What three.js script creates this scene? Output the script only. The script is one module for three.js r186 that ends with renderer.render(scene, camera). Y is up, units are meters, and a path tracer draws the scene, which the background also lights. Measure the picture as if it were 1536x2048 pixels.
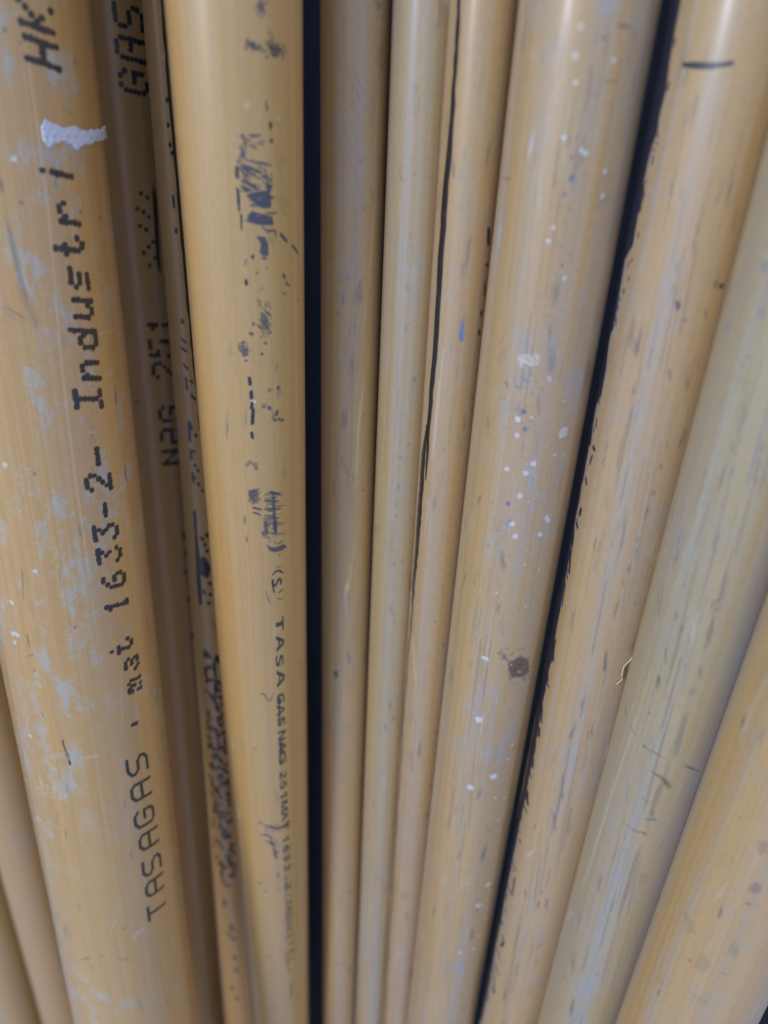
import * as THREE from 'three';
import { ImprovedNoise } from 'three/addons/math/ImprovedNoise.js';

// ---------- camera: hand-held phone, tipped down at the upright pipes ----------
const scene = new THREE.Scene();
const camera = new THREE.PerspectiveCamera(67.311, 0.75, 0.01, 100);
camera.position.set(0, 0.68, 0);
camera.rotation.order = 'YXZ';
camera.rotation.set(THREE.MathUtils.degToRad(-27.69), 0, THREE.MathUtils.degToRad(3.228));
camera.focus = 0.232;
camera.userData.fStop = 6.5;

// ---------- light: overcast sky, a weak and very soft sun ----------
{
  const w = 64, h = 32, px = new Float32Array(w * h * 4);
  for (let j = 0; j < h; j++) for (let i = 0; i < w; i++) {
    const el = ((j + 0.5) / h - 0.5) * Math.PI;                 // row 0 is the nadir
    const z = Math.max(0, Math.sin(el));
    const g = 0.68 * (1 + 0.1 * z);
    px.set([g * 0.74, g * 0.94, g * 1.40, 1], (j * w + i) * 4);
  }
  const sky = new THREE.DataTexture(px, w, h, THREE.RGBAFormat, THREE.FloatType);
  sky.mapping = THREE.EquirectangularReflectionMapping;
  sky.magFilter = THREE.LinearFilter; sky.minFilter = THREE.LinearFilter;
  sky.needsUpdate = true;
  scene.background = sky; scene.environment = sky;
}
const sun = new THREE.DirectionalLight(0xe8efff, 1.5);
sun.position.set(-1.34, 0.9, 1.26); sun.target.position.set(0, 0.5, -0.22);
sun.castShadow = true; sun.shadow.radius = 26; sun.shadow.mapSize.set(2048, 2048);
Object.assign(sun.shadow.camera, { left: -1, right: 1, top: 1, bottom: -1, near: 0.1, far: 6 });
scene.add(sun, sun.target);
const renderer = new THREE.WebGLRenderer({ antialias: true });
renderer.toneMapping = THREE.LinearToneMapping;
renderer.toneMappingExposure = 0.92;
renderer.shadowMap.enabled = true;

// pipe axes (metres)
const AXES = {"P1":{"q":[-0.10144,-0.21,-0.0192,-0.065],"r":0.025},"P4":{"q":[-0.0417,-0.226,-0.00087,0.06],"r":0.016},"P3":{"q":[-0.06389,-0.272,0.00835,0.03],"r":0.016},"P2":{"q":[-0.10828,-0.322,0.00123,0.0],"r":0.021},"P5":{"q":[-0.01259,-0.2455,-0.01173,0.03],"r":0.0094},"P6":{"q":[0.00583,-0.2385,-0.01086,0.03],"r":0.0088},"P7":{"q":[0.01978,-0.2275,-0.01207,0.03],"r":0.0086},"P8":{"q":[0.04023,-0.2115,-0.00346,0.02],"r":0.0157},"P9":{"q":[0.07243,-0.204,-0.00351,0.015],"r":0.0156},"P10":{"q":[0.09,-0.178,0.00151,0.012],"r":0.0155},"P11":{"q":[0.10909,-0.1495,0.01102,0.004],"r":0.0185},"P0a":{"q":[-0.19818,-0.3,-0.02869,-0.03],"r":0.016},"P0b":{"q":[-0.23764,-0.318,-0.01326,-0.03],"r":0.016},"PB":{"q":[-0.03314,-0.3,-0.01228,0.03],"r":0.016},"P0c":{"q":[-0.136,-0.263,-0.014,-0.04],"r":0.0195}};
// marks on each pipe: arc length and height in millimetres
const MARKS = {
  P1: {
    strokes: [
      ["p",0.55,0.68,[18.57,697.36,18.99,682.7,18.88,668.02,18.82,653.48,16.66,612.33,16.27,583.73,16.66,546.36,18.26,520.36,18.9,492.18]],  // pale streak painting the glint along a raised ridge
      ["p",0.45,0.23,[17.48,697.21,17.63,682.58,17.26,667.95,17.02,653.49]],
      ["p",0.6,0.5,[21.87,514.8,19.33,483.49]],
      ["p",0.5,0.58,[19.61,417.01,17.04,359.91]],
      ["p",0.35,0.25,[23.03,689.17,22.68,667.07,22.37,653.45,22.0,628.92]],
      ["g",0.38,1.75,[8.61,652.86,9.21,646.58,9.84,637.1,11.09,629.69,12.14,624.58]],
      ["g",0.6,0.95,[8.94,660.63,9.08,657.34]],
      ["g",0.7,0.3,[-1.99,556.25,-3.28,546.73,-4.13,537.96]],
      ["g",0.6,0.23,[-4.42,534.38,-4.34,529.0,-4.11,525.38]],
      ["g",0.7,0.24,[-4.25,503.83,-3.81,501.13]],
      ["k",0.7,0.33,[1.11,493.95,1.28,490.46,1.73,487.77]],
      ["g",0.7,1.15,[1.49,488.39,2.11,484.63]],
      ["k",0.8,0.49,[2.11,484.63,2.32,482.51]],
      ["g",0.7,0.35,[-3.07,456.79,-3.7,447.35]],
      ["g",0.5,0.22,[8.42,555.01,7.81,544.95]],
      ["g",0.4,0.37,[-3.71,419.02,-3.66,412.29]],
      ["w",0.4,0.56,[5.37,398.02,7.59,405.52,8.88,407.73]],
      ["g",0.7,0.75,[10.22,401.8,12.31,402.9]],
      ["w",0.5,0.99,[6.36,484.63,8.43,485.04,11.85,484.86]],
      ["g",0.5,0.76,[-7.57,385.31,-2.84,388.65]],
      ["g",0.5,0.57,[0.13,389.07,3.42,390.08]],
      ["w",0.4,0.41,[26.53,623.37,30.24,623.89,36.62,624.21]],
      ["w",0.4,0.42,[27.06,621.27,30.89,621.74,37.69,621.93]],
      ["w",0.4,0.42,[26.18,609.68,29.93,610.04,36.36,610.03]],
      ["w",0.4,0.43,[27.51,606.85,31.56,607.08,39.15,606.7]],
      ["w",0.4,0.45,[23.57,566.28,27.22,566.26,33.06,565.56]],
      ["w",0.4,0.39,[21.56,635.57,24.52,636.34,28.88,637.22]],
      ["d",0.37328028348785647,0.73,[33.21,599.69,37.18,601.35,43.49,602.74]],
      ["d",0.42767486149161116,1.3,[23.59,560.3,26.91,563.07,30.5,566.11]],
      ["d",0.42504015140262075,0.77,[29.56,520.9,32.41,522.1,35.65,523.37]],
      ["d",0.41770246630673397,1.76,[22.28,377.24,26.57,379.63,31.38,381.76]],
      ["d",0.6580177629764197,1.35,[26.82,582.83,30.31,585.33,34.31,588.06]],
      ["d",0.4122265609842745,0.95,[28.7,632.82,32.03,635.35,35.94,638.16]],
      ["d",0.5416736043554689,1.5,[30.07,536.95,35.38,538.88,45.56,538.72]],
      ["d",0.6468154308782721,1.35,[24.95,586.18,27.8,588.54,30.85,591.18]],
      ["d",0.40646221214256295,1.07,[27.38,529.25,31.0,531.25,35.22,533.29]],
      ["d",0.5692227609389662,0.62,[26.74,585.9,28.66,587.36,30.62,589.03]],
      ["d",0.6990476059602393,0.89,[28.4,590.24,31.49,592.29,34.99,594.54]],
      ["d",0.4467066922358891,1.11,[30.77,610.15,33.44,611.78,36.5,613.6]],
      ["d",0.6665102855357301,1.1,[26.31,572.61,28.85,574.49,31.54,576.6]],
      ["d",0.565401226295044,1.21,[35.07,630.06,38.85,631.68,46.28,633.09]],
      ["d",0.36498391572370686,0.98,[31.33,600.44,34.1,601.97,37.32,603.63]],
      ["d",0.6859536570645328,1.47,[21.46,470.35,25.43,473.44,29.75,476.66]],
      ["d",0.4936496883741064,1.16,[31.23,645.74,35.92,648.77,43.73,652.08]],
      ["d",0.41699532168305875,1.18,[24.39,367.48,29.14,369.15,34.88,369.95]],
      ["d",0.4659575302197152,1.57,[31.28,546.56,35.0,547.93,39.94,549.05]],
      ["d",0.4769534934238705,1.19,[35.99,648.94,39.76,650.63,47.77,652.35]],
      ["d",0.42277089461510164,0.99,[31.3,585.53,36.77,587.92,47.75,589.06]],
      ["d",0.402374187203356,1.12,[35.57,638.87,39.24,640.47,46.88,641.94]],
      ["d",0.3927956401720468,1.33,[30.88,642.84,33.51,644.69,36.51,646.76]],
      ["d",0.5172166870580648,1.6,[24.42,525.23,27.17,527.26,30.08,529.53]],
      ["d",0.43700509091170486,0.95,[30.85,599.89,33.15,601.24,35.68,602.74]],
      ["d",0.4390377814969836,0.82,[23.03,395.25,26.49,397.2,30.22,399.19]],
      ["d",0.39959561872299704,1.35,[32.44,598.83,35.63,600.35,39.66,601.92]],
      ["d",0.49103672308448193,1.31,[26.6,640.41,29.33,642.8,32.27,645.49]],
      ["d",0.5230008079529959,1.68,[24.07,387.55,28.55,389.47,33.79,390.87]],
      ["d",0.6736020800315548,1.31,[31.76,630.7,36.52,633.43,45.58,636.09]],
      ["d",0.6351891599371746,1.17,[26.22,576.17,29.81,578.79,33.91,581.63]],
      ["d",0.6729799869452688,0.91,[24.85,524.45,28.3,526.83,32.12,529.4]],
      ["d",0.5839231589208553,2.1,[30.58,352.67,38.6,349.97,47.55,346.25]],
      ["d",0.5835164710857683,1.29,[27.69,642.62,29.64,644.29,31.67,646.16]],
    ],
    patches: [
      ["w",0.75,[-13.94,468.47,-8.29,472.6,-4.64,473.24,-2.63,469.68,0.39,469.1,-0.59,466.82,-4.94,466.56,-8.28,466.86,-13.29,465.46]],
      ["w",0.7,[-20.32,450.18,-15.83,454.34,-13.7,453.33,-17.19,449.67]],
      ["w",0.7,[14.04,398.05,17.52,398.3,18.91,396.06,16.17,396.58,14.64,392.68,13.58,393.38]],
      ["b",0.35,[-14.26,402.73,-9.06,404.94,-7.04,400.5,-10.57,396.23,-13.95,395.87]],
    ],
    dots: [
      ["g",0.6,0.41,[-4.23,519.61,10.21,534.89,34.83,651.28,27.52,652.88,12.82,655.17,31.59,686.6,14.47,691.15,5.91,585.35]],
      ["k",0.8,0.18,[34.16,648.2,27.52,652.88,27.95,675.56,14.79,691.18,17.51,689.04]],
      ["w",0.8,0.61,[-11.03,491.94,-9.73,531.75,-8.45,532.1,-7.85,543.36,-1.6,587.93,-9.57,528.71,-21.2,455.14,-20.74,467.44,1.63,554.94,12.58,664.75,-7.92,531.87]],
    ],
    glyphs: [
      ["T",24.64,402.29],
      ["A",25.03,414.56],
      ["S",24.83,425.44],
      ["A",24.93,438.47],
      ["G",24.2,449.79],
      ["A",24.35,462.35],
      ["S",24.01,473.93],
      [".",24.22,491.33],
      ["m",25.47,506.43],
      ["a",25.31,514.88],
      ["t",23.59,522.96],
      ["1",23.85,538.25],
      ["6",23.89,547.14],
      ["3",23.44,555.97],
      ["3",23.22,563.6],
      ["-",23.72,571.28],
      ["2",22.86,579.8],
      ["-",23.42,587.65],
      ["I",23.04,604.64],
      ["n",23.53,612.55],
      ["d",23.81,621.08],
      ["u",23.62,629.14],
      ["s",23.43,636.94],
      ["t",23.04,644.98],
      ["r",22.82,652.86],
      ["i",22.29,661.82],
      ["H",22.53,687.51],
      ["K",22.08,694.67],
    ],
  },
  P4: {
    strokes: [
      ["v",0.85,0.35,[3.4,675.06,4.16,673.55]],
      ["v",0.85,0.24,[3.75,674.85,4.64,673.34]],
      ["g",0.85,0.59,[5.05,674.67,6.51,674.64,8.27,674.81]],
      ["v",0.85,0.3,[3.29,672.65,4.65,673.56]],
      ["v",0.85,0.3,[4.98,672.91,7.4,671.71]],
      ["v",0.85,0.24,[2.46,670.4,3.88,670.0]],
      ["g",0.85,0.47,[2.79,672.3,3.38,672.1]],
      ["g",0.85,0.48,[3.37,671.99,3.76,669.99]],
      ["g",0.85,0.48,[3.85,669.32,8.31,668.66,11.02,668.14]],
      ["g",0.85,0.84,[1.91,669.04,3.8,668.2,6.46,667.08,9.29,666.35]],
      ["g",0.85,0.6,[2.59,668.16,6.42,666.05]],
      ["v",0.85,0.36,[2.76,666.81,5.39,665.36]],
      ["g",0.85,0.73,[2.43,664.97,4.36,664.43,6.79,662.57]],
      ["g",0.85,0.49,[2.37,663.81,5.76,662.23]],
      ["v",0.85,0.37,[2.72,663.36,5.01,662.11]],
      ["v",0.85,0.24,[4.7,666.39,7.68,665.46]],
      ["v",0.85,0.37,[5.1,664.32,7.31,662.68]],
      ["v",0.85,0.24,[4.42,665.58,5.64,665.25]],
      ["v",0.85,0.36,[8.54,667.75,8.77,666.83]],
      ["g",0.85,0.49,[8.73,665.44,9.94,665.13]],
      ["g",0.85,1.11,[8.65,663.35,10.74,663.5]],
      ["g",0.85,0.5,[9.39,661.2,11.09,660.75]],
      ["g",0.85,0.74,[9.17,666.82,9.59,663.08,9.87,658.78]],
      ["g",0.85,0.61,[7.69,665.93,9.54,665.42]],
      ["g",0.85,0.49,[8.35,662.42,10.26,662.11]],
      ["k",0.85,0.72,[2.1,668.15,1.91,666.78,2.0,665.18]],
      ["p",0.5,0.25,[5.29,656.88,8.14,656.45]],
      ["g",0.9,0.63,[7.27,654.28,9.12,652.96,11.15,653.06,11.25,651.18]],
      ["g",0.9,0.51,[6.98,646.53,8.76,646.17]],
      ["k",0.8,0.38,[4.63,646.98,4.87,646.34,5.05,647.61]],
      ["v",0.85,0.79,[12.92,641.94,14.29,640.53]],
      ["v",0.85,0.67,[14.09,639.62,15.39,638.18]],
      ["v",0.6,0.27,[12.95,636.97,14.37,636.18]],
      ["v",0.8,0.47,[9.7,682.25,9.66,680.97,9.7,679.91]],
      ["v",0.75,0.24,[7.31,630.64,8.69,629.33]],
      ["v",0.75,0.23,[5.37,629.3,6.7,628.04]],
      ["v",0.75,0.17,[7.09,635.06,8.45,633.79]],
      ["v",0.75,0.19,[5.37,628.95,6.69,627.68]],
      ["v",0.75,0.27,[7.73,632.83,9.12,631.52]],
      ["v",0.75,0.18,[6.03,630.66,7.37,629.39]],
      ["v",0.75,0.19,[6.07,627.71,7.42,626.42]],
      ["v",0.75,0.22,[7.01,633.3,8.37,632.02]],
      ["v",0.75,0.33,[5.3,636.18,6.6,634.97]],
      ["v",0.75,0.31,[7.38,628.88,8.77,627.55]],
      ["v",0.75,0.27,[7.94,634.76,9.34,633.47]],
      ["v",0.75,0.33,[6.46,631.07,7.81,629.79]],
      ["v",0.75,0.18,[7.12,627.33,8.5,625.99]],
      ["v",0.75,0.3,[6.89,630.09,8.26,628.79]],
      ["v",0.75,0.22,[6.74,628.65,8.11,627.34]],
      ["v",0.75,0.27,[7.79,632.51,9.19,631.2]],
      ["g",0.7,0.54,[0.29,623.8,2.36,624.74]],
      ["g",0.7,0.67,[-0.11,622.71,2.48,623.68]],
      ["g",0.7,0.54,[0.2,622.02,1.23,622.24]],
      ["v",0.6,0.27,[1.44,619.37,2.46,619.21]],
      ["k",0.96,0.83,[2.7,614.63,2.84,612.02]],
      ["k",0.96,0.84,[2.96,610.7,3.02,608.04]],
      ["k",0.96,0.7,[3.17,607.27,2.72,604.97]],
      ["k",0.96,0.78,[3.33,605.34,2.87,600.06]],
      ["k",0.96,0.72,[2.6,597.87,2.73,595.65]],
      ["b",0.18,1.67,[10.69,618.09,10.19,614.84]],
      ["b",0.2,1.42,[11.11,611.27,10.79,607.11]],
      ["v",0.7,0.36,[1.0,578.02,2.39,578.82,4.1,578.99]],
      ["v",0.7,0.36,[0.75,577.44,2.36,578.25,3.87,578.44]],
      ["v",0.7,0.36,[0.73,576.87,2.34,577.68,4.03,577.86]],
      ["v",0.7,0.36,[0.96,576.3,2.32,577.1,4.13,577.27]],
      ["v",0.7,0.36,[0.71,575.72,2.3,576.53,3.88,576.72]],
      ["v",0.7,0.36,[0.84,575.15,2.27,575.96,3.81,576.15]],
      ["v",0.7,0.36,[0.66,574.56,2.25,575.38,3.66,575.58]],
      ["v",0.7,0.36,[0.55,573.98,2.23,574.8,3.88,574.99]],
      ["v",0.7,0.36,[0.72,573.4,2.2,574.22,3.9,574.41]],
      ["g",0.7,0.91,[5.75,577.45,11.29,576.24]],
      ["g",0.7,0.91,[6.73,577.73,10.39,575.98]],
      ["g",0.7,0.61,[5.47,574.82,10.33,573.53]],
      ["g",0.7,1.07,[5.18,571.94,11.16,570.68]],
      ["g",0.7,0.76,[1.39,572.83,4.59,571.69]],
      ["g",0.7,0.61,[1.51,571.12,4.53,569.88]],
      ["g",0.7,0.62,[5.11,569.9,10.17,567.31]],
      ["g",0.7,0.3,[5.31,575.73,9.93,574.77]],
      ["g",0.7,0.31,[5.43,573.71,10.75,572.63]],
      ["g",0.7,0.92,[8.33,577.85,8.28,561.38]],
      ["g",0.7,0.78,[8.92,569.15,8.71,561.26]],
      ["g",0.7,0.47,[6.78,566.41,9.27,566.28]],
      ["g",0.7,0.47,[7.13,564.48,8.79,564.31]],
      ["g",0.7,0.47,[7.07,562.61,8.74,562.67]],
      ["g",0.7,0.62,[4.52,563.97,4.83,561.58]],
      ["g",0.7,1.39,[5.6,569.38,5.63,565.22,5.43,561.73]],
      ["v",0.7,0.48,[8.62,557.94,11.33,558.72]],
      ["v",0.7,0.32,[7.8,559.11,8.85,558.59]],
      ["v",0.35,0.61,[-0.69,569.56,-0.83,566.57]],
      ["v",0.35,0.62,[-0.41,562.88,-0.49,559.33]],
      ["v",0.3,0.64,[10.3,554.48,9.37,553.33]],
      ["g",0.75,0.78,[5.46,693.47,6.86,693.14]],
      ["g",0.75,0.67,[5.9,692.81,8.05,692.67]],
      ["g",0.75,0.45,[6.82,692.13,8.53,692.41]],
      ["g",0.75,0.79,[10.38,693.89,11.68,692.12]],
      ["g",0.75,0.8,[10.6,692.69,14.72,692.21]],
      ["g",0.75,0.57,[11.1,691.41,13.73,691.48]],
      ["g",0.75,0.23,[11.26,696.33,11.75,694.35]],
      ["g",0.75,0.88,[8.4,701.61,8.82,699.91]],
      ["g",0.75,0.55,[9.63,701.69,9.26,698.58]],
      ["g",0.75,0.23,[14.75,693.24,16.11,691.41]],
      ["v",0.7961020341648473,0.1,[2.68,669.62,2.88,669.32,3.08,669.1]],
      ["v",0.7770381771966104,0.12,[4.02,671.62,4.25,671.44,4.47,671.2]],
      ["v",0.5322622761676485,0.13,[3.85,670.63,4.14,670.36,4.43,670.17]],
      ["v",0.5304061979086594,0.12,[3.51,671.46,3.93,670.96,4.35,670.46]],
      ["v",0.5724980869525331,0.1,[2.3,674.84,2.53,674.59,2.76,674.42]],
      ["v",0.7102187039406483,0.2,[3.85,671.28,4.15,670.81,4.45,670.4]],
      ["v",0.7501873881772005,0.15,[3.12,671.27,3.4,670.9,3.67,670.47]],
      ["v",0.6982850248881811,0.12,[2.91,674.84,3.4,674.47,3.88,674.08]],
      ["v",0.4860798580741825,0.1,[3.88,673.3,4.18,672.96,4.49,672.68]],
      ["v",0.6571280980315519,0.18,[3.97,674.38,4.45,674.03,4.94,673.63]],
      ["v",0.7747934548463095,0.2,[2.73,671.1,3.2,670.7,3.67,670.34]],
      ["v",0.6781590197159764,0.16,[4.04,673.21,4.34,672.74,4.65,672.2]],
      ["v",0.6822233372020762,0.16,[3.93,673.62,4.31,673.17,4.68,672.63]],
      ["v",0.588526939886376,0.19,[2.43,670.21,2.65,669.88,2.89,669.58]],
      ["v",0.6734980447825162,0.16,[3.67,670.27,3.97,669.72,4.28,669.19]],
      ["v",0.6546060176543198,0.17,[3.03,669.37,3.24,669.16,3.46,668.95]],
      ["v",0.7029473312105021,0.18,[3.38,673.61,3.6,673.39,3.83,673.24]],
      ["v",0.6794758612494964,0.09,[2.06,669.58,2.3,669.15,2.54,668.78]],
      ["v",0.595147083399801,0.14,[3.57,674.97,3.72,674.78,3.88,674.52]],
      ["v",0.4908933929750086,0.14,[3.94,670.9,4.14,670.56,4.34,670.24]],
      ["v",0.7324272613706193,0.13,[2.65,669.73,2.98,669.21,3.32,668.71]],
      ["v",0.5683024271282003,0.19,[3.58,672.53,3.8,672.32,4.01,672.19]],
      ["v",0.5619162232390459,0.13,[3.56,673.01,3.92,672.53,4.29,672.06]],
      ["v",0.7226492245501928,0.19,[3.18,674.92,3.47,674.71,3.75,674.42]],
      ["v",0.6940021114733705,0.12,[1.99,669.32,2.23,669.09,2.47,668.94]],
      ["v",0.5332701136911208,0.14,[3.88,672.26,4.2,671.97,4.53,671.77]],
      ["v",0.7346167395357761,0.14,[2.06,663.72,3.42,663.35,4.8,662.97]],
      ["v",0.7706666328938265,0.19,[6.64,668.22,7.24,667.83,7.84,667.36]],
      ["v",0.7163135591662387,0.14,[2.43,667.2,3.25,666.97,4.09,666.82]],
      ["v",0.7426000523530122,0.22,[3.31,662.74,4.03,662.47,4.77,662.28]],
      ["v",0.5454409283990622,0.18,[6.7,668.61,7.64,667.86,8.61,667.16]],
      ["v",0.7628615315107602,0.16,[2.45,667.83,3.37,667.42,4.3,666.97]],
      ["v",0.70509807090599,0.13,[5.99,664.05,6.7,663.89,7.43,663.67]],
      ["v",0.5748159061270581,0.19,[2.4,664.94,3.21,664.57,4.03,664.29]],
      ["v",0.7586376627486159,0.13,[3.38,662.75,3.95,662.53,4.52,662.37]],
      ["v",0.5574598181127315,0.19,[6.47,665.59,7.32,665.38,8.19,665.14]],
      ["v",0.7764592399726796,0.12,[3.36,665.92,4.24,665.6,5.12,665.2]],
      ["v",0.6737594407413614,0.17,[5.37,666.07,6.19,665.8,7.02,665.59]],
      ["v",0.7563789178783867,0.17,[6.42,665.55,7.52,665.19,8.65,664.82]],
      ["v",0.6070902526333505,0.11,[1.8,666.05,2.35,665.7,2.89,665.29]],
      ["v",0.6950771315707458,0.14,[3.98,666.77,4.59,666.41,5.21,666.06]],
      ["v",0.6343789553195305,0.17,[6.49,663.13,7.34,662.81,8.21,662.49]],
      ["v",0.8458354897353784,0.21,[6.34,667.4,6.96,667.09,7.59,666.8]],
      ["v",0.5373803572440463,0.2,[2.39,664.4,2.91,664.08,3.45,663.82]],
      ["v",0.671657147109761,0.13,[6.34,664.23,7.28,663.74,8.23,663.16]],
      ["v",0.8119370551984897,0.18,[6.23,667.39,6.98,666.99,7.74,666.66]],
      ["v",0.5344959788625697,0.2,[2.76,666.04,3.77,665.79,4.79,665.6]],
      ["v",0.834801145394363,0.13,[3.42,668.3,4.64,667.73,5.88,667.2]],
      ["v",0.511225745715165,0.22,[5.65,667.9,6.72,667.12,7.81,666.22]],
      ["v",0.7243187197150046,0.18,[3.18,665.5,3.76,665.23,4.36,664.98]],
      ["v",0.5453667642779036,0.15,[4.42,665.4,4.94,665.11,5.48,664.75]],
      ["v",0.7279927993706619,0.17,[5.61,666.68,6.38,666.41,7.15,666.06]],
      ["v",0.6134372530994782,0.17,[1.27,663.02,2.45,662.69,3.64,662.33]],
      ["v",0.568001432816787,0.13,[3.16,664.32,4.07,663.84,4.99,663.38]],
      ["v",0.835610482689771,0.17,[3.82,664.98,4.77,664.51,5.72,663.98]],
      ["v",0.6175319523038458,0.14,[5.11,664.67,5.85,664.08,6.6,663.44]],
      ["v",0.7356249141423494,0.14,[2.93,666.7,3.87,666.41,4.81,666.09]],
      ["v",0.5425814048304624,0.2,[3.12,663.72,3.8,663.28,4.49,662.76]],
      ["v",0.6989796020142307,0.1,[6.39,668.34,7.74,668.01,9.14,667.7]],
      ["v",0.7589381686373691,0.13,[2.8,667.35,3.47,666.8,4.14,666.23]],
      ["v",0.797913945112073,0.12,[8.76,666.57,9.12,666.54,9.48,666.42]],
      ["v",0.6982943108859843,0.17,[8.5,662.5,9.29,662.42,10.1,662.31]],
      ["v",0.6184872640437201,0.18,[7.87,664.91,8.44,664.76,9.02,664.68]],
      ["v",0.5715123393546265,0.15,[9.5,664.53,10.02,664.61,10.55,664.6]],
      ["v",0.6942445070958958,0.24,[8.02,664.33,8.69,664.22,9.36,664.07]],
      ["v",0.7935983693820869,0.24,[10.0,664.63,10.37,664.49,10.75,664.43]],
      ["v",0.6789563445175087,0.24,[9.48,662.59,10.18,662.53,10.89,662.48]],
      ["v",0.6952849666691963,0.24,[10.12,665.24,10.47,665.21,10.84,665.21]],
      ["v",0.6137247479715877,0.17,[8.25,665.96,8.98,665.91,9.74,665.84]],
      ["v",0.6302642318780092,0.21,[10.0,666.32,10.33,666.21,10.66,666.16]],
      ["v",0.6605331323523004,0.15,[9.56,665.24,10.06,665.25,10.58,665.29]],
      ["v",0.7173177730493321,0.25,[9.04,661.02,9.74,660.82,10.46,660.7]],
      ["v",0.6940328560707046,0.24,[8.47,664.0,9.15,663.84,9.85,663.72]],
      ["v",0.7857224075468443,0.14,[8.29,663.13,8.93,663.2,9.57,663.18]],
      ["v",0.7414717848969458,0.22,[9.61,665.04,10.35,665.14,11.11,665.17]],
      ["v",0.7108710616506173,0.13,[9.86,663.41,10.22,663.41,10.59,663.4]],
      ["v",0.48173783267412146,0.2,[9.5,665.7,9.85,665.66,10.2,665.55]],
      ["v",0.6636646351953779,0.18,[8.43,662.05,8.76,662.07,9.09,662.06]],
      ["g",0.4202978490542222,0.39,[7.05,659.89,7.72,659.72,8.4,659.48]],
      ["g",0.40964925833690685,0.45,[4.41,659.18,5.34,659.18,6.29,659.16]],
      ["g",0.5692957897512462,0.44,[5.63,660.51,6.13,660.48,6.64,660.47]],
      ["g",0.580294162090833,0.33,[8.12,659.82,9.08,659.54,10.07,659.31]],
      ["g",0.5652551283382387,0.44,[4.75,661.67,5.5,661.72,6.27,661.77]],
      ["g",0.4555857998542114,0.29,[5.79,660.2,6.7,660.26,7.61,660.23]],
      ["g",0.5468785575413532,0.43,[6.51,659.07,7.63,659.1,8.78,659.04]],
      ["g",0.5071410688289499,0.37,[8.76,658.86,9.53,658.68,10.32,658.53]],
      ["g",0.4706025332349839,0.3,[5.29,659.14,5.79,659.13,6.29,659.03]],
      ["g",0.5547569958963989,0.42,[4.37,660.33,5.38,660.39,6.41,660.37]],
      ["g",0.39903360081209643,0.32,[7.35,661.38,7.8,661.23,8.25,661.11]],
      ["g",0.5913757632580527,0.27,[6.31,659.09,7.27,659.02,8.25,659.02]],
      ["g",0.47164773871099247,0.28,[5.21,659.52,5.69,659.5,6.17,659.51]],
      ["g",0.46782104795758894,0.35,[6.83,661.72,7.55,661.72,8.29,661.78]],
      ["g",0.42243326274209375,0.44,[4.81,655.34,6.3,655.03,7.83,654.7]],
      ["g",0.47733438616445834,0.46,[3.51,656.09,5.11,655.74,6.75,655.35]],
      ["g",0.3980073083335944,0.38,[8.75,657.22,10.17,657.08,11.67,656.93]],
      ["g",0.45572753286238454,0.31,[6.49,657.04,7.41,656.96,8.36,656.9]],
      ["g",0.5269571071505762,0.29,[4.44,656.42,5.45,656.24,6.46,656.04]],
      ["g",0.3681478241638559,0.27,[3.05,655.51,4.69,655.67,6.36,655.86]],
      ["g",0.5352739198242827,0.26,[5.81,657.14,7.32,656.81,8.88,656.35]],
      ["g",0.3909279033031852,0.37,[5.76,656.52,6.88,656.48,8.02,656.4]],
      ["g",0.44694798654475837,0.47,[5.66,655.17,7.12,654.81,8.62,654.41]],
      ["g",0.5452466925735407,0.39,[8.21,657.33,9.1,657.1,10.03,656.86]],
      ["g",0.5386388740557723,0.4,[4.12,655.89,4.84,655.72,5.56,655.51]],
      ["g",0.3669012149140872,0.48,[8.9,657.45,10.26,657.26,11.71,657.13]],
      ["v",0.6496733136260162,0.15,[4.32,674.14,5.26,673.54,6.21,673.0]],
      ["v",0.46789052551603466,0.17,[6.9,673.24,7.99,672.88,9.12,672.59]],
      ["v",0.5396577033389138,0.1,[4.07,673.98,4.85,673.75,5.64,673.54]],
      ["v",0.6714299905602523,0.18,[5.23,674.73,5.77,674.51,6.31,674.24]],
      ["v",0.4659307088596741,0.14,[4.44,674.08,5.22,673.59,6.0,673.17]],
      ["v",0.5434113206880629,0.12,[7.11,673.52,7.9,673.26,8.71,673.03]],
      ["v",0.6138311668429955,0.12,[5.75,673.43,6.63,672.86,7.53,672.3]],
      ["v",0.593868960806979,0.13,[7.09,674.11,8.14,673.68,9.22,673.2]],
      ["v",0.6973022230884431,0.18,[6.46,627.7,6.9,627.33,7.34,626.97]],
      ["v",0.5323643984059568,0.17,[8.31,631.99,8.96,631.4,9.63,630.82]],
      ["v",0.6836982505024468,0.21,[7.94,627.45,8.53,626.76,9.13,625.98]],
      ["v",0.4616065645894959,0.13,[6.23,635.12,6.6,634.76,6.98,634.43]],
      ["v",0.4653776067616278,0.17,[6.88,632.51,7.15,632.13,7.42,631.75]],
      ["v",0.5433102060860607,0.17,[6.39,632.66,6.98,632.18,7.58,631.68]],
      ["v",0.45700904514020857,0.15,[7.1,631.36,7.81,630.85,8.53,630.42]],
      ["v",0.6808186367794915,0.18,[7.01,633.43,7.66,632.74,8.32,632.06]],
      ["v",0.4645582772683162,0.12,[5.75,626.43,6.36,625.94,6.98,625.31]],
      ["v",0.6140181744094887,0.18,[7.34,633.73,7.67,633.28,8.0,632.93]],
      ["v",0.5428281890402614,0.17,[8.48,627.76,8.77,627.42,9.06,627.01]],
      ["v",0.6503439680342191,0.11,[7.68,628.72,8.13,628.37,8.58,628.07]],
      ["v",0.6653643668276692,0.11,[5.38,634.99,6.23,634.44,7.1,633.89]],
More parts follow.
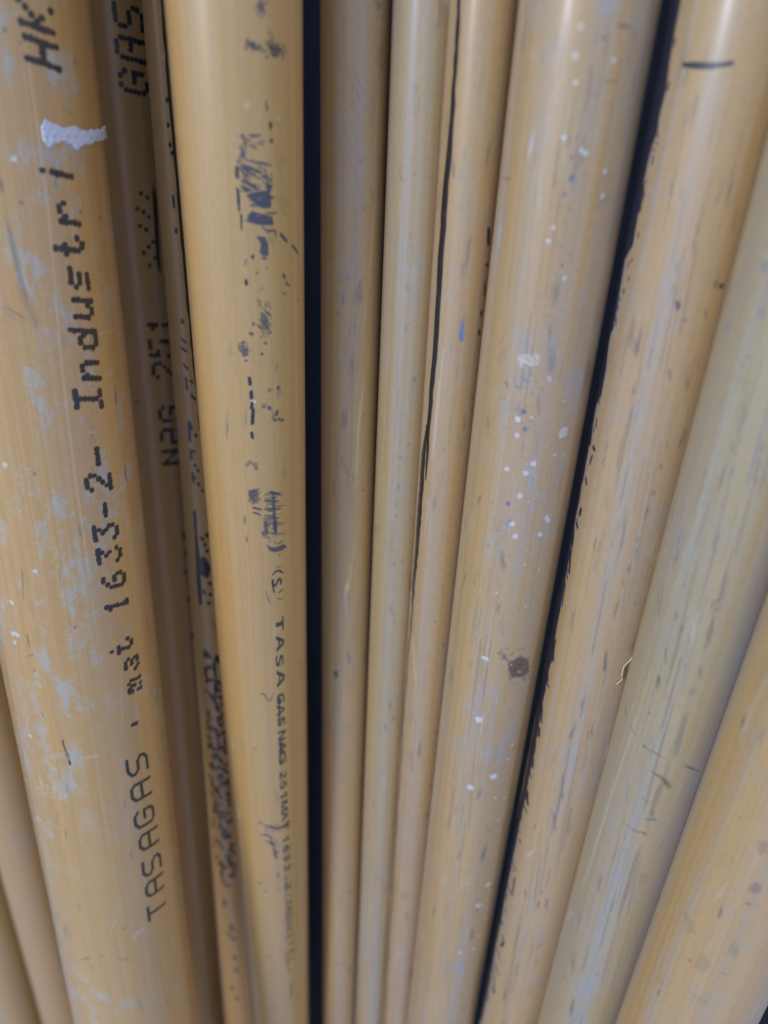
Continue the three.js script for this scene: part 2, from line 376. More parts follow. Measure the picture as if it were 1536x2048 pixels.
      ["v",0.6712210600908638,0.16,[5.66,629.55,6.29,629.09,6.94,628.52]],
      ["v",0.4212876202881061,0.19,[6.55,626.7,7.28,626.0,8.02,625.16]],
      ["v",0.6012604207270419,0.15,[8.42,629.72,9.06,628.92,9.71,628.16]],
      ["v",0.5362885395493476,0.2,[5.55,631.12,5.99,630.56,6.43,629.88]],
      ["v",0.6087990488460377,0.17,[6.99,630.81,7.44,630.23,7.9,629.64]],
      ["v",0.49601979972017685,0.15,[6.96,632.38,7.74,631.77,8.53,631.19]],
      ["v",0.49346789209302294,0.21,[8.66,633.86,9.18,633.39,9.71,632.97]],
      ["v",0.6051003806929955,0.12,[6.11,628.78,6.51,628.39,6.91,628.06]],
      ["v",0.48440977393317924,0.17,[8.21,635.2,8.61,634.89,9.0,634.5]],
      ["v",0.4938560299556021,0.14,[7.42,634.48,7.75,634.04,8.09,633.67]],
      ["v",0.4442064315002852,0.21,[6.02,628.66,6.67,627.94,7.35,627.33]],
      ["v",0.4397086440643287,0.15,[6.33,631.85,7.1,631.21,7.88,630.67]],
      ["v",0.519576993243916,0.21,[6.75,630.09,7.21,629.55,7.68,628.95]],
      ["v",0.5412499716875308,0.13,[5.9,634.5,6.54,633.92,7.18,633.33]],
      ["v",0.462448141926667,0.21,[8.7,631.15,9.08,630.75,9.46,630.22]],
      ["v",0.5310906403222329,0.15,[7.28,631.01,7.88,630.42,8.49,629.85]],
      ["v",0.4375094027259757,0.21,[6.93,629.19,7.65,628.55,8.39,628.03]],
      ["v",0.6426240411193481,0.24,[1.44,577.51,2.12,578.31,2.79,578.96]],
      ["v",0.496500586777213,0.23,[2.75,573.94,3.38,574.28,4.01,574.63]],
      ["v",0.6484291162365078,0.18,[2.19,576.82,3.32,577.46,4.45,577.93]],
      ["v",0.6224391132313154,0.16,[0.54,578.09,1.21,578.47,1.88,578.81]],
      ["v",0.5879203689399312,0.24,[0.77,576.87,1.3,577.49,1.82,578.14]],
      ["v",0.48255400748746197,0.18,[2.93,578.08,3.73,578.74,4.54,579.55]],
      ["v",0.5421598666280141,0.19,[2.68,574.72,3.82,575.44,4.96,576.06]],
      ["v",0.4558900717287382,0.23,[2.02,574.35,3.04,574.98,4.06,575.67]],
      ["v",0.5212462602151423,0.22,[2.91,575.96,3.41,576.46,3.92,576.85]],
      ["v",0.48840200932808225,0.18,[2.06,577.57,2.51,577.97,2.96,578.47]],
      ["v",0.4228993593851664,0.15,[0.6,577.68,1.58,578.33,2.55,579.07]],
      ["v",0.5035408857580493,0.23,[0.53,578.25,1.08,578.63,1.62,578.9]],
      ["v",0.5490413860076533,0.23,[-0.18,574.11,0.87,575.08,1.9,576.04]],
      ["v",0.6126354678635256,0.15,[1.83,575.93,2.49,576.14,3.16,576.51]],
      ["v",0.5893276988705386,0.24,[2.26,576.15,2.75,576.8,3.24,577.35]],
      ["v",0.5630830456097023,0.23,[1.91,577.71,2.32,578.25,2.73,578.69]],
      ["v",0.5529286691857669,0.24,[1.86,574.64,2.51,575.32,3.16,576.03]],
      ["v",0.606409529259177,0.14,[1.84,574.76,2.72,575.27,3.6,575.63]],
      ["v",0.6298283656811715,0.18,[2.29,576.48,2.92,576.89,3.54,577.24]],
      ["v",0.43608603195886125,0.25,[3.33,576.98,3.92,577.55,4.51,578.27]],
      ["v",0.625432320292075,0.19,[0.83,576.26,1.74,576.66,2.66,577.19]],
      ["v",0.6099598598314561,0.24,[2.58,574.64,3.59,575.05,4.61,575.43]],
      ["v",0.41611600367642954,0.24,[8.07,561.94,10.08,560.85,12.25,559.51]],
      ["v",0.4069870669245604,0.17,[8.28,566.79,10.29,565.83,12.48,564.63]],
      ["v",0.4854082848816379,0.31,[8.55,565.88,10.38,565.4,12.35,564.76]],
      ["v",0.5489407487463615,0.26,[5.87,571.3,7.07,570.79,8.31,570.35]],
      ["v",0.35912164614382097,0.3,[5.88,568.47,7.89,567.41,10.01,566.17]],
      ["v",0.4423984442995177,0.28,[8.4,576.46,9.81,575.86,11.31,575.22]],
      ["v",0.33543479815401867,0.31,[6.11,573.77,7.78,572.98,9.51,571.93]],
      ["v",0.39696513784191667,0.24,[5.08,573.36,6.13,572.8,7.21,572.32]],
      ["v",0.453447045298645,0.24,[5.08,574.47,6.81,574.63,8.59,574.56]],
      ["v",0.496677582651741,0.3,[6.4,566.16,7.7,566.0,9.03,565.82]],
      ["v",0.4302617196546943,0.31,[4.98,568.42,6.89,568.17,8.88,567.76]],
      ["v",0.5165011446149553,0.29,[7.88,569.44,8.91,569.22,9.97,568.95]],
      ["v",0.47181882902454997,0.29,[5.47,563.38,6.73,562.96,8.03,562.3]],
      ["v",0.4601124085894547,0.18,[7.72,565.44,9.25,565.08,10.87,564.76]],
      ["v",0.47309372110990605,0.31,[6.99,569.77,9.37,569.15,11.96,568.35]],
      ["v",0.48724361287862983,0.26,[7.88,572.34,10.07,571.85,12.46,571.22]],
      ["v",0.5160706299986314,0.24,[5.33,576.83,7.44,576.1,9.67,575.13]],
      ["v",0.5350414176936713,0.27,[4.69,575.34,6.27,575.08,7.9,574.55]],
      ["v",0.3721114808825721,0.23,[5.14,569.6,6.59,569.63,8.09,569.73]],
      ["v",0.43147208669330767,0.24,[4.0,564.08,5.58,563.34,7.19,562.64]],
      ["v",0.4319310121307647,0.21,[6.2,570.76,7.55,570.72,8.94,570.45]],
      ["v",0.39957163001858886,0.3,[7.63,562.65,9.18,562.42,10.81,562.24]],
      ["v",0.39498533177739054,0.31,[3.99,563.92,5.86,563.87,7.78,563.57]],
      ["v",0.47666997247511744,0.22,[6.59,576.85,8.37,576.38,10.24,575.86]],
      ["v",0.5274676800725303,0.2,[6.84,563.87,8.08,563.85,9.35,563.64]],
      ["v",0.5159221461313858,0.32,[7.28,562.51,9.58,561.89,12.08,561.11]],
      ["v",0.5318619943693611,0.24,[7.69,577.71,9.05,577.46,10.46,577.16]],
      ["v",0.4658111697763385,0.21,[4.16,561.28,6.22,561.3,8.36,561.16]],
      ["v",0.3872301847749078,0.16,[4.04,568.83,5.32,568.49,6.62,568.13]],
      ["v",0.3782408493199185,0.21,[4.62,574.53,6.18,574.27,7.79,573.76]],
      ["v",0.5437326478954743,0.24,[6.32,571.16,8.46,571.03,10.74,570.64]],
      ["v",0.3465600367343384,0.29,[6.83,575.63,8.16,575.27,9.55,574.93]],
      ["v",0.4331183604227054,0.23,[4.36,567.03,5.74,566.86,7.14,566.47]],
      ["v",0.45377541830497625,0.16,[6.13,562.27,7.94,561.69,9.84,560.96]],
      ["g",0.4912892009892,0.34,[8.06,567.16,7.98,565.94,7.91,564.89]],
      ["g",0.4592343892386755,0.19,[5.76,562.06,5.88,561.05,5.99,559.87]],
      ["g",0.4078089628354991,0.32,[6.78,561.02,6.71,559.98,6.64,558.97]],
      ["g",0.33170467875578374,0.28,[8.18,560.53,8.36,559.66,8.55,558.63]],
      ["g",0.4998617507746962,0.4,[5.84,563.44,6.11,562.4,6.37,561.32]],
      ["g",0.43093937755980416,0.27,[6.28,566.63,6.46,565.91,6.65,565.28]],
      ["g",0.3210191371667697,0.3,[6.21,569.45,6.45,568.73,6.69,567.83]],
      ["g",0.31053884946292987,0.2,[7.63,567.99,8.01,566.72,8.41,565.52]],
      ["g",0.41149502179167463,0.37,[8.54,565.11,8.69,564.37,8.83,563.6]],
      ["g",0.45501917833078465,0.35,[6.62,568.3,6.77,567.47,6.92,566.76]],
      ["g",0.4552747409931021,0.31,[6.69,567.01,6.63,566.17,6.57,565.15]],
      ["g",0.38721335578763183,0.26,[7.11,567.82,7.2,567.12,7.3,566.36]],
      ["g",0.3199431661012421,0.27,[6.86,568.61,6.84,567.59,6.82,566.63]],
      ["g",0.4203891360256533,0.28,[6.47,567.21,6.63,565.94,6.79,564.63]],
      ["g",0.34786102070426766,0.16,[8.22,451.54,8.42,450.32,8.62,449.09]],
      ["g",0.411644804460607,0.25,[8.3,449.17,8.31,447.93,8.32,446.77]],
      ["g",0.4771618788317511,0.19,[7.99,471.74,8.16,470.07,8.35,468.53]],
      ["g",0.4147219224662867,0.3,[8.99,468.78,9.0,467.04,9.01,465.06]],
      ["g",0.4440502360552142,0.17,[7.88,453.7,8.03,451.73,8.18,449.56]],
      ["g",0.4447618823266279,0.28,[9.17,461.21,8.95,459.83,8.73,458.18]],
      ["g",0.4147603816703963,0.32,[8.59,468.29,8.78,467.14,8.97,465.87]],
      ["g",0.3350785874910484,0.16,[8.08,456.01,8.13,455.1,8.17,454.21]],
      ["g",0.491806969006287,0.26,[8.62,470.47,8.65,469.26,8.69,468.18]],
      ["g",0.3698654278983204,0.24,[8.8,449.6,8.78,447.44,8.76,445.27]],
      ["g",0.3494186024306119,0.32,[8.59,469.05,8.51,467.61,8.42,466.02]],
      ["g",0.36754970210089516,0.21,[7.98,460.63,8.25,459.0,8.51,457.11]],
      ["g",0.3110220330208992,0.25,[8.81,469.98,8.8,468.0,8.8,466.13]],
      ["g",0.4317114897964701,0.2,[7.64,443.56,7.57,442.54,7.5,441.37]],
      ["g",0.3502611215723356,0.25,[7.79,439.22,7.72,437.83,7.65,436.63]],
      ["g",0.33729997361859715,0.24,[8.05,449.66,7.91,448.79,7.76,447.63]],
      ["g",0.3822885608168065,0.17,[8.26,436.36,8.41,434.94,8.57,433.6]],
      ["g",0.4665625972743946,0.16,[8.82,460.85,8.91,459.04,9.0,457.07]],
      ["g",0.3214270660864772,0.2,[8.65,436.01,8.55,434.95,8.44,433.77]],
      ["g",0.3883013840562098,0.2,[8.26,459.15,8.59,457.29,8.92,455.34]],
      ["g",0.420011922859303,0.31,[8.44,439.23,8.28,437.81,8.12,436.55]],
      ["g",0.46476606189445213,0.19,[8.49,471.27,8.65,469.06,8.82,467.1]],
      ["g",0.31417687082793777,0.26,[8.33,437.99,8.4,435.78,8.47,433.72]],
      ["g",0.468821709320768,0.16,[7.4,444.84,7.62,443.27,7.85,441.95]],
      ["g",0.3642705860327044,0.21,[8.54,435.75,8.6,434.3,8.65,432.83]],
      ["g",0.33524394929806917,0.17,[9.04,462.45,8.87,461.1,8.7,459.64]],
      ["g",0.31018536320872575,0.18,[8.13,445.73,8.32,443.67,8.51,441.65]],
      ["g",0.4165279578925243,0.29,[8.04,448.86,8.01,447.42,7.98,445.92]],
      ["g",0.46348935839128586,0.24,[7.57,446.28,7.7,444.65,7.83,442.85]],
      ["g",0.34854090955526446,0.29,[8.34,454.3,8.53,453.3,8.73,452.26]],
      ["g",0.39580757228432434,0.32,[11.05,405.88,11.29,404.2,11.53,402.44]],
      ["g",0.3647568713795598,0.31,[7.82,380.89,8.33,378.27,8.86,375.71]],
      ["g",0.36890089968140133,0.3,[9.79,369.73,10.42,366.71,11.06,363.7]],
      ["g",0.28463679416219523,0.24,[11.51,387.34,11.51,385.13,11.51,382.83]],
      ["g",0.3234458577212348,0.35,[10.14,371.81,10.17,368.61,10.2,365.35]],
      ["g",0.2989049338672499,0.34,[7.75,360.14,7.92,357.23,8.08,354.1]],
      ["g",0.2736548850414713,0.21,[8.89,401.3,8.84,399.77,8.79,398.26]],
      ["g",0.3545428590112336,0.26,[9.52,366.23,9.9,364.32,10.29,362.69]],
      ["g",0.40295051705900603,0.16,[8.72,403.7,9.04,401.94,9.38,400.31]],
      ["g",0.34066064846404737,0.22,[10.36,404.36,10.46,402.35,10.56,400.43]],
      ["g",0.3877374285711406,0.27,[8.87,408.96,8.71,406.19,8.55,403.61]],
      ["g",0.3603618025908452,0.19,[8.75,370.94,8.93,369.09,9.12,367.51]],
      ["g",0.432379240656469,0.24,[10.29,392.76,10.54,391.09,10.8,389.71]],
      ["g",0.2976950140495433,0.28,[9.25,351.02,9.53,347.91,9.82,344.76]],
      ["g",0.3045270254004081,0.29,[10.05,391.11,10.04,388.41,10.02,385.6]],
      ["g",0.2791442804782397,0.15,[8.15,400.84,8.52,398.88,8.89,396.6]],
      ["g",0.36077029966807705,0.17,[9.31,365.06,9.34,361.93,9.36,358.78]],
      ["g",0.3609698577003994,0.26,[9.6,405.21,10.14,402.41,10.7,399.39]],
      ["g",0.38023735719380347,0.33,[10.29,373.42,10.7,370.96,11.13,368.72]],
      ["g",0.4157528959471314,0.29,[10.25,401.99,10.26,400.35,10.26,398.71]],
      ["g",0.30542341572365367,0.26,[8.86,382.66,9.29,379.97,9.74,377.25]],
      ["g",0.4085755558663146,0.25,[11.19,393.43,11.44,392.01,11.69,390.28]],
      ["g",0.30580842403578273,0.33,[7.69,348.89,7.82,346.28,7.96,343.94]],
      ["g",0.4319822352604075,0.29,[9.19,403.49,9.83,400.48,10.49,397.26]],
      ["g",0.27454105227005254,0.16,[9.76,367.84,9.67,364.75,9.58,361.79]],
      ["g",0.28553416962154154,0.32,[9.42,400.67,9.41,399.42,9.38,397.87]],
      ["g",0.4134519050341082,0.32,[10.45,385.06,10.75,382.76,11.06,380.3]],
      ["g",0.4367038966201395,0.27,[10.17,378.62,10.13,375.82,10.08,372.74]],
      ["g",0.4165341297018121,0.29,[7.81,342.72,8.03,339.17,8.26,335.74]],
      ["g",0.37525398566402884,0.34,[9.84,380.64,9.82,379.37,9.8,377.96]],
      ["g",0.39417121378987446,0.27,[8.44,409.25,8.68,408.1,8.92,406.63]],
      ["g",0.36092062140235837,0.25,[9.46,373.56,9.76,372.13,10.06,370.36]],
      ["g",0.44932987651945894,0.25,[9.74,363.36,10.47,359.86,11.21,355.95]],
      ["g",0.35397320537773164,0.18,[9.84,350.48,10.25,346.75,10.68,343.16]],
      ["g",0.3041844693077269,0.2,[10.54,362.96,10.52,360.21,10.51,357.81]],
      ["g",0.40765700039532105,0.26,[10.86,378.62,10.79,376.36,10.72,374.34]],
      ["g",0.3488025408602631,0.33,[10.45,372.87,10.53,370.72,10.61,368.36]],
      ["g",0.2789460995687318,0.17,[8.45,399.53,8.91,397.44,9.38,395.3]],
      ["g",0.41932435454954786,0.26,[11.3,407.17,11.57,405.72,11.84,404.23]],
      ["g",0.4118011568935372,0.23,[8.09,386.27,8.33,383.76,8.57,381.54]],
      ["g",0.32138163445618134,0.17,[10.82,405.76,11.34,402.99,11.87,400.32]],
      ["g",0.3904976212354312,0.16,[10.48,389.13,10.71,386.87,10.94,384.52]],
      ["g",0.3313106674769972,0.3,[7.08,340.0,7.63,336.85,8.18,333.57]],
      ["g",0.2744296811902621,0.2,[8.69,399.42,8.82,397.29,8.95,395.31]],
      ["g",0.3356434950576695,0.24,[9.57,406.79,9.84,405.39,10.11,404.06]],
      ["g",0.44244960229540525,0.32,[9.76,349.02,9.95,346.95,10.14,344.54]],
      ["g",0.38357615491002534,0.32,[10.24,368.47,10.48,366.84,10.72,365.31]],
      ["g",0.3290860971176504,0.27,[8.85,357.06,9.0,354.25,9.15,351.6]],
      ["g",0.34081555011606013,0.34,[7.2,353.35,7.61,351.14,8.02,349.2]],
      ["g",0.4032249033295879,0.29,[9.35,400.91,9.95,397.83,10.57,394.94]],
      ["g",0.4398731906005357,0.23,[9.08,400.54,9.36,397.9,9.65,394.95]],
      ["g",0.3999543338491545,0.2,[10.76,364.42,10.73,362.75,10.7,361.04]],
      ["g",0.3425709655532632,0.19,[8.52,379.75,8.75,376.72,8.97,373.49]],
      ["g",0.30685392430032693,0.25,[7.46,357.05,7.94,354.3,8.42,351.31]],
      ["g",0.3273549598313844,0.34,[7.55,341.98,7.57,340.03,7.58,337.92]],
      ["g",0.4178589466801951,0.31,[10.46,408.19,10.56,406.44,10.66,404.35]],
      ["g",0.3665035366966486,0.34,[8.67,373.54,8.97,371.89,9.28,370.48]],
      ["g",0.4318457321835046,0.32,[7.61,387.65,8.18,384.45,8.76,381.01]],
      ["g",0.41119362728935205,0.17,[10.33,397.48,10.65,394.47,10.98,391.38]],
      ["g",0.4084486466314199,0.18,[9.18,389.2,9.65,385.76,10.14,382.36]],
      ["k",0.85,0.65,[11.03,546.24,9.46,547.8,8.1,547.76,7.07,546.37]],
      ["k",0.8,0.33,[7.04,545.4,7.12,542.24,7.4,540.58,7.53,539.34]],
      ["k",0.7,0.33,[8.54,539.04,10.13,539.27,10.7,540.04]],
      ["v",0.8,0.33,[8.49,537.04,9.51,536.07,10.99,536.49]],
      ["v",0.5,0.32,[8.3,549.13,9.66,549.08,10.9,548.81]],
      ["v",0.5,0.32,[9.34,549.95,9.48,548.56]],
      ["v",0.35,0.49,[4.38,541.99,5.23,538.67,5.79,536.15,6.56,534.35]],
      ["g",0.5,0.71,[1.31,495.52,2.84,494.97,4.44,490.9]],
      ["g",0.5,0.54,[5.97,495.31,5.18,492.18,3.4,491.07]],
      ["g",0.62,1.42,[-2.44,424.82,0.87,422.94,3.37,421.11,6.43,419.31,9.21,421.0,11.89,420.6]],
      ["g",0.62,0.81,[-1.7,423.43,-0.59,425.21]],
      ["g",0.62,1.22,[4.39,420.87,8.62,419.76]],
      ["g",0.62,1.02,[-1.43,416.24,1.19,416.9,3.95,414.08]],
      ["g",0.62,1.03,[0.31,413.61,5.12,408.76]],
      ["g",0.62,1.03,[2.65,413.93,4.04,407.84]],
      ["g",0.62,1.04,[2.74,408.11,6.07,403.74]],
      ["g",0.62,0.63,[2.91,404.72,5.72,400.48]],
      ["g",0.62,1.05,[4.28,406.93,4.64,400.02]],
      ["g",0.62,0.86,[5.25,391.97,5.1,385.8]],
      ["g",0.62,0.65,[-4.4,383.45,-1.51,383.62]],
      ["g",0.62,0.65,[-0.6,377.4,0.29,379.34]],
      ["g",0.62,0.65,[4.39,379.24,5.5,379.27]],
      ["g",0.62,0.7,[-1.03,327.69,0.74,326.83]],
      ["k",0.7,0.47,[7.92,493.69,8.19,489.72,7.91,485.92,8.19,481.83,7.64,478.04]],
      ["k",0.55,0.57,[8.05,470.37,7.89,463.58,7.58,456.69]],
      ["g",0.55,0.67,[8.7,396.23,8.57,383.9,8.3,370.22,8.53,350.62,8.58,333.12]],
      ["g",0.35,1.43,[8.99,330.67,8.16,320.6,9.55,305.98]],
      ["g",0.5,1.24,[9.82,301.14,9.55,284.92]],
    ],
    patches: [
      ["k",0.95,[1.61,663.32,2.13,662.88,2.27,660.77,2.12,657.57,1.92,657.68,1.68,659.81]],
      ["k",0.92,[2.22,657.21,2.64,656.98,2.61,655.29,2.41,653.21,2.24,653.33,2.19,655.04]],
      ["g",0.9,[3.74,661.51,5.76,662.23,8.62,662.41,10.23,661.16,10.01,658.78,8.48,658.37,6.65,658.9,5.18,660.34]],
      ["g",0.92,[4.03,656.76,5.08,657.84,8.43,656.92,10.37,656.33,10.75,654.46,8.35,654.48,5.22,655.06,4.22,655.31]],
      ["g",0.95,[12.32,652.46,13.02,652.13,14.91,650.13,15.08,649.47,13.83,650.27,12.67,651.41]],
      ["g",0.95,[16.56,648.91,17.36,648.61,19.37,646.82,20.26,645.53,18.28,646.75,16.89,648.03]],
      ["g",0.88,[6.13,651.97,8.24,651.52,9.02,649.97,8.98,646.92,7.54,646.96,6.63,647.82,7.11,650.07,6.37,651.35]],
      ["k",0.95,[2.57,641.19,3.22,641.19,3.35,640.14,3.07,639.56,2.64,639.88]],
      ["k",0.65,[10.08,677.64,10.9,677.75,11.16,676.98,10.43,675.79,10.05,676.66]],
      ["g",0.5,[6.2,632.41,8.08,631.58,8.89,628.73,8.12,627.25,6.56,627.91]],
      ["g",0.7,[1.26,622.77,2.63,623.15,2.59,620.65,1.15,620.45,0.8,621.69]],
      ["w",0.9,[2.83,607.59,4.06,607.62,3.85,606.79,3.14,606.7]],
      ["g",0.4,[0.87,578.59,3.33,579.0,3.99,576.31,2.41,574.62,0.74,575.5]],
      ["g",0.8,[5.54,558.86,6.93,557.64,8.59,556.98,11.3,557.53,12.74,555.73,10.32,555.21,8.11,555.26,6.47,556.28]],
    ],
    dots: [
      ["v",0.45,0.39,[3.16,645.84,2.87,645.07,19.37,633.73,6.98,638.71,5.77,642.71,8.4,643.87]],
      ["v",0.8,0.48,[10.5,673.69,10.91,673.57]],
      ["w",0.35,0.58,[12.82,678.6,4.97,680.99]],
      ["v",0.75,0.47,[4.4,629.41,3.46,626.84,3.95,626.65,7.48,623.96,6.31,621.03,8.83,626.82]],
      ["g",0.75,0.56,[7.78,604.94,8.15,604.69,10.28,603.31,10.05,602.56,9.6,600.87,10.83,600.8,11.89,600.22,10.88,610.55]],
      ["g",0.45,0.71,[0.87,587.17,3.09,587.25,3.42,586.1,1.65,588.03,8.13,610.28,6.32,605.71]],
      ["v",0.4769548463046238,0.37,[7.0,693.58]],
      ["v",0.48732757657943865,0.19,[7.23,693.13]],
      ["v",0.5078605276385975,0.39,[7.05,692.51]],
      ["v",0.6385548947936337,0.23,[6.77,693.55]],
      ["v",0.6594456757947696,0.28,[6.24,693.23]],
      ["v",0.6571537682443477,0.21,[8.62,692.84]],
      ["v",0.48782296064458236,0.26,[6.38,693.17]],
      ["v",0.4269882094472057,0.42,[5.55,693.61]],
      ["v",0.6330960955601717,0.23,[5.46,693.49]],
      ["v",0.5372384380047809,0.32,[6.9,692.47]],
      ["v",0.6877118356096628,0.25,[7.18,693.37]],
      ["v",0.4620597698117061,0.24,[5.5,693.85]],
      ["v",0.3762229193761973,0.32,[5.46,693.5]],
      ["v",0.38129224179111965,0.43,[5.33,692.78]],
      ["v",0.5659190723189065,0.39,[5.22,692.37]],
      ["v",0.5256284159850717,0.3,[7.4,692.66]],
      ["v",0.5040226645229446,0.41,[6.45,693.11]],
      ["v",0.3945265702529459,0.27,[7.33,692.51]],
      ["v",0.5494782204935058,0.44,[6.7,693.18]],
      ["v",0.3549163840590603,0.35,[6.6,691.95]],
      ["v",0.5493324573500679,0.26,[6.81,693.3]],
      ["v",0.41250910214035424,0.41,[5.65,694.12]],
      ["v",0.49936861818002687,0.38,[6.44,693.19]],
      ["v",0.50269782366141,0.32,[6.66,693.28]],
      ["v",0.6114617370962088,0.46,[8.22,693.0]],
      ["v",0.5539502558287692,0.36,[7.28,693.21]],
      ["v",0.380538405897159,0.3,[9.41,691.94]],
      ["v",0.5699681778760486,0.29,[10.05,693.37]],
      ["v",0.35536782289642077,0.47,[14.69,690.9]],
      ["v",0.3781256140504576,0.33,[9.87,693.61]],
      ["v",0.37040285285462304,0.28,[11.75,693.24]],
      ["v",0.536368082058364,0.32,[12.44,691.13]],
      ["v",0.603296586344239,0.4,[11.05,692.92]],
      ["v",0.5269202791034993,0.19,[14.33,692.36]],
      ["v",0.6764273573802345,0.27,[14.82,693.11]],
      ["v",0.36377708693533106,0.41,[13.1,691.46]],
      ["v",0.40795722475940976,0.47,[11.83,691.52]],
      ["v",0.6420813308203756,0.23,[8.93,691.94]],
      ["v",0.5614265943168781,0.28,[11.89,693.67]],
      ["v",0.3896051121606309,0.42,[12.74,691.97]],
      ["v",0.5745890089851728,0.42,[11.35,692.47]],
      ["v",0.5753992955511972,0.38,[14.44,691.46]],
      ["v",0.4844945609220281,0.39,[14.75,691.87]],
      ["v",0.6260408650176928,0.25,[14.51,691.92]],
      ["v",0.4486571080428695,0.31,[10.72,692.72]],
      ["v",0.4857002312535096,0.34,[8.93,692.38]],
      ["v",0.546071032670573,0.23,[10.57,694.14]],
      ["v",0.4152233542813099,0.25,[13.57,693.05]],
      ["v",0.38704273193523875,0.2,[11.45,693.29]],
      ["v",0.45282548451355203,0.31,[11.26,691.54]],
      ["v",0.4812224332056803,0.41,[12.0,691.46]],
      ["v",0.6208849135267456,0.29,[9.73,692.06]],
      ["v",0.3899473990210561,0.35,[13.23,692.45]],
      ["v",0.5779500145992945,0.35,[14.19,692.23]],
      ["v",0.6506716984890117,0.45,[12.8,692.95]],
      ["v",0.6226145153390346,0.2,[13.3,692.64]],
      ["v",0.5939205319675271,0.39,[12.16,692.19]],
      ["v",0.43552927677875763,0.39,[11.62,692.7]],
      ["v",0.47522645028894345,0.28,[9.73,692.32]],
      ["v",0.36774666086036406,0.43,[13.17,693.35]],
      ["v",0.577286379625769,0.28,[12.15,692.87]],
      ["v",0.537949212499268,0.33,[12.54,693.42]],
      ["v",0.5011266275900015,0.29,[11.14,692.68]],
      ["v",0.35284854814879363,0.39,[13.3,691.98]],
      ["v",0.39391018300430336,0.45,[10.06,690.95]],
      ["v",0.4242531261515798,0.37,[15.21,693.38]],
      ["v",0.3847475467529232,0.34,[11.12,692.3]],
      ["v",0.4723006015383979,0.38,[11.3,692.14]],
      ["v",0.6057882929802999,0.23,[13.79,693.56]],
      ["v",0.3710402979041766,0.42,[11.87,692.97]],
      ["v",0.4863626115535258,0.32,[11.28,693.88]],
      ["v",0.4836407335531592,0.35,[10.76,695.63]],
      ["v",0.38055388035033855,0.32,[11.4,694.27]],
      ["v",0.28929764775032485,0.23,[13.13,694.24]],
      ["v",0.2849349241149226,0.35,[11.69,694.96]],
      ["v",0.40584525768367996,0.21,[13.62,695.23]],
      ["v",0.43296240617261084,0.35,[11.33,694.53]],
      ["v",0.46672146021655414,0.32,[11.06,693.67]],
      ["v",0.43870742456710643,0.4,[8.36,699.5]],
      ["v",0.45599193049054626,0.35,[8.36,698.86]],
      ["v",0.4753103714507267,0.22,[11.1,698.61]],
      ["v",0.4232842817469867,0.23,[8.95,699.78]],
      ["v",0.4210770690440087,0.3,[9.39,699.99]],
      ["v",0.5572554998425395,0.23,[9.68,699.82]],
      ["v",0.4435195070499061,0.4,[10.5,701.27]],
      ["v",0.5767216781500801,0.23,[9.19,698.51]],
      ["v",0.3298342933146668,0.33,[9.21,698.62]],
      ["v",0.462599595870472,0.35,[9.02,701.42]],
      ["v",0.5040657435260189,0.22,[9.16,700.67]],
      ["v",0.3418269321279289,0.36,[9.68,699.51]],
      ["v",0.3926864415344049,0.22,[8.1,699.03]],
      ["v",0.5554756262327911,0.3,[7.66,700.26]],
      ["v",0.4311414451452403,0.4,[8.72,700.02]],
      ["v",0.3007567667226768,0.28,[9.68,699.04]],
      ["g",0.3302145413819585,0.4,[2.92,419.19]],
      ["g",0.2567597014653682,0.36,[4.02,420.41]],
      ["g",0.2969041094007744,0.37,[1.74,418.98]],
      ["g",0.3816999819520772,0.6,[1.52,416.29]],
      ["g",0.2555584571769365,0.61,[1.83,421.34]],
      ["g",0.48230232637319514,0.44,[0.54,420.63]],
      ["g",0.39836380593282683,0.29,[2.42,421.13]],
      ["g",0.36630487802072,0.55,[5.6,419.41]],
      ["g",0.2721812753897725,0.38,[5.94,419.62]],
      ["g",0.3960189533572574,0.52,[1.04,419.77]],
      ["g",0.27643808813001525,0.41,[5.19,421.79]],
      ["g",0.41528083442247665,0.42,[3.35,422.43]],
      ["g",0.2875343671742704,0.5,[1.96,420.94]],
      ["g",0.37032245607895914,0.63,[10.18,421.46]],
      ["g",0.30603139785120326,0.54,[1.45,418.07]],
      ["g",0.26696785692481845,0.39,[2.04,422.17]],
      ["g",0.38307677292219516,0.46,[3.08,422.52]],
      ["g",0.48329750442354225,0.53,[5.92,422.43]],
      ["g",0.46946177256698063,0.58,[4.09,421.28]],
      ["g",0.4714783720604291,0.54,[3.99,418.35]],
      ["g",0.36212222769669633,0.59,[6.98,417.41]],
      ["g",0.4629449251226048,0.34,[3.53,418.46]],
      ["g",0.45444532090713485,0.53,[3.47,422.15]],
      ["g",0.26612687181936545,0.49,[2.79,415.24]],
      ["g",0.4067148190311506,0.32,[1.63,419.21]],
      ["g",0.3922057537910988,0.42,[-1.82,417.57]],
      ["g",0.4286055138131285,0.34,[4.17,408.05]],
      ["g",0.4030619898628915,0.25,[2.81,413.98]],
      ["g",0.3435728555601803,0.36,[3.89,404.58]],
      ["g",0.2764705322094184,0.48,[5.25,412.0]],
      ["g",0.36219840727393904,0.53,[3.74,411.38]],
      ["g",0.37064372412702234,0.47,[4.56,404.34]],
      ["g",0.2454875214322741,0.5,[4.12,405.28]],
      ["g",0.23055438977643725,0.3,[1.83,409.1]],
      ["g",0.39282256441654634,0.49,[6.46,408.42]],
      ["g",0.4403898153566959,0.56,[4.67,411.64]],
      ["g",0.26522173316143266,0.24,[3.62,413.77]],
      ["g",0.4258830582708926,0.24,[1.95,410.29]],
      ["g",0.3850168621840341,0.49,[4.37,408.34]],
      ["g",0.32109680931242696,0.3,[3.42,403.31]],
      ["g",0.29862890840163625,0.41,[5.21,409.73]],
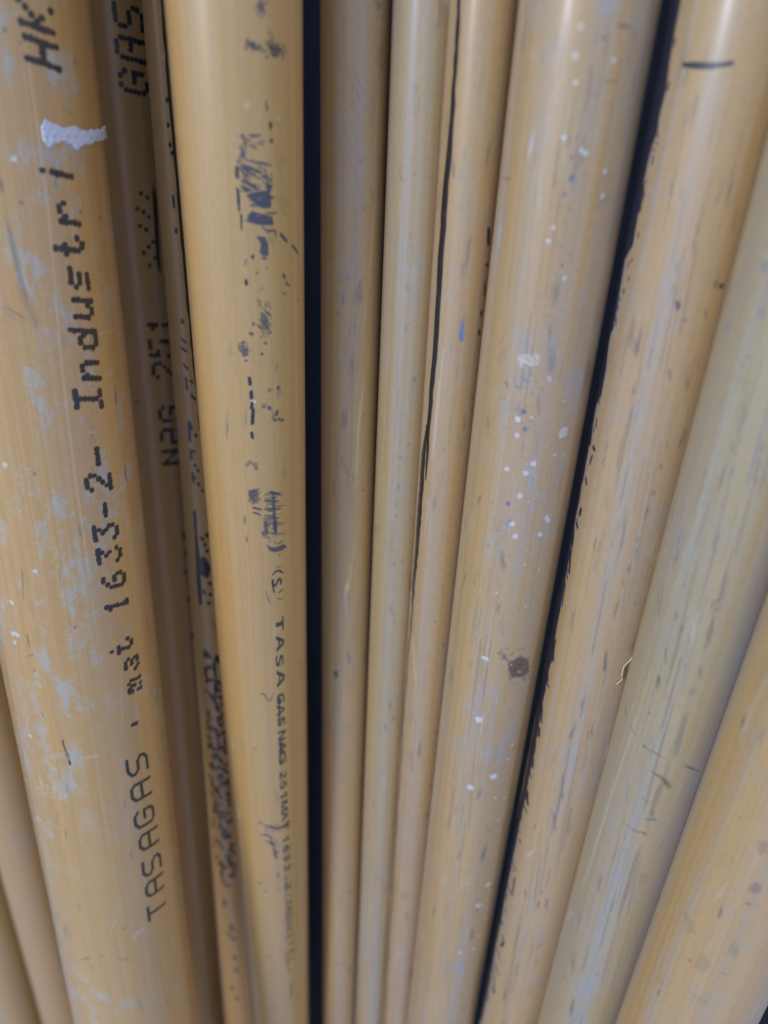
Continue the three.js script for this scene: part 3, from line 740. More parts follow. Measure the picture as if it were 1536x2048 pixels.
      ["g",0.3444859059151987,0.37,[3.53,412.02]],
      ["g",0.2673332469331291,0.33,[2.1,414.28]],
      ["g",0.2520882946912816,0.43,[4.02,404.96]],
      ["g",0.3120008728371323,0.23,[4.53,403.91]],
      ["g",0.37690880966096246,0.44,[4.92,409.44]],
      ["g",0.26957659412206986,0.41,[3.2,417.03]],
      ["g",0.2372908459336617,0.38,[4.02,409.91]],
      ["v",0.47222569537960757,0.29,[1.77,622.3]],
      ["v",0.3216724813290176,0.22,[3.81,621.94]],
      ["v",0.3418364012422731,0.15,[2.44,622.97]],
      ["v",0.4909237175455371,0.2,[1.42,624.41]],
      ["v",0.34568372514793066,0.21,[2.72,624.11]],
      ["v",0.42251429869695784,0.3,[3.08,622.35]],
      ["v",0.34192960125495653,0.27,[1.05,624.14]],
      ["v",0.39128272538368936,0.29,[1.5,622.72]],
      ["v",0.26837987129721536,0.38,[2.57,623.72]],
      ["v",0.4684692089657395,0.29,[0.41,622.96]],
      ["v",0.49426821589073744,0.35,[0.24,623.69]],
      ["v",0.4287363787371366,0.24,[2.94,621.79]],
      ["v",0.4730955115513559,0.16,[1.79,623.58]],
      ["v",0.38195997793268677,0.18,[-0.24,623.45]],
      ["v",0.31479873611689013,0.3,[1.19,623.31]],
      ["v",0.39305429379291146,0.31,[1.21,623.55]],
      ["v",0.2509279680805222,0.33,[1.58,624.65]],
      ["v",0.37274797994963194,0.25,[2.44,622.54]],
      ["v",0.32120305883725087,0.23,[9.0,602.54]],
      ["v",0.3009065862272804,0.39,[9.14,600.92]],
      ["v",0.39926936575126204,0.26,[10.41,603.15]],
      ["v",0.39254298062027954,0.17,[8.66,603.66]],
      ["v",0.31869957273562677,0.38,[8.92,601.71]],
      ["v",0.2851547868825651,0.37,[8.83,603.45]],
      ["v",0.2532650889012957,0.36,[9.2,602.36]],
      ["v",0.31910329728055903,0.17,[7.77,601.1]],
      ["v",0.3243152120998062,0.4,[9.42,602.49]],
      ["v",0.2748190199014484,0.31,[8.62,601.98]],
    ],
    glyphs: [
      ["S",8.97,543.36],
      ["T",9.24,525.69],
      ["A",9.22,517.32],
      ["S",8.84,509.51],
      ["A",9.03,501.22],
      ["G",8.79,491.36],
      ["A",8.66,485.67],
      ["S",8.72,479.77],
      ["N",8.75,472.43],
      ["A",8.82,466.5],
      ["G",8.68,460.55],
      ["2",8.67,450.71],
      ["5",8.75,444.88],
      ["1",8.84,438.93],
      ["M",8.91,432.25],
      ["A",9.0,426.03],
      ["T",9.09,419.69],
      ["1",9.12,411.29],
      ["6",9.21,404.89],
      ["3",9.3,398.48],
      ["3",9.39,392.06],
      ["-",9.48,385.61],
      ["2",9.57,379.16],
      ["I",9.76,366.2],
      ["N",9.85,359.71],
      ["D",9.94,353.2],
      ["U",10.04,346.69],
      ["S",10.13,340.16],
      ["T",10.23,333.63],
      ["R",10.32,327.09],
      ["I",10.42,320.54],
    ],
  },
  P3: {
    strokes: [
      ["k",0.95,1.08,[-8.24,653.64,-8.14,649.71]],
      ["k",0.95,0.84,[-9.37,608.23,-6.96,607.01]],
      ["k",0.95,0.85,[-9.69,605.15,-6.96,604.01]],
      ["k",0.95,0.86,[-9.09,599.18,-6.95,597.88]],
      ["k",0.95,0.86,[-6.49,593.97,-5.27,593.3]],
      ["k",0.95,0.87,[-6.63,588.96,-4.74,587.03]],
      ["n",0.95,1.22,[-8.32,594.91,-8.2,589.97]],
      ["n",0.95,1.07,[-8.34,578.76,-7.49,575.16]],
      ["n",0.95,1.26,[-8.48,578.28,-8.53,574.43,-8.63,570.02]],
      ["k",0.9,0.71,[-8.01,576.97,-6.66,576.35]],
      ["n",0.95,1.28,[-8.59,567.08,-8.33,563.17]],
      ["n",0.95,1.3,[-8.47,558.06,-8.25,553.49]],
      ["k",0.9,0.74,[-7.72,556.24,-6.91,555.44]],
      ["k",0.9,1.3,[-4.15,469.49,-4.21,463.31,-3.89,458.53,-4.55,451.96,-5.51,445.84]],
      ["k",0.95,1.36,[-5.6,427.88,-4.88,423.55,-4.91,417.29]],
      ["n",0.9,0.9,[-7.18,434.73,-9.45,433.83,-11.09,429.34,-10.5,425.9,-7.99,427.85]],
      ["k",0.85,1.56,[-7.51,332.39,-8.82,324.4,-7.44,319.4,-3.76,318.49]],
      ["k",0.95,1.6,[-7.44,304.88,-8.26,297.83]],
    ],
    patches: [
      ["n",0.95,[-9.69,541.05,-8.14,541.61,-8.28,529.15,-7.77,521.35,-8.31,497.74,-10.2,496.54,-10.63,508.32,-10.0,520.45,-9.64,531.99]],
      ["k",0.95,[-7.54,520.28,-5.64,522.05,-3.88,519.62,-3.25,516.85,-4.02,512.85,-6.07,511.38,-7.77,513.15]],
      ["k",0.95,[-7.66,706.23,-7.57,704.1,-7.48,701.95,-7.58,699.77,-7.55,697.57,-7.6,695.35,-7.38,693.12,-7.26,690.86,-7.45,688.36,-7.41,685.04,-7.26,681.67,-7.08,678.25,-7.15,674.77,-6.87,671.26,-6.84,667.68,-6.87,664.04,-6.61,660.52,-6.54,657.16,-6.69,653.72,-6.56,650.27,-6.48,646.76,-6.36,643.21,-6.36,639.59,-6.02,635.96,-6.06,632.43,-6.02,629.01,-5.77,625.56,-5.9,622.02,-5.74,618.46,-5.24,614.91,-5.3,611.23,-5.31,607.5,-4.99,603.77,-5.07,599.92,-4.71,596.1,-4.49,592.19,-4.22,588.23,-4.15,584.18,-4.27,580.04,-4.0,575.9,-3.35,576.01,-3.39,580.19,-3.54,584.28,-3.53,588.34,-3.55,592.33,-3.87,596.23,-3.95,600.1,-3.74,603.96,-4.02,607.7,-4.24,611.39,-4.01,615.09,-4.39,618.66,-4.6,622.2,-4.65,625.71,-4.7,629.18,-4.78,632.6,-4.82,636.11,-5.01,639.75,-4.93,643.37,-5.27,646.9,-5.23,650.41,-5.32,653.86,-5.34,657.27,-5.4,660.63,-5.53,664.15,-5.59,667.78,-5.49,671.37,-5.7,674.87,-5.81,678.34,-5.94,681.75,-6.0,685.11,-6.01,688.43,-5.91,690.92,-5.94,693.17,-6.12,695.4,-6.14,697.62,-6.04,699.81,-6.08,701.98,-6.16,704.13,-6.33,706.25]],  // gap shade along the pipe in front, painted into the colour
    ],
    dots: [
      ["k",0.95,0.83,[-8.03,643.12,-8.17,614.38]],
      ["k",0.95,0.75,[-7.62,679.55,-8.13,672.99,-7.9,667.64,-7.14,665.52]],
      ["k",0.95,0.73,[-5.55,573.48,-7.04,561.02,-5.79,559.31,-5.93,553.64,-4.5,551.37,-7.15,566.74]],
      ["k",0.95,0.99,[-5.95,529.92,-3.65,532.17,-5.01,527.36,-4.1,524.75,-6.01,520.79,-4.53,517.72,-5.4,512.77,-3.94,509.59,-6.85,504.48,-3.99,504.15,-5.11,499.54,-6.86,517.02,-5.83,515.01,-7.44,513.28]],
      ["k",0.95,1.08,[-8.88,470.27,-6.49,470.69,-8.68,463.52,-4.57,467.32,-4.43,464.62,-9.31,455.49,-4.77,453.31,-4.34,455.58,-9.73,450.24,-5.79,446.45,-4.61,445.45,-2.76,458.13,-6.0,458.49]],
      ["n",0.9,1.11,[-1.75,419.81,-2.16,417.37,-2.0,407.81,-2.46,404.45,-11.09,403.17,-1.95,374.8,-1.92,389.57,-1.68,427.57,-1.69,439.62]],
      ["k",0.92,1.16,[-10.96,415.4,-7.7,415.93,-4.61,411.04,-5.8,412.93,-4.09,408.82,-11.81,395.12,-10.51,393.62,-4.78,395.38,-3.24,394.28,-5.65,391.62,-11.8,384.04,-10.02,382.89,-7.21,389.09,-10.59,375.42,-6.34,379.21,-6.28,373.96,-10.97,370.65,-11.54,363.83,-6.97,368.19,-6.43,364.9,-5.41,357.2,-4.09,355.96,-6.33,403.78,-5.2,405.94]],
      ["k",0.85,1.51,[-4.72,356.98,-3.74,356.48,-13.41,343.68,-11.84,335.56,-9.2,332.07,-2.92,337.76,-2.69,335.4,-3.4,326.73,-5.23,317.76,-4.63,282.89,-6.57,274.9,-3.62,272.14,-4.35,280.81,-3.6,254.69,-3.33,242.78,-6.63,221.92,-3.71,213.62,-4.63,190.39,-6.4,189.04]],
      ["k",0.85,1.41,[-8.33,472.57,-7.1,471.77,-2.34,471.94,-2.98,470.43,-1.33,469.38,0.3,468.19,-6.65,465.08,-9.31,462.38,0.23,464.02,-9.26,459.59,-0.21,461.19,-8.01,457.41,-0.84,458.29,-1.1,456.84,-0.23,455.52,-3.36,453.51,-0.24,452.64,-7.16,449.18,-2.22,449.44,-5.74,446.89,-0.16,446.83,-1.28,445.22,-4.29,443.0,-3.74,441.69,-9.67,437.42,-9.6,435.95,-3.1,437.38,-4.21,435.53,-0.49,434.86,-3.02,432.85,-8.36,429.04,-5.67,428.85,-1.47,428.59,-3.97,426.4,-10.34,421.54,-0.83,424.03,-0.94,422.44,-9.36,417.43,-3.85,418.58,-5.66,416.27,-1.38,416.02,-6.54,412.64,-7.53,410.48,-4.57,410.28,0.33,409.77,-9.54,404.29,-9.3,402.8,-3.19,404.19,-0.5,403.12,-4.41,400.44,-5.33,398.38,-0.81,398.07,-1.65,396.23,-10.34,390.21,-0.61,393.01,-8.49,388.08,-7.1,387.22,-1.1,387.78,-5.67,384.52,-1.52,384.23,-9.1,378.9,-0.76,380.86,-9.05,375.38,-9.5,373.25,-4.96,374.24,-6.91,371.4,-4.45,370.87,-0.52,370.17,-2.6,367.91,-12.34,359.83,-7.43,361.93,-4.53,361.68,-5.25,359.48,-2.63,358.67,-5.33,355.69,-11.35,349.43,-8.6,349.83,-1.25,351.48,-7.09,347.05,-2.16,347.44,0.2,345.93,-3.79,343.02,-3.23,341.29,-4.04,339.01,-7.91,334.76,-0.64,336.07,-5.88,332.13,-0.68,332.09,-8.18,326.54,-1.19,327.98]],
    ],
  },
  P2: {
    strokes: [
      ["k",0.95,1.34,[17.35,651.15,17.54,645.14,17.38,635.47,17.04,629.18,17.05,623.67,17.05,618.06]],
    ],
    dots: [
      ["k",0.95,0.77,[12.4,647.4,14.62,646.09,10.55,642.26,12.71,640.94,14.46,639.37,10.87,636.16,13.07,634.78,11.34,626.3,13.44,628.48,13.29,621.62,15.53,624.25,15.58,630.18]],
      ["k",0.95,1.0,[18.75,500.65,18.61,499.05,18.9,489.89,17.75,480.1,18.58,464.13,19.13,443.06,18.96,440.87]],
      ["r",0.9,0.62,[3.43,566.66]],
      ["g",0.5,0.59,[12.62,608.93]],
    ],
    glyphs: [
      ["S",13.57,702.68],
      ["A",13.29,693.37],
      ["G",13.51,683.48],
      ["1",15.33,598.31],
      ["5",15.12,588.72],
      ["2",15.61,579.39],
      ["G",16.69,560.07],
      ["A",16.54,550.02],
      ["N",16.67,540.09],
    ],
  },
  P5: {
    strokes: [
      ["w",0.4092653425057122,0.27,[-2.01,613.07,-2.11,607.76]],
      ["b",0.2778397802405889,0.24,[-1.57,637.37,-1.79,626.01]],
      ["b",0.4463180395800093,0.23,[1.73,440.64,1.56,420.05]],
      ["g",0.2657659158559523,0.24,[-0.4,594.37,-0.55,584.58]],
      ["b",0.43392269446379206,0.23,[-0.82,618.47,-1.01,607.27]],
      ["b",0.24079709745959524,0.19,[-2.58,703.45,-2.76,696.49]],
      ["w",0.3841043298970571,0.35,[1.4,370.63,1.25,352.4]],
      ["w",0.22019321834846003,0.19,[2.4,601.52,2.37,598.44]],
      ["w",0.31291011821660214,0.38,[0.39,509.43,0.25,497.44]],
      ["w",0.41568990048525933,0.3,[4.56,579.3,4.52,571.2]],
      ["w",0.23686249385641173,0.29,[2.43,636.91,2.36,630.01]],
      ["b",0.35656472020386243,0.34,[4.72,330.28,4.67,317.03]],
      ["g",0.31640914313630997,0.28,[0.77,287.82,0.71,278.9]],
      ["g",0.27270362390062264,0.25,[0.65,659.67,0.61,656.74]],
      ["b",0.431036116092292,0.15,[-0.05,686.62,-0.24,676.23]],
      ["b",0.20920739994637572,0.23,[3.19,626.71,3.07,613.87]],
      ["b",0.21532691134149826,0.31,[-1.93,548.37,-2.24,530.06]],
      ["b",0.3029593547829985,0.15,[0.62,645.06,0.45,633.39]],
      ["g",0.2806722481455331,0.33,[1.62,525.53,1.54,517.54]],
      ["g",0.24402116334090113,0.22,[-1.56,675.2,-1.65,671.05]],
      ["g",0.40167059354499957,0.27,[3.09,641.77,3.05,637.06]],
      ["w",0.3416894130445697,0.16,[3.1,604.53,3.04,597.93]],
      ["b",0.21747136558458796,0.18,[3.32,546.88,3.18,527.74]],
      ["b",0.35596398036247795,0.26,[-0.88,318.36,-1.22,285.0]],
      ["b",0.20537499411795263,0.26,[-1.16,388.88,-1.39,369.97]],
      ["b",0.35927219437578983,0.29,[3.7,390.7,3.57,364.59]],
      ["w",0.22174702615807912,0.31,[0.09,504.7,-0.12,487.09]],
      ["w",0.3051409954257962,0.32,[7.15,440.11,7.15,431.11]],
      ["b",0.2851170844286878,0.13,[2.8,685.57,2.75,680.69]],
      ["g",0.2551896409387463,0.23,[2.04,485.42,1.92,471.56]],
      ["w",0.41829238625084053,0.33,[1.42,561.4,1.32,551.47]],
      ["b",0.3994733026072227,0.17,[1.07,650.24,1.03,646.75]],
      ["g",0.37779249578674756,0.14,[-3.81,692.66,-3.97,687.46]],
      ["b",0.44599718750181283,0.21,[1.4,634.62,1.32,627.9]],
      ["w",0.40712460360501934,0.27,[-0.89,335.76,-1.24,302.71]],
      ["b",0.4060763220410835,0.38,[0.9,343.66,0.67,314.62]],
      ["g",0.26010471061196905,0.2,[1.66,526.49,1.54,513.87]],
      ["b",0.4443706073331911,0.2,[2.87,659.89,2.79,651.32]],
      ["g",0.37890868221102614,0.25,[1.77,639.49,1.72,635.18]],
      ["w",0.3664386674009138,0.17,[5.15,661.23,5.12,655.19]],
      ["w",0.2978774841011654,0.18,[0.01,648.53,-0.12,640.48]],
      ["b",0.27796259146991054,0.25,[-3.12,580.48,-3.38,568.64]],
      ["w",0.3730953066354029,0.2,[0.03,473.14,-0.08,462.95]],
      ["b",0.4408813957857341,0.27,[0.49,276.26,0.32,255.66]],
      ["r",0.85,0.89,[5.79,704.5,6.65,703.11]],
      ["r",0.8,0.64,[7.75,704.65,6.43,701.82]],
      ["r",0.7,0.4,[7.59,688.81,7.37,686.83]],
      ["r",0.6,0.4,[7.0,685.63,6.87,681.62]],
      ["b",0.5,0.38,[3.57,698.15,4.08,696.87]],
      ["p",0.6,0.58,[10.1,681.64,8.82,664.69,6.86,646.53,5.81,631.93,4.7,619.08]],
      ["p",0.8,0.73,[6.77,616.71,4.91,600.3,3.69,588.7,3.17,571.36,1.89,560.33]],
      ["p",0.8,0.73,[3.67,546.39,1.77,529.95,0.33,521.65,0.73,514.66,2.04,504.16]],
      ["b",0.7,0.42,[1.5,655.95,1.08,652.3]],
      ["b",0.7,0.57,[1.25,651.38,1.19,649.06]],
      ["b",0.7,0.88,[-0.9,636.52,0.14,635.1]],
      ["b",0.7,0.6,[-1.35,632.02,-2.08,626.36]],
      ["b",0.7,0.6,[-3.79,632.26,-3.47,628.25]],
      ["b",0.7,0.44,[-3.55,636.77,-3.24,633.83]],
      ["b",0.7,0.58,[0.29,641.45,0.56,639.77]],
      ["b",0.7,0.29,[1.16,648.12,1.52,641.96]],
      ["b",0.7,0.29,[-7.07,644.06,-6.69,639.27]],
      ["b",0.7,0.46,[-5.55,617.97,-5.21,616.7]],
      ["g",0.5,0.57,[8.58,662.05,9.79,655.61]],
      ["b",0.25,1.27,[6.33,660.38,7.13,655.82]],
      ["b",0.3,1.14,[3.75,509.52,4.29,499.58]],
      ["b",0.4,0.51,[2.36,566.91,1.69,554.26]],
    ],
    patches: [
      ["p",0.7,[-0.03,525.45,1.49,527.72,1.85,524.67,0.64,521.66]],
      ["g",0.8,[-4.08,483.84,-2.61,484.81,-2.23,482.3,-3.3,480.2]],
    ],
    dots: [
      ["r",0.6,0.26,[8.26,701.02,8.11,697.66,8.54,693.5,8.03,690.38]],
      ["r",0.8,0.3,[4.12,655.04,2.46,667.41,-3.44,624.65]],
      ["r",0.6,0.4,[5.44,592.02,5.89,564.46,11.57,485.23]],
      ["g",0.4,0.96,[1.98,289.14,4.74,346.91]],
    ],
  },
  P6: {
    strokes: [
      ["b",0.24347515788799193,0.28,[-1.83,648.76,-1.82,639.54]],
      ["w",0.24142610127441208,0.27,[3.95,658.8,4.08,650.87]],
      ["b",0.221893351553015,0.18,[0.81,647.53,0.84,642.57]],
      ["b",0.27557171493753235,0.3,[0.16,485.94,0.22,473.4]],
      ["w",0.3445643844654154,0.32,[-0.7,497.04,-0.69,492.82]],
      ["b",0.4489263421503673,0.31,[-1.3,316.49,-1.25,288.14]],
      ["w",0.3350789468220845,0.17,[1.15,551.07,1.26,535.17]],
      ["g",0.25535855868550883,0.2,[-4.24,486.12,-4.28,472.1]],
      ["b",0.37744132056716495,0.2,[-2.13,687.27,-2.12,678.54]],
      ["w",0.42490029874764457,0.3,[1.73,480.57,1.78,473.32]],
      ["w",0.22274431670143152,0.23,[1.62,596.82,1.68,590.65]],
      ["g",0.3479402852351735,0.32,[-3.27,470.84,-3.29,452.59]],
      ["b",0.3892605726122194,0.24,[-4.68,384.86,-4.77,357.57]],
      ["g",0.2327534054132606,0.26,[4.56,544.47,4.79,529.36]],
      ["w",0.33440648214099034,0.38,[-4.61,399.84,-4.63,391.3]],
      ["w",0.376883931936526,0.28,[-3.3,580.48,-3.31,575.05]],
      ["b",0.30562771669255817,0.35,[-1.5,377.04,-1.45,347.35]],
      ["g",0.2536522086034877,0.45,[-1.81,386.48,-1.78,357.58]],
      ["w",0.44458667050110673,0.16,[1.72,625.65,1.84,612.74]],
      ["g",0.23608679116561704,0.4,[-1.97,305.37,-1.97,296.92]],
      ["g",0.2780025740685208,0.19,[-2.29,552.75,-2.28,535.05]],
      ["w",0.20953210026449884,0.21,[-4.18,580.19,-4.22,565.72]],
      ["b",0.3140118530293617,0.17,[-3.5,586.05,-3.52,575.48]],
      ["b",0.26348202987811276,0.42,[-1.78,307.86,-1.77,301.07]],
      ["w",0.3118705237549152,0.21,[-4.91,658.07,-4.93,654.53]],
      ["w",0.43183480410163333,0.21,[0.79,489.24,0.84,478.85]],
      ["w",0.40252745158481845,0.15,[-1.43,691.61,-1.41,686.39]],
      ["g",0.31881056315380585,0.29,[-4.28,550.16,-4.3,544.96]],
      ["w",0.33088072318109896,0.31,[-1.32,467.93,-1.27,444.72]],
      ["w",0.2215363244683796,0.13,[-1.19,702.84,-1.16,694.09]],
      ["b",0.2201654284243745,0.2,[2.39,701.22,2.47,695.13]],
      ["g",0.22199787321275388,0.43,[2.86,405.0,3.06,381.0]],
      ["b",0.3199758468099422,0.18,[-0.61,703.9,-0.57,697.38]],
      ["w",0.22074093514886142,0.19,[-3.36,563.08,-3.37,557.43]],
      ["w",0.28701446652712553,0.3,[0.61,599.96,0.63,597.08]],
      ["b",0.2725292265864996,0.26,[0.57,488.02,0.68,466.8]],
      ["g",0.24160858446867156,0.16,[-2.02,585.73,-2.01,580.53]],
      ["b",0.23208664145472027,0.27,[-0.49,379.97,-0.45,366.55]],
      ["g",0.4095250460763118,0.13,[-6.17,680.55,-6.21,677.33]],
      ["g",0.3633840090371664,0.26,[-2.51,605.88,-2.51,596.02]],
      ["g",0.39828449784407693,0.32,[-2.22,558.68,-2.21,542.13]],
      ["w",0.30535838956822803,0.21,[-0.15,442.35,-0.07,419.31]],
      ["b",0.29150682036421854,0.24,[-1.8,569.13,-1.79,561.68]],
      ["g",0.3954402060176483,0.3,[1.98,276.28,2.03,267.74]],
      ["g",0.6,0.32,[-4.83,689.77,-3.72,683.69]],
      ["b",0.6,0.53,[-1.71,669.37,-1.84,667.7]],
      ["g",0.6,0.2,[-5.08,667.47,-5.54,665.74,-4.86,663.67,-3.28,663.37]],
      ["b",0.6,0.67,[-1.48,665.41,-0.29,664.83]],
      ["g",0.6,0.2,[-0.06,664.84,5.41,664.46]],
      ["b",0.6,0.54,[1.1,661.04,1.17,659.96]],
      ["b",0.6,0.56,[-0.92,647.15,-0.77,646.24]],
      ["g",0.6,0.42,[-1.58,650.3,-1.26,648.96]],
      ["g",0.6,0.29,[-1.6,637.23,-1.14,633.38]],
      ["b",0.6,0.59,[-1.44,624.89,-1.03,621.86]],
      ["g",0.6,0.22,[-1.16,624.4,0.81,625.27]],
      ["g",0.6,0.26,[-2.03,686.45,-1.92,684.54]],
      ["g",0.6,0.26,[-2.0,682.21,-1.91,679.08]],
      ["g",0.65,0.56,[-1.39,587.04,-1.22,585.87]],
      ["g",0.65,0.81,[-1.12,581.66,-0.8,580.78]],
      ["g",0.65,0.32,[-1.26,579.82,-1.25,574.88]],
      ["g",0.65,0.49,[-0.9,572.41,-0.92,567.96]],
      ["g",0.65,0.33,[-1.05,566.01,-1.18,561.44]],
      ["g",0.65,0.84,[-1.25,560.44,-0.96,559.16]],
      ["g",0.65,0.42,[-1.31,555.44,-0.98,552.1]],
      ["g",0.65,0.6,[-1.27,550.7,-1.05,549.7]],
      ["g",0.65,0.35,[-1.32,546.55,-1.08,543.79]],
      ["g",0.65,0.61,[-1.16,541.67,-0.87,539.22]],
      ["g",0.65,0.48,[1.65,586.58,1.46,585.09]],
      ["g",0.65,0.34,[2.91,558.79,5.22,558.18]],
      ["g",0.65,0.7,[1.7,541.77,1.94,540.69]],
      ["g",0.65,0.44,[-0.55,529.44,-0.37,527.98]],
      ["g",0.65,0.36,[-0.34,520.44,0.18,515.86]],
      ["g",0.65,0.55,[0.3,515.86,0.75,514.31]],
      ["g",0.65,0.4,[-0.54,581.11,0.62,579.94]],
      ["g",0.65,0.61,[2.02,608.77,2.43,606.57]],
      ["g",0.6,0.99,[-1.2,464.61,-0.64,460.99]],
      ["g",0.6,0.4,[-2.34,465.23,-1.23,463.68]],
      ["g",0.6,0.59,[-0.02,475.63,0.59,473.87]],
      ["g",0.6,0.41,[-2.58,443.22,-1.11,442.67]],
      ["g",0.6,0.42,[-1.24,436.65,-0.81,434.72]],
      ["g",0.6,0.67,[-6.22,396.46,-5.43,391.41]],
      ["g",0.6,1.2,[-8.27,336.15,-6.34,336.43]],
      ["g",0.6,0.98,[0.27,317.01,1.64,314.05]],
      ["g",0.6,0.72,[-13.44,345.98,-13.45,343.32]],
    ],
  },
  P7: {
    strokes: [
      ["g",0.33848282925687173,0.17,[0.35,621.14,0.32,610.26]],
      ["g",0.43525141206899326,0.13,[-2.36,692.28,-2.38,690.47]],
      ["w",0.4139370679619182,0.25,[0.11,665.79,0.09,660.13]],
      ["b",0.35858160657351035,0.16,[-3.06,670.87,-3.14,664.08]],
      ["b",0.28714729843823183,0.25,[0.38,610.04,0.36,599.79]],
      ["b",0.2653945102717369,0.19,[-0.02,699.08,-0.04,694.23]],
      ["g",0.3107621342325876,0.26,[-3.73,484.27,-3.92,463.92]],
      ["w",0.2873382293906848,0.32,[0.68,388.86,0.65,364.04]],
      ["b",0.2281804683408017,0.31,[-3.1,522.99,-3.28,502.79]],
      ["b",0.3321450783853757,0.27,[-0.29,561.64,-0.32,550.93]],
      ["b",0.3043803268041939,0.2,[-2.36,595.34,-2.46,583.32]],
      ["b",0.416342887299792,0.32,[-1.31,512.15,-1.34,505.23]],
      ["w",0.3870672215039117,0.38,[2.18,425.83,2.2,405.94]],
      ["g",0.2844627562596318,0.14,[-0.29,688.77,-0.33,680.9]],
      ["g",0.4378957928474413,0.24,[-0.54,647.02,-0.58,638.69]],
      ["w",0.3650759988505342,0.2,[-5.03,622.84,-5.16,614.9]],
      ["w",0.3686367353536151,0.31,[-4.91,381.97,-5.08,365.38]],
      ["b",0.25905722795519043,0.16,[-1.98,660.22,-2.03,654.52]],
      ["w",0.34079685145580746,0.44,[-2.94,383.29,-3.15,350.88]],
      ["b",0.42560524973708513,0.26,[-1.09,473.49,-1.15,458.02]],
      ["b",0.2624020277938153,0.25,[-1.15,650.2,-1.22,638.76]],
      ["g",0.3880295999328589,0.24,[-6.04,609.05,-6.28,596.97]],
      ["w",0.35266804779580324,0.21,[0.44,420.98,0.4,394.91]],
      ["w",0.42094472946907746,0.21,[0.42,448.38,0.41,436.96]],
      ["g",0.26152801977062146,0.25,[1.39,540.82,1.39,537.48]],
      ["g",0.2909716700855616,0.13,[-1.36,676.11,-1.39,672.51]],
      ["g",0.22653734472104053,0.17,[-1.41,572.88,-1.49,559.37]],
      ["w",0.297533962039334,0.3,[3.08,352.87,3.16,321.7]],
      ["b",0.4109868682841881,0.23,[-1.84,626.79,-1.91,616.89]],
      ["b",0.3780031296212485,0.24,[-2.58,661.15,-2.63,656.17]],
      ["w",0.31587134093464675,0.33,[-1.68,527.74,-1.78,509.61]],
      ["w",0.3703735462026775,0.26,[0.24,462.59,0.2,439.41]],
      ["g",0.2303341782146669,0.26,[1.04,636.55,1.03,627.31]],
      ["g",0.3984638880977682,0.23,[-1.6,502.89,-1.69,487.89]],
      ["g",0.31705076356599027,0.17,[-0.56,660.17,-0.57,656.87]],
      ["g",0.21776634973147047,0.15,[-0.38,602.15,-0.42,590.15]],
      ["g",0.22623294824330492,0.19,[1.46,514.2,1.46,495.45]],
      ["g",0.20417059363801965,0.29,[0.09,524.18,0.07,518.95]],
      ["g",0.43565177725104137,0.26,[3.0,431.12,3.04,413.7]],
      ["b",0.2594348654601805,0.36,[-2.81,423.97,-2.86,416.7]],
      ["g",0.4087071835244548,0.16,[-1.79,690.66,-1.83,685.77]],
      ["w",0.2571562872009744,0.26,[-1.1,609.14,-1.13,604.79]],
      ["w",0.2364698458173392,0.32,[-3.83,463.89,-3.87,459.17]],
      ["g",0.4096905301766882,0.26,[-1.72,593.14,-1.78,584.72]],
      ["w",0.55,1.05,[-4.38,623.11,-4.66,607.67,-4.97,595.61,-5.37,573.22]],
      ["w",0.5,0.65,[-5.46,574.41,-5.95,563.61,-6.39,548.29]],
      ["p",0.85,0.54,[-9.48,517.68,-6.83,506.29,-4.98,491.99]],
      ["p",0.6,0.56,[-4.96,491.68,-3.67,483.05]],
      ["w",0.3,1.59,[-4.02,450.32,-4.08,442.55]],
      ["b",0.55,0.51,[-2.45,673.32,-3.14,668.56]],
      ["b",0.55,0.36,[-1.78,691.16,-2.03,689.38]],
      ["b",0.55,0.67,[0.91,653.49,0.34,647.38,0.36,642.02]],
      ["b",0.55,0.7,[0.8,631.83,0.66,628.0]],
      ["n",0.75,1.2,[6.06,653.79,6.46,648.95]],
      ["n",0.75,0.82,[6.46,644.49,6.97,643.52]],
      ["n",0.75,0.41,[6.46,639.92,7.05,635.18]],
      ["n",0.75,0.7,[6.27,631.72,6.38,630.03]],
      ["n",0.75,0.85,[6.02,626.19,6.45,624.64]],
      ["g",0.65,0.89,[5.77,607.36,6.05,605.16]],
      ["g",0.65,0.75,[6.01,602.74,6.35,601.3]],
      ["g",0.65,0.75,[3.94,598.46,4.1,595.66]],
      ["g",0.65,0.63,[4.43,578.51,4.63,577.87]],
      ["g",0.65,0.48,[4.27,564.02,4.13,562.14]],
      ["g",0.65,0.5,[3.85,544.29,4.18,542.83]],
      ["g",0.65,0.5,[3.87,547.7,4.07,546.97]],
      ["g",0.65,0.53,[3.37,515.43,4.34,512.07]],
      ["g",0.5,1.33,[4.38,472.77,4.29,469.24]],
      ["g",0.5,0.96,[4.52,466.43,4.59,463.66]],
      ["g",0.5,1.2,[4.03,443.11,4.6,440.86]],
      ["g",0.5,1.45,[3.37,316.41,3.43,307.78]],
      ["g",0.5,0.61,[-9.51,441.91,-8.77,441.68]],
    ],
    patches: [
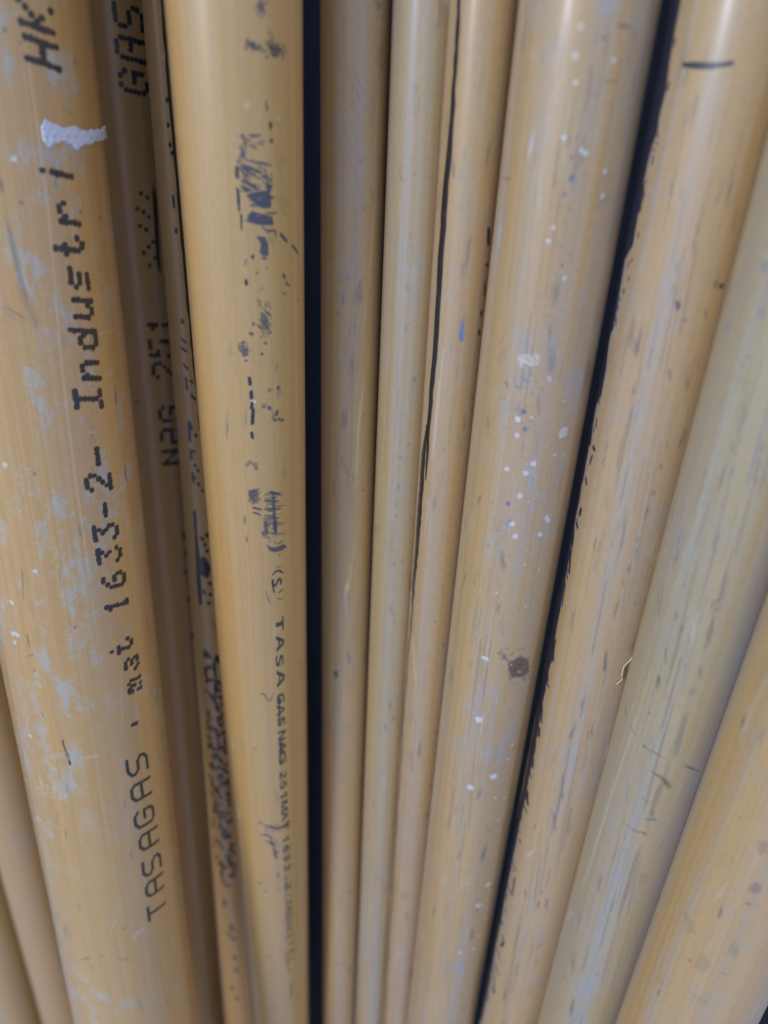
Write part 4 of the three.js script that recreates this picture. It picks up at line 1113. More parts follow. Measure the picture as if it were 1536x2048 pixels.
      ["k",0.95,[-8.45,705.87,-8.14,704.5,-8.14,703.14,-7.96,701.76,-7.97,700.38,-8.02,698.42,-7.96,696.14,-7.78,693.83,-7.96,691.49,-7.76,688.81,-8.07,685.44,-7.88,682.01,-7.84,678.53,-8.02,674.96,-8.18,671.3,-8.37,667.56,-8.65,663.74,-8.78,659.86,-8.85,656.24,-8.59,652.77,-8.68,649.19,-8.82,645.54,-8.6,641.37,-8.32,636.09,-8.34,630.61,-8.31,625.0,-8.13,619.29,-8.2,616.16,-8.37,612.96,-8.38,609.76,-8.54,606.46,-8.29,603.01,-8.4,599.26,-8.51,595.45,-8.45,591.64,-7.97,588.33,-7.77,585.66,-7.75,582.88,-7.61,580.13,-7.42,577.36,-7.14,577.48,-6.94,580.4,-6.97,583.19,-6.74,586.05,-6.8,588.77,-7.01,592.18,-6.95,596.01,-6.72,599.84,-6.63,603.56,-6.82,607.01,-6.51,610.32,-6.48,613.51,-6.23,616.7,-6.22,619.79,-6.21,625.51,-6.45,631.04,-6.45,636.48,-6.51,641.77,-6.65,645.92,-6.6,649.53,-6.44,653.09,-6.58,656.55,-6.58,660.14,-6.62,663.97,-6.44,667.75,-6.3,671.45,-6.5,675.06,-6.46,678.6,-6.36,682.08,-6.7,685.48,-6.64,688.84,-6.63,691.51,-6.72,693.83,-6.76,696.13,-6.65,698.4,-6.79,700.36,-6.96,701.73,-7.1,703.1,-7.18,704.46,-7.46,705.82]],
      ["r",0.8,[-10.26,523.6,-10.92,518.18,-10.51,513.48,-11.63,507.47,-11.75,502.14,-11.36,497.15,-11.66,491.47,-11.73,485.81,-13.01,478.81,-12.37,473.5,-13.86,465.97,-11.71,461.97,-11.47,455.95,-10.92,450.15,-11.94,443.76,-11.39,438.98,-12.31,432.47,-12.74,426.37,-13.86,419.32,-13.41,414.06,-12.31,408.78,-12.23,401.33,-12.7,392.97,-11.47,386.72,-11.65,378.41,-11.79,369.96,-10.53,363.32,-10.85,355.03,-11.45,346.12,-11.78,337.4,-12.86,327.25,-12.2,319.73,-12.67,310.11,-13.86,299.66,-11.36,296.18,-11.31,288.27,-10.62,281.35,-10.74,272.83,-10.0,265.71,-10.01,257.06,-8.38,259.93,-8.8,267.82,-8.83,276.17,-8.96,284.2,-9.09,292.06,-9.59,299.18,-9.85,306.54,-9.53,315.31,-9.8,323.59,-10.06,331.72,-9.92,340.26,-9.68,348.76,-9.3,357.24,-9.14,365.23,-9.34,373.33,-9.96,380.7,-9.66,389.1,-10.09,396.38,-10.18,403.91,-10.01,411.61,-10.01,418.19,-10.74,423.07,-10.24,429.27,-10.21,434.84,-9.92,440.59,-10.41,445.41,-9.68,451.42,-10.08,457.37,-10.15,463.52,-10.67,469.13,-10.24,475.52,-10.35,481.29,-10.27,487.11,-9.96,492.94,-10.04,498.26,-10.05,503.54,-9.84,508.89,-9.25,514.42,-9.29,519.38,-9.23,524.32]],  // contact shade against the neighbouring slim pipe, painted as a brown line
      ["k",0.95,[-9.15,595.46,-8.84,594.31,-9.17,592.89,-9.33,591.55,-9.74,590.08,-10.05,588.64,-10.17,587.27,-10.66,585.6,-10.68,583.99,-10.72,582.36,-10.66,580.78,-10.81,579.07,-10.96,577.36,-10.46,575.96,-10.77,574.14,-10.44,572.63,-11.13,570.59,-10.81,569.06,-10.78,567.37,-11.22,565.41,-10.92,563.7,-11.08,561.57,-10.88,559.63,-11.1,557.43,-10.99,555.41,-10.65,553.51,-10.83,551.28,-10.76,549.19,-10.76,547.04,-11.33,544.5,-10.76,542.68,-11.34,540.09,-11.33,537.86,-11.53,535.48,-11.46,533.26,-10.47,531.66,-11.06,528.95,-10.32,527.15,-9.99,525.05,-10.12,522.6,-9.42,523.1,-9.1,525.66,-9.3,527.85,-9.36,530.12,-8.88,532.72,-9.3,534.71,-9.13,537.07,-8.91,539.43,-9.01,541.58,-8.46,544.09,-8.75,546.09,-8.41,548.44,-8.35,550.61,-8.49,552.64,-8.39,554.8,-8.27,556.94,-8.42,558.93,-8.09,561.14,-8.25,563.09,-7.99,565.23,-8.24,566.97,-8.39,568.59,-8.2,570.37,-8.24,572.03,-7.96,573.83,-8.03,575.45,-8.02,577.1,-8.31,578.61,-8.34,580.22,-8.22,581.89,-8.13,583.53,-8.36,585.02,-8.29,586.63,-8.17,588.12,-8.33,589.36,-8.32,590.66,-7.98,592.08,-8.18,593.28,-8.05,594.61,-8.2,595.82]],  // dark of the gap to the neighbouring slim pipe, painted as a band
      ["B",0.75,[0.29,629.43,1.14,628.01,1.29,623.61,0.38,622.86,-0.25,624.56]],
    ],
  },
  P8: {
    strokes: [
      ["b",0.4442356423694099,0.22,[0.79,681.97,0.9,675.48]],
      ["g",0.334150708420947,0.17,[1.98,700.92,2.36,684.03]],
      ["g",0.3795423875424204,0.19,[-5.87,647.01,-5.92,615.89]],
      ["g",0.4076461243445816,0.16,[-5.83,462.92,-5.85,440.95]],
      ["w",0.41080369304484776,0.15,[-3.47,507.0,-3.42,491.79]],
      ["g",0.28414427805035475,0.18,[-9.26,367.53,-9.74,291.03]],
      ["g",0.24438610916595274,0.19,[6.63,439.41,7.64,397.25]],
      ["w",0.22168412413845046,0.33,[0.01,451.96,0.76,370.84]],
      ["g",0.3844614923558941,0.2,[-4.45,645.8,-4.37,610.93]],
      ["g",0.4471091287448602,0.17,[-9.92,675.21,-10.05,665.27]],
      ["w",0.41891482163285254,0.26,[3.24,357.07,4.15,289.27]],
      ["g",0.223676190859999,0.14,[-5.49,374.37,-5.5,326.31]],
      ["g",0.4841977689766519,0.15,[-3.21,670.27,-3.1,650.42]],
      ["g",0.2762096732547716,0.18,[-5.0,680.16,-4.98,660.98]],
      ["w",0.25264713985048703,0.16,[-12.78,694.28,-13.24,676.19]],
      ["g",0.34006385771615,0.25,[1.14,413.5,2.16,317.5]],
      ["b",0.25785356857858815,0.3,[2.68,364.92,3.15,327.72]],
      ["w",0.31425585443747617,0.25,[-0.43,455.11,0.16,385.34]],
      ["g",0.4046342004696137,0.24,[-7.66,546.61,-7.91,497.11]],
      ["w",0.4149536826320671,0.15,[-2.78,444.99,-2.59,401.28]],
      ["g",0.3614193690996317,0.2,[-3.16,360.15,-2.81,247.94]],
      ["b",0.28739699714242606,0.23,[-8.23,652.41,-8.27,647.27]],
      ["b",0.21165462452252404,0.35,[-11.27,492.19,-11.62,463.31]],
      ["g",0.41144510521733635,0.25,[-5.5,416.26,-5.53,325.15]],
      ["g",0.34875109261622794,0.19,[-6.08,543.71,-6.12,518.38]],
      ["w",0.32790409296752115,0.4,[-4.63,378.08,-4.57,318.96]],
      ["g",0.2685491681535822,0.09,[5.52,684.88,5.66,680.94]],
      ["b",0.3760181955530433,0.11,[-0.99,684.34,-0.85,672.91]],
      ["g",0.4731880083942773,0.17,[-10.11,384.62,-10.62,320.96]],
      ["g",0.27326736529841056,0.18,[-10.08,372.85,-10.35,338.0]],
      ["w",0.28441954181728774,0.27,[-1.59,465.23,-1.2,406.32]],
      ["w",0.429924520263977,0.1,[-3.91,595.96,-3.84,571.8]],
      ["g",0.28534286221476973,0.1,[-8.81,552.33,-8.95,533.16]],
      ["g",0.3659018589888489,0.13,[-8.89,697.77,-8.97,690.85]],
      ["w",0.3434518042655883,0.18,[-5.1,548.84,-5.09,519.75]],
      ["g",0.4880037118205324,0.38,[-6.97,413.93,-7.08,375.62]],
      ["g",0.42851183948356486,0.08,[-5.25,660.83,-5.25,637.68]],
      ["g",0.24955679306490353,0.22,[7.0,639.62,7.61,623.43]],
      ["g",0.3894699522557877,0.15,[-11.38,384.1,-12.39,287.85]],
      ["g",0.34057622319672376,0.17,[-9.98,477.54,-10.43,427.15]],
      ["b",0.3218485933579888,0.23,[-11.22,479.86,-11.47,457.95]],
      ["g",0.4642092343391282,0.23,[-9.8,557.08,-10.12,524.98]],
      ["g",0.4899881901616752,0.07,[-4.92,684.46,-4.89,661.15]],
      ["g",0.499154070162467,0.1,[-10.48,552.1,-10.69,534.37]],
      ["g",0.45484847795099304,0.21,[3.55,639.6,4.28,609.86]],
      ["g",0.37963094680142756,0.34,[-3.72,440.48,-3.62,400.93]],
      ["w",0.30979882957465427,0.16,[-7.57,665.81,-7.62,658.15]],
      ["b",0.25924192973117105,0.26,[-11.26,570.81,-11.43,558.66]],
      ["b",0.35610547099958834,0.33,[2.6,492.27,2.84,476.78]],
      ["w",0.3862107437653487,0.07,[-8.18,681.56,-8.4,655.06]],
      ["b",0.3520098901445179,0.37,[-0.49,358.17,0.32,244.98]],
      ["g",0.31287462372315605,0.18,[-7.56,560.82,-7.63,547.54]],
      ["b",0.45317482633595346,0.18,[-9.0,559.99,-9.09,548.89]],
      ["g",0.4257528903430318,0.12,[-1.77,505.55,-1.48,461.14]],
      ["b",0.3765742478496106,0.42,[-1.95,378.94,-1.67,323.61]],
      ["w",0.3725547655605424,0.17,[-3.87,619.45,-3.83,607.48]],
      ["w",0.36786422558924314,0.09,[0.68,598.8,0.79,591.03]],
      ["g",0.28577138431633003,0.17,[-8.36,691.72,-8.43,683.82]],
      ["g",0.44789052377777505,0.14,[-3.45,626.52,-3.28,586.36]],
      ["g",0.41579816867675756,0.45,[-10.55,354.86,-11.52,241.13]],
      ["g",0.2817913278111366,0.1,[3.23,699.27,3.69,682.12]],
      ["g",0.4716086216759032,0.2,[-0.3,409.74,-0.06,380.58]],
      ["g",0.2927324326973939,0.23,[-4.38,450.98,-4.35,427.43]],
      ["g",0.42347231849941336,0.28,[-4.94,522.63,-4.93,507.2]],
      ["w",0.21469316897101076,0.12,[-9.59,632.96,-9.72,621.53]],
      ["g",0.34749116159963755,0.08,[-11.48,697.93,-11.66,689.1]],
      ["w",0.4996221218913284,0.12,[-3.89,692.86,-3.81,673.92]],
      ["w",0.35523793581153473,0.24,[-13.47,619.58,-13.86,603.29]],
      ["w",0.2832485892056874,0.24,[0.28,360.1,0.48,335.28]],
      ["w",0.22514378987259173,0.17,[-3.26,602.79,-3.17,583.0]],
      ["b",0.48279131989081453,0.42,[-6.19,376.87,-6.33,276.76]],
      ["w",0.35426776933741655,0.13,[-5.52,386.08,-5.55,316.6]],
      ["w",0.37868262008980497,0.18,[-9.86,516.35,-10.12,489.08]],
      ["g",0.3338994577516192,0.25,[-3.22,602.36,-3.19,595.31]],
      ["b",0.3826709035391169,0.27,[-8.97,349.39,-9.66,226.64]],
      ["b",0.3222785268348679,0.09,[-12.91,654.09,-13.21,641.44]],
      ["b",0.2904487114892927,0.08,[1.5,692.65,1.81,677.66]],
      ["g",0.24132627453494243,0.17,[-3.29,689.7,-3.18,669.47]],
      ["g",0.43724499507385045,0.21,[-7.17,534.45,-7.37,483.64]],
      ["g",0.3991151922501661,0.09,[-7.01,702.09,-7.11,682.01]],
      ["b",0.2372196277299563,0.09,[-1.98,688.38,-1.92,681.82]],
      ["g",0.4081879422717818,0.21,[-4.26,539.59,-4.18,500.8]],
      ["g",0.32107130269191875,0.08,[0.35,690.01,0.49,681.34]],
      ["g",0.42005278147398595,0.21,[-3.16,652.34,-3.08,637.9]],
      ["g",0.3413235246008446,0.2,[0.1,680.76,0.34,665.2]],
      ["g",0.28273315845856173,0.09,[-2.84,692.63,-2.82,689.62]],
      ["b",0.2945444475562238,0.2,[-6.33,593.59,-6.44,548.47]],
      ["w",0.21514810993484693,0.22,[-3.1,576.73,-2.92,537.91]],
      ["b",0.30425367698670025,0.1,[-8.95,673.54,-9.22,648.62]],
      ["g",0.3992021528088563,0.2,[-8.07,690.78,-8.26,667.68]],
      ["b",0.2689368371576202,0.12,[1.56,691.52,1.81,679.23]],
      ["g",0.29543744316113596,0.13,[-6.65,689.05,-6.7,677.54]],
      ["w",0.45962482804040544,0.15,[-5.83,358.71,-5.86,315.18]],
      ["g",0.2391713406067224,0.22,[-7.42,659.41,-7.45,652.88]],
      ["b",0.35133201745333764,0.36,[2.98,440.25,3.69,392.5]],
      ["v",0.75,0.95,[-0.8,530.39,1.12,527.68,3.02,525.56]],
      ["v",0.7,0.48,[5.06,529.33,6.88,526.86]],
      ["g",0.65,0.74,[3.3,698.11,5.65,698.25,8.02,698.32]],
      ["g",0.45,0.44,[2.5,687.85,6.76,688.05]],
      ["r",0.5,0.53,[-0.33,697.22,-0.29,694.05]],
      ["r",0.35,0.54,[-0.58,692.66,-0.3,688.01,-0.05,680.28]],
      ["g",0.5,0.64,[1.07,696.56,1.41,695.31]],
      ["g",0.6,0.49,[-23.98,666.38,-16.28,666.83]],
      ["b",0.25,0.45,[5.92,694.37,6.27,681.52,6.78,663.87]],
      ["v",0.5,1.06,[-10.67,618.35,-9.22,616.64]],
      ["g",0.5,0.91,[-6.63,620.36,-3.75,618.66]],
      ["g",0.5,0.39,[-4.26,622.37,-2.11,625.29]],
      ["g",0.5,0.53,[-1.42,615.9,-0.25,610.39]],
      ["g",0.5,0.87,[-13.99,582.64,-14.93,578.91]],
      ["g",0.5,0.86,[-9.69,581.93,-9.12,581.32]],
      ["g",0.5,0.62,[-16.72,555.16,-17.08,547.44]],
      ["g",0.5,0.89,[-5.08,567.47,-3.61,559.05]],
      ["g",0.5,0.74,[-3.66,564.33,-2.95,560.96]],
      ["g",0.5,0.89,[-9.63,568.56,-8.94,567.1]],
      ["g",0.5,0.4,[-0.7,606.06,0.38,603.21]],
      ["g",0.5,0.53,[-6.33,613.1,-5.2,609.77]],
      ["w",0.6,0.6,[-17.1,577.0,-17.58,569.03,-17.89,558.13]],
      ["r",0.6,0.25,[-12.7,515.0,-11.92,503.48]],
      ["r",0.45,0.77,[-9.86,428.62,-9.81,421.32]],
      ["g",0.5,0.78,[-17.81,426.12,-16.22,423.58]],
      ["g",0.6,0.8,[-17.34,410.13,-13.26,410.36]],
      ["g",0.4,0.54,[-4.9,490.22,-2.44,441.34]],
      ["g",0.4,0.46,[-11.09,465.79,-10.7,447.61]],
      ["g",0.3,0.64,[-4.18,372.45,-2.51,340.56]],
    ],
    patches: [
      ["w",0.85,[-8.51,624.03,-7.88,625.49,-5.11,626.63,-3.12,627.03,-1.94,625.84,-2.43,623.94,-4.82,622.69,-6.91,622.47]],
      ["v",0.6,[1.97,526.04,3.2,526.77,4.76,527.77,6.97,527.44,9.2,526.05,10.27,522.7,10.34,519.95,7.51,519.2,5.89,519.89,4.54,519.34,3.46,520.97,2.67,523.12]],
      ["p",0.5,[5.55,522.27,6.96,522.72,7.61,521.06,6.08,521.09]],
    ],
    dots: [
      ["v",0.24322281436517226,0.31,[4.44,523.51]],
      ["v",0.2501758910451113,0.47,[9.25,521.9]],
      ["v",0.40874382473107707,0.34,[6.55,530.96]],
      ["v",0.4211314101802057,0.34,[4.71,524.5]],
      ["v",0.3687548128931914,0.25,[3.51,523.72]],
      ["v",0.2395410390962242,0.35,[11.59,524.48]],
      ["v",0.23969499962725352,0.39,[3.46,520.45]],
      ["v",0.4282030746247328,0.25,[1.15,522.75]],
      ["v",0.3261624284928622,0.47,[6.56,527.76]],
      ["v",0.2406670546221902,0.32,[9.38,517.43]],
      ["v",0.44585451139335786,0.48,[6.18,524.63]],
      ["v",0.34525191078101414,0.49,[5.99,520.95]],
      ["v",0.2849839421468388,0.38,[5.52,525.39]],
      ["v",0.31518832823596316,0.28,[4.14,525.63]],
      ["v",0.41138543476742867,0.33,[3.41,522.6]],
      ["v",0.2661382320919524,0.3,[10.97,520.63]],
      ["v",0.41778488502990735,0.44,[7.75,521.58]],
      ["v",0.3412040188815608,0.4,[2.79,529.8]],
      ["v",0.42348642694355776,0.2,[8.15,526.96]],
      ["v",0.37770169741348386,0.4,[3.42,521.47]],
      ["v",0.34079210013558753,0.21,[3.82,523.98]],
      ["v",0.3645756480883397,0.32,[2.9,522.59]],
      ["v",0.29665139120730216,0.26,[6.31,525.56]],
      ["v",0.23461272244078257,0.46,[2.42,523.04]],
      ["v",0.44794405094551054,0.46,[5.04,527.78]],
      ["v",0.28569892632146443,0.35,[17.37,509.59]],
      ["v",0.27480149286739597,0.42,[4.57,522.23]],
      ["v",0.4295398821492059,0.46,[6.64,522.75]],
      ["v",0.2473740277153073,0.3,[5.29,523.79]],
      ["v",0.39907504779368885,0.28,[6.01,524.92]],
      ["v",0.4376312898028462,0.45,[4.48,522.71]],
      ["v",0.3061999923975162,0.22,[3.17,521.73]],
      ["v",0.3747696822581492,0.48,[10.55,519.82]],
      ["v",0.30929572936129124,0.4,[5.58,523.99]],
      ["v",0.42181375246783964,0.26,[3.27,520.78]],
      ["v",0.3306183516912818,0.39,[8.65,518.61]],
      ["v",0.31236232159849703,0.34,[5.07,522.98]],
      ["v",0.3570372969589778,0.32,[6.24,522.83]],
      ["v",0.38840595815506634,0.37,[3.71,518.93]],
      ["v",0.2934027362180851,0.42,[3.87,526.14]],
      ["v",0.25215425375854433,0.4,[6.82,520.64]],
      ["v",0.28392471060045643,0.34,[10.23,518.35]],
      ["v",0.32649726768514076,0.23,[9.65,526.61]],
      ["v",0.30024940760592017,0.22,[6.1,528.47]],
      ["v",0.2847172176270074,0.47,[5.17,523.58]],
      ["v",0.3779136254649286,0.29,[4.9,521.74]],
      ["v",0.4445265664504079,0.26,[6.35,526.68]],
      ["v",0.34746180762520446,0.47,[6.92,519.32]],
      ["v",0.2420303894826438,0.45,[2.24,521.7]],
      ["v",0.2771875711214657,0.49,[6.94,520.38]],
      ["v",0.23610327593413794,0.39,[3.07,520.21]],
      ["v",0.2466114611176096,0.25,[12.25,518.14]],
      ["v",0.24690795692099937,0.42,[6.56,522.22]],
      ["v",0.29252206497632116,0.45,[9.36,524.41]],
      ["v",0.23392812264454477,0.36,[6.44,523.78]],
      ["v",0.40711617702420894,0.38,[11.36,521.9]],
      ["v",0.2626269034178466,0.29,[2.96,526.76]],
      ["v",0.27479370920907653,0.23,[3.81,525.17]],
      ["v",0.3099116754748724,0.47,[8.64,518.1]],
      ["v",0.37671843071843897,0.2,[8.82,520.76]],
      ["v",0.4420089300371491,0.29,[5.8,516.51]],
      ["v",0.3638384703686966,0.31,[5.02,521.99]],
      ["v",0.28259725774624866,0.24,[5.47,522.95]],
      ["v",0.373313413514971,0.4,[4.5,517.62]],
      ["v",0.34535646874891374,0.35,[4.64,523.25]],
      ["v",0.36640352340486615,0.43,[6.53,524.41]],
      ["v",0.4065452284025337,0.42,[4.32,520.77]],
      ["v",0.2840228764464455,0.36,[11.72,523.66]],
      ["v",0.28569942715010427,0.42,[6.11,520.22]],
      ["v",0.26750473185853535,0.43,[10.44,520.54]],
      ["v",0.344696394430207,0.24,[5.77,525.79]],
      ["v",0.4132179607194637,0.29,[5.52,525.44]],
      ["v",0.3454003478848698,0.46,[3.49,525.15]],
      ["v",0.2835332587308895,0.44,[14.17,515.85]],
      ["v",0.40068172977004957,0.49,[5.97,520.54]],
      ["v",0.2780962403717693,0.46,[9.29,517.01]],
      ["v",0.2601486025204864,0.41,[5.37,521.89]],
      ["v",0.29959358440903205,0.34,[7.53,524.68]],
      ["v",0.40805523576620945,0.3,[5.17,531.02]],
      ["v",0.4357888282481399,0.25,[14.59,521.29]],
      ["v",0.312633764434092,0.27,[5.02,524.58]],
      ["v",0.30144194586828105,0.26,[10.86,521.56]],
      ["v",0.37571733788848205,0.34,[9.19,518.85]],
      ["v",0.32006637110972125,0.43,[5.35,520.59]],
      ["v",0.3281228829046537,0.24,[2.53,524.92]],
      ["v",0.30513745844572304,0.33,[2.4,523.7]],
      ["v",0.2382382145084294,0.28,[3.93,530.87]],
      ["v",0.3932043499624812,0.47,[3.24,524.63]],
      ["v",0.2271179564360782,0.45,[6.69,524.65]],
      ["v",0.23174232986806337,0.26,[5.26,523.51]],
      ["v",0.34545507402942804,0.28,[3.3,530.22]],
      ["v",0.2825501986667299,0.43,[8.88,521.82]],
      ["v",0.2947605072675499,0.48,[7.28,522.51]],
      ["v",0.3724246763868262,0.3,[6.17,521.15]],
      ["v",0.3138030760456105,0.4,[7.5,522.73]],
      ["v",0.3745846852258584,0.33,[5.35,527.43]],
      ["v",0.41316693780444724,0.44,[5.86,524.57]],
      ["v",0.32296738235133976,0.4,[4.61,526.17]],
      ["v",0.2318834833302029,0.25,[7.3,520.54]],
      ["v",0.333893971321078,0.33,[8.86,521.39]],
      ["v",0.2840397721297195,0.48,[8.93,519.51]],
      ["v",0.3272444776700369,0.26,[-0.13,525.74]],
      ["v",0.42381895311850676,0.48,[9.48,522.0]],
      ["v",0.39190004209064516,0.5,[3.66,519.43]],
      ["v",0.24025298361949066,0.31,[6.95,519.41]],
      ["v",0.44834333934695664,0.35,[11.41,524.49]],
      ["v",0.42245001419449374,0.24,[9.37,520.22]],
      ["v",0.3816145728501373,0.42,[8.19,519.58]],
      ["v",0.43612252759648873,0.32,[11.89,521.97]],
      ["v",0.2971228294969829,0.27,[5.77,524.97]],
      ["v",0.2623430915792834,0.43,[6.87,524.38]],
      ["v",0.31900768805050683,0.49,[20.5,517.73]],
      ["v",0.30649237739700547,0.26,[2.64,525.24]],
      ["v",0.25714627089204056,0.34,[8.49,519.85]],
      ["v",0.4076615057630343,0.48,[11.69,517.27]],
      ["v",0.23973323911311756,0.28,[3.64,524.51]],
      ["v",0.4006300192875484,0.3,[2.85,526.37]],
      ["v",0.3007338365136297,0.22,[5.66,527.85]],
      ["v",0.36360485242261475,0.36,[7.63,526.0]],
      ["v",0.26086801223392864,0.47,[2.74,529.01]],
      ["v",0.4256622773178128,0.19,[-0.87,527.69]],
      ["v",0.3575624521618518,0.19,[1.26,529.46]],
      ["v",0.5529734470711289,0.26,[0.2,529.15]],
      ["v",0.3647730656643916,0.23,[-0.96,530.8]],
      ["v",0.6004268442273408,0.33,[-0.9,528.89]],
      ["v",0.6881611870570825,0.36,[0.27,528.53]],
      ["v",0.401041094997028,0.23,[0.78,529.16]],
      ["v",0.3651829819469962,0.16,[0.17,528.65]],
      ["v",0.5779357769020583,0.37,[-1.54,529.95]],
      ["v",0.6349394940141013,0.35,[-0.89,530.21]],
      ["v",0.44406333129586967,0.25,[-0.14,531.31]],
      ["v",0.5271234489537872,0.37,[-0.02,527.5]],
      ["v",0.5375607516987163,0.3,[0.94,531.7]],
      ["v",0.41738607114205106,0.17,[0.05,528.61]],
      ["g",0.41471204024851965,0.13,[-3.99,611.83]],
      ["g",0.38891046331557505,0.15,[-6.43,616.75]],
      ["g",0.429233025713484,0.14,[-5.39,623.41]],
      ["g",0.39470156578056315,0.27,[-2.29,619.59]],
      ["g",0.3572648044227299,0.25,[-2.12,606.87]],
      ["g",0.3383250319361693,0.24,[-2.04,608.54]],
      ["g",0.3434162258910166,0.19,[-0.89,607.21]],
      ["g",0.393717790930553,0.25,[-5.48,623.37]],
      ["g",0.23636543387185902,0.32,[-9.09,605.21]],
      ["g",0.4303877120345886,0.24,[-5.31,608.71]],
      ["g",0.30495388553781083,0.31,[-6.42,610.93]],
      ["g",0.3062605270068453,0.13,[1.26,607.52]],
      ["g",0.4405640445129659,0.17,[-4.0,611.04]],
      ["g",0.41907147427342795,0.29,[-4.72,611.41]],
      ["g",0.37506278611251936,0.23,[-2.16,612.16]],
      ["g",0.29685464670755013,0.19,[-10.19,614.46]],
      ["g",0.33177080428864514,0.21,[-5.46,613.32]],
      ["g",0.27298938192638406,0.25,[-10.94,612.99]],
      ["g",0.34827851586812647,0.24,[-5.32,624.85]],
      ["g",0.24987893866084437,0.23,[-4.66,617.44]],
      ["g",0.40147358340774614,0.14,[-9.08,610.63]],
      ["g",0.4004224708458511,0.31,[-5.18,609.88]],
      ["g",0.42413897332914774,0.28,[-3.59,612.36]],
      ["g",0.22743863930669128,0.12,[0.62,616.66]],
      ["g",0.36984661683453784,0.25,[-10.19,619.51]],
      ["g",0.4232632542294226,0.3,[-10.22,613.36]],
      ["g",0.440769081886243,0.3,[-7.11,617.39]],
      ["g",0.3694155466263803,0.28,[-3.9,621.09]],
      ["g",0.3852212440156878,0.24,[-6.49,617.6]],
      ["g",0.42991419994517693,0.3,[-4.22,608.03]],
      ["g",0.3377239549475928,0.24,[-0.88,613.12]],
      ["g",0.31386306743040804,0.2,[-2.04,619.2]],
      ["g",0.41795209902330416,0.19,[-7.02,611.39]],
      ["g",0.28409908521367455,0.19,[-6.06,622.87]],
      ["g",0.2333282759066444,0.19,[-6.02,621.66]],
      ["g",0.35796169817741885,0.22,[-1.18,607.75]],
      ["g",0.4493453475132413,0.28,[-0.28,617.46]],
      ["g",0.4147945896362669,0.3,[-2.98,616.19]],
      ["g",0.32502332814538054,0.28,[-1.36,617.9]],
      ["g",0.3539753593025879,0.22,[-7.94,619.13]],
      ["w",0.6139491316713235,0.21,[-12.84,613.56]],
      ["w",0.36876503579759223,0.17,[-1.48,578.46]],
      ["w",0.5185301658934443,0.1,[-4.01,587.51]],
      ["w",0.4609873831508988,0.18,[20.18,546.37]],
      ["w",0.6688829284667176,0.2,[-3.96,608.21]],
      ["w",0.38518978948336413,0.13,[-1.53,645.64]],
      ["w",0.6886707304245406,0.22,[0.71,584.29]],
      ["w",0.538747156737051,0.13,[-5.08,575.4]],
      ["w",0.5118656835356387,0.16,[-2.4,602.65]],
      ["w",0.5149143322172623,0.14,[-2.04,632.62]],
      ["w",0.3560344491636347,0.2,[-14.01,595.67]],
      ["w",0.665468603377224,0.13,[1.11,592.76]],
      ["w",0.4904248543592814,0.11,[19.8,575.25]],
      ["w",0.4080703761153187,0.25,[0.22,510.66]],
      ["w",0.675294802408721,0.12,[0.8,566.64]],
      ["w",0.5762686987371652,0.16,[-2.23,587.66]],
      ["w",0.42204979744033644,0.16,[3.66,571.15]],
      ["w",0.6742945506899891,0.18,[2.29,567.98]],
      ["w",0.672552058028423,0.11,[-5.48,616.51]],
      ["w",0.46330062230402214,0.23,[-2.73,577.6]],
      ["w",0.3750556059716317,0.15,[-16.44,592.06]],
      ["w",0.4800142700775559,0.2,[8.4,589.42]],
      ["w",0.37096994317843246,0.21,[7.71,611.69]],
      ["w",0.383386348655973,0.11,[-21.29,624.44]],
      ["w",0.6968697111917224,0.13,[20.29,603.14]],
      ["w",0.6700917313724108,0.14,[0.07,593.5]],
      ["w",0.39593756140861486,0.2,[5.52,616.32]],
      ["w",0.48845917408837103,0.08,[-4.06,645.82]],
      ["w",0.5632174156211599,0.18,[-3.41,596.65]],
      ["w",0.5765834350104223,0.15,[-0.38,626.52]],
      ["w",0.6605777312139803,0.12,[15.04,555.28]],
      ["w",0.4266329686248012,0.18,[1.26,593.7]],
      ["w",0.5333497574575956,0.13,[8.66,615.51]],
      ["w",0.4198225636301784,0.14,[-0.16,579.38]],
      ["w",0.5630518240437933,0.21,[2.86,586.33]],
      ["w",0.6660789580888548,0.16,[1.62,579.84]],
      ["w",0.474784707669411,0.11,[-6.45,572.96]],
      ["w",0.39617587304133384,0.11,[20.47,609.77]],
      ["w",0.4760315481995532,0.14,[1.49,607.49]],
      ["w",0.6072731182477674,0.21,[3.06,601.73]],
      ["w",0.643135316195452,0.18,[-4.74,591.27]],
      ["w",0.46857500339060637,0.11,[4.19,576.42]],
      ["w",0.6399391888129908,0.15,[10.65,597.31]],
      ["w",0.3860935244174291,0.21,[20.35,589.64]],
      ["w",0.6135457208545738,0.11,[1.8,589.64]],
      ["w",0.6057291259176846,0.18,[19.61,601.01]],
      ["w",0.42275506275184516,0.16,[-1.75,515.54]],
      ["w",0.41937849232253116,0.16,[3.09,454.78]],
      ["w",0.4333083540278432,0.26,[2.61,447.71]],
      ["w",0.5690721263777062,0.17,[-6.28,478.84]],
      ["w",0.3853136234652293,0.22,[11.7,468.31]],
      ["w",0.33664697901777685,0.19,[5.08,481.75]],
      ["w",0.40763749605550276,0.14,[-7.03,476.24]],
      ["w",0.5887169210461816,0.24,[12.32,392.56]],
      ["w",0.5230524141211709,0.15,[1.89,475.29]],
      ["w",0.5710069242561698,0.26,[4.43,443.72]],
      ["w",0.5767927482762569,0.28,[-3.77,410.86]],
      ["w",0.4323820918145343,0.2,[-0.36,463.72]],
      ["w",0.5419279076432416,0.15,[-3.82,409.61]],
      ["w",0.3496328592821298,0.29,[-10.45,427.13]],
      ["w",0.4178129296951585,0.17,[6.97,485.1]],
      ["w",0.31566695061623296,0.2,[2.4,479.99]],
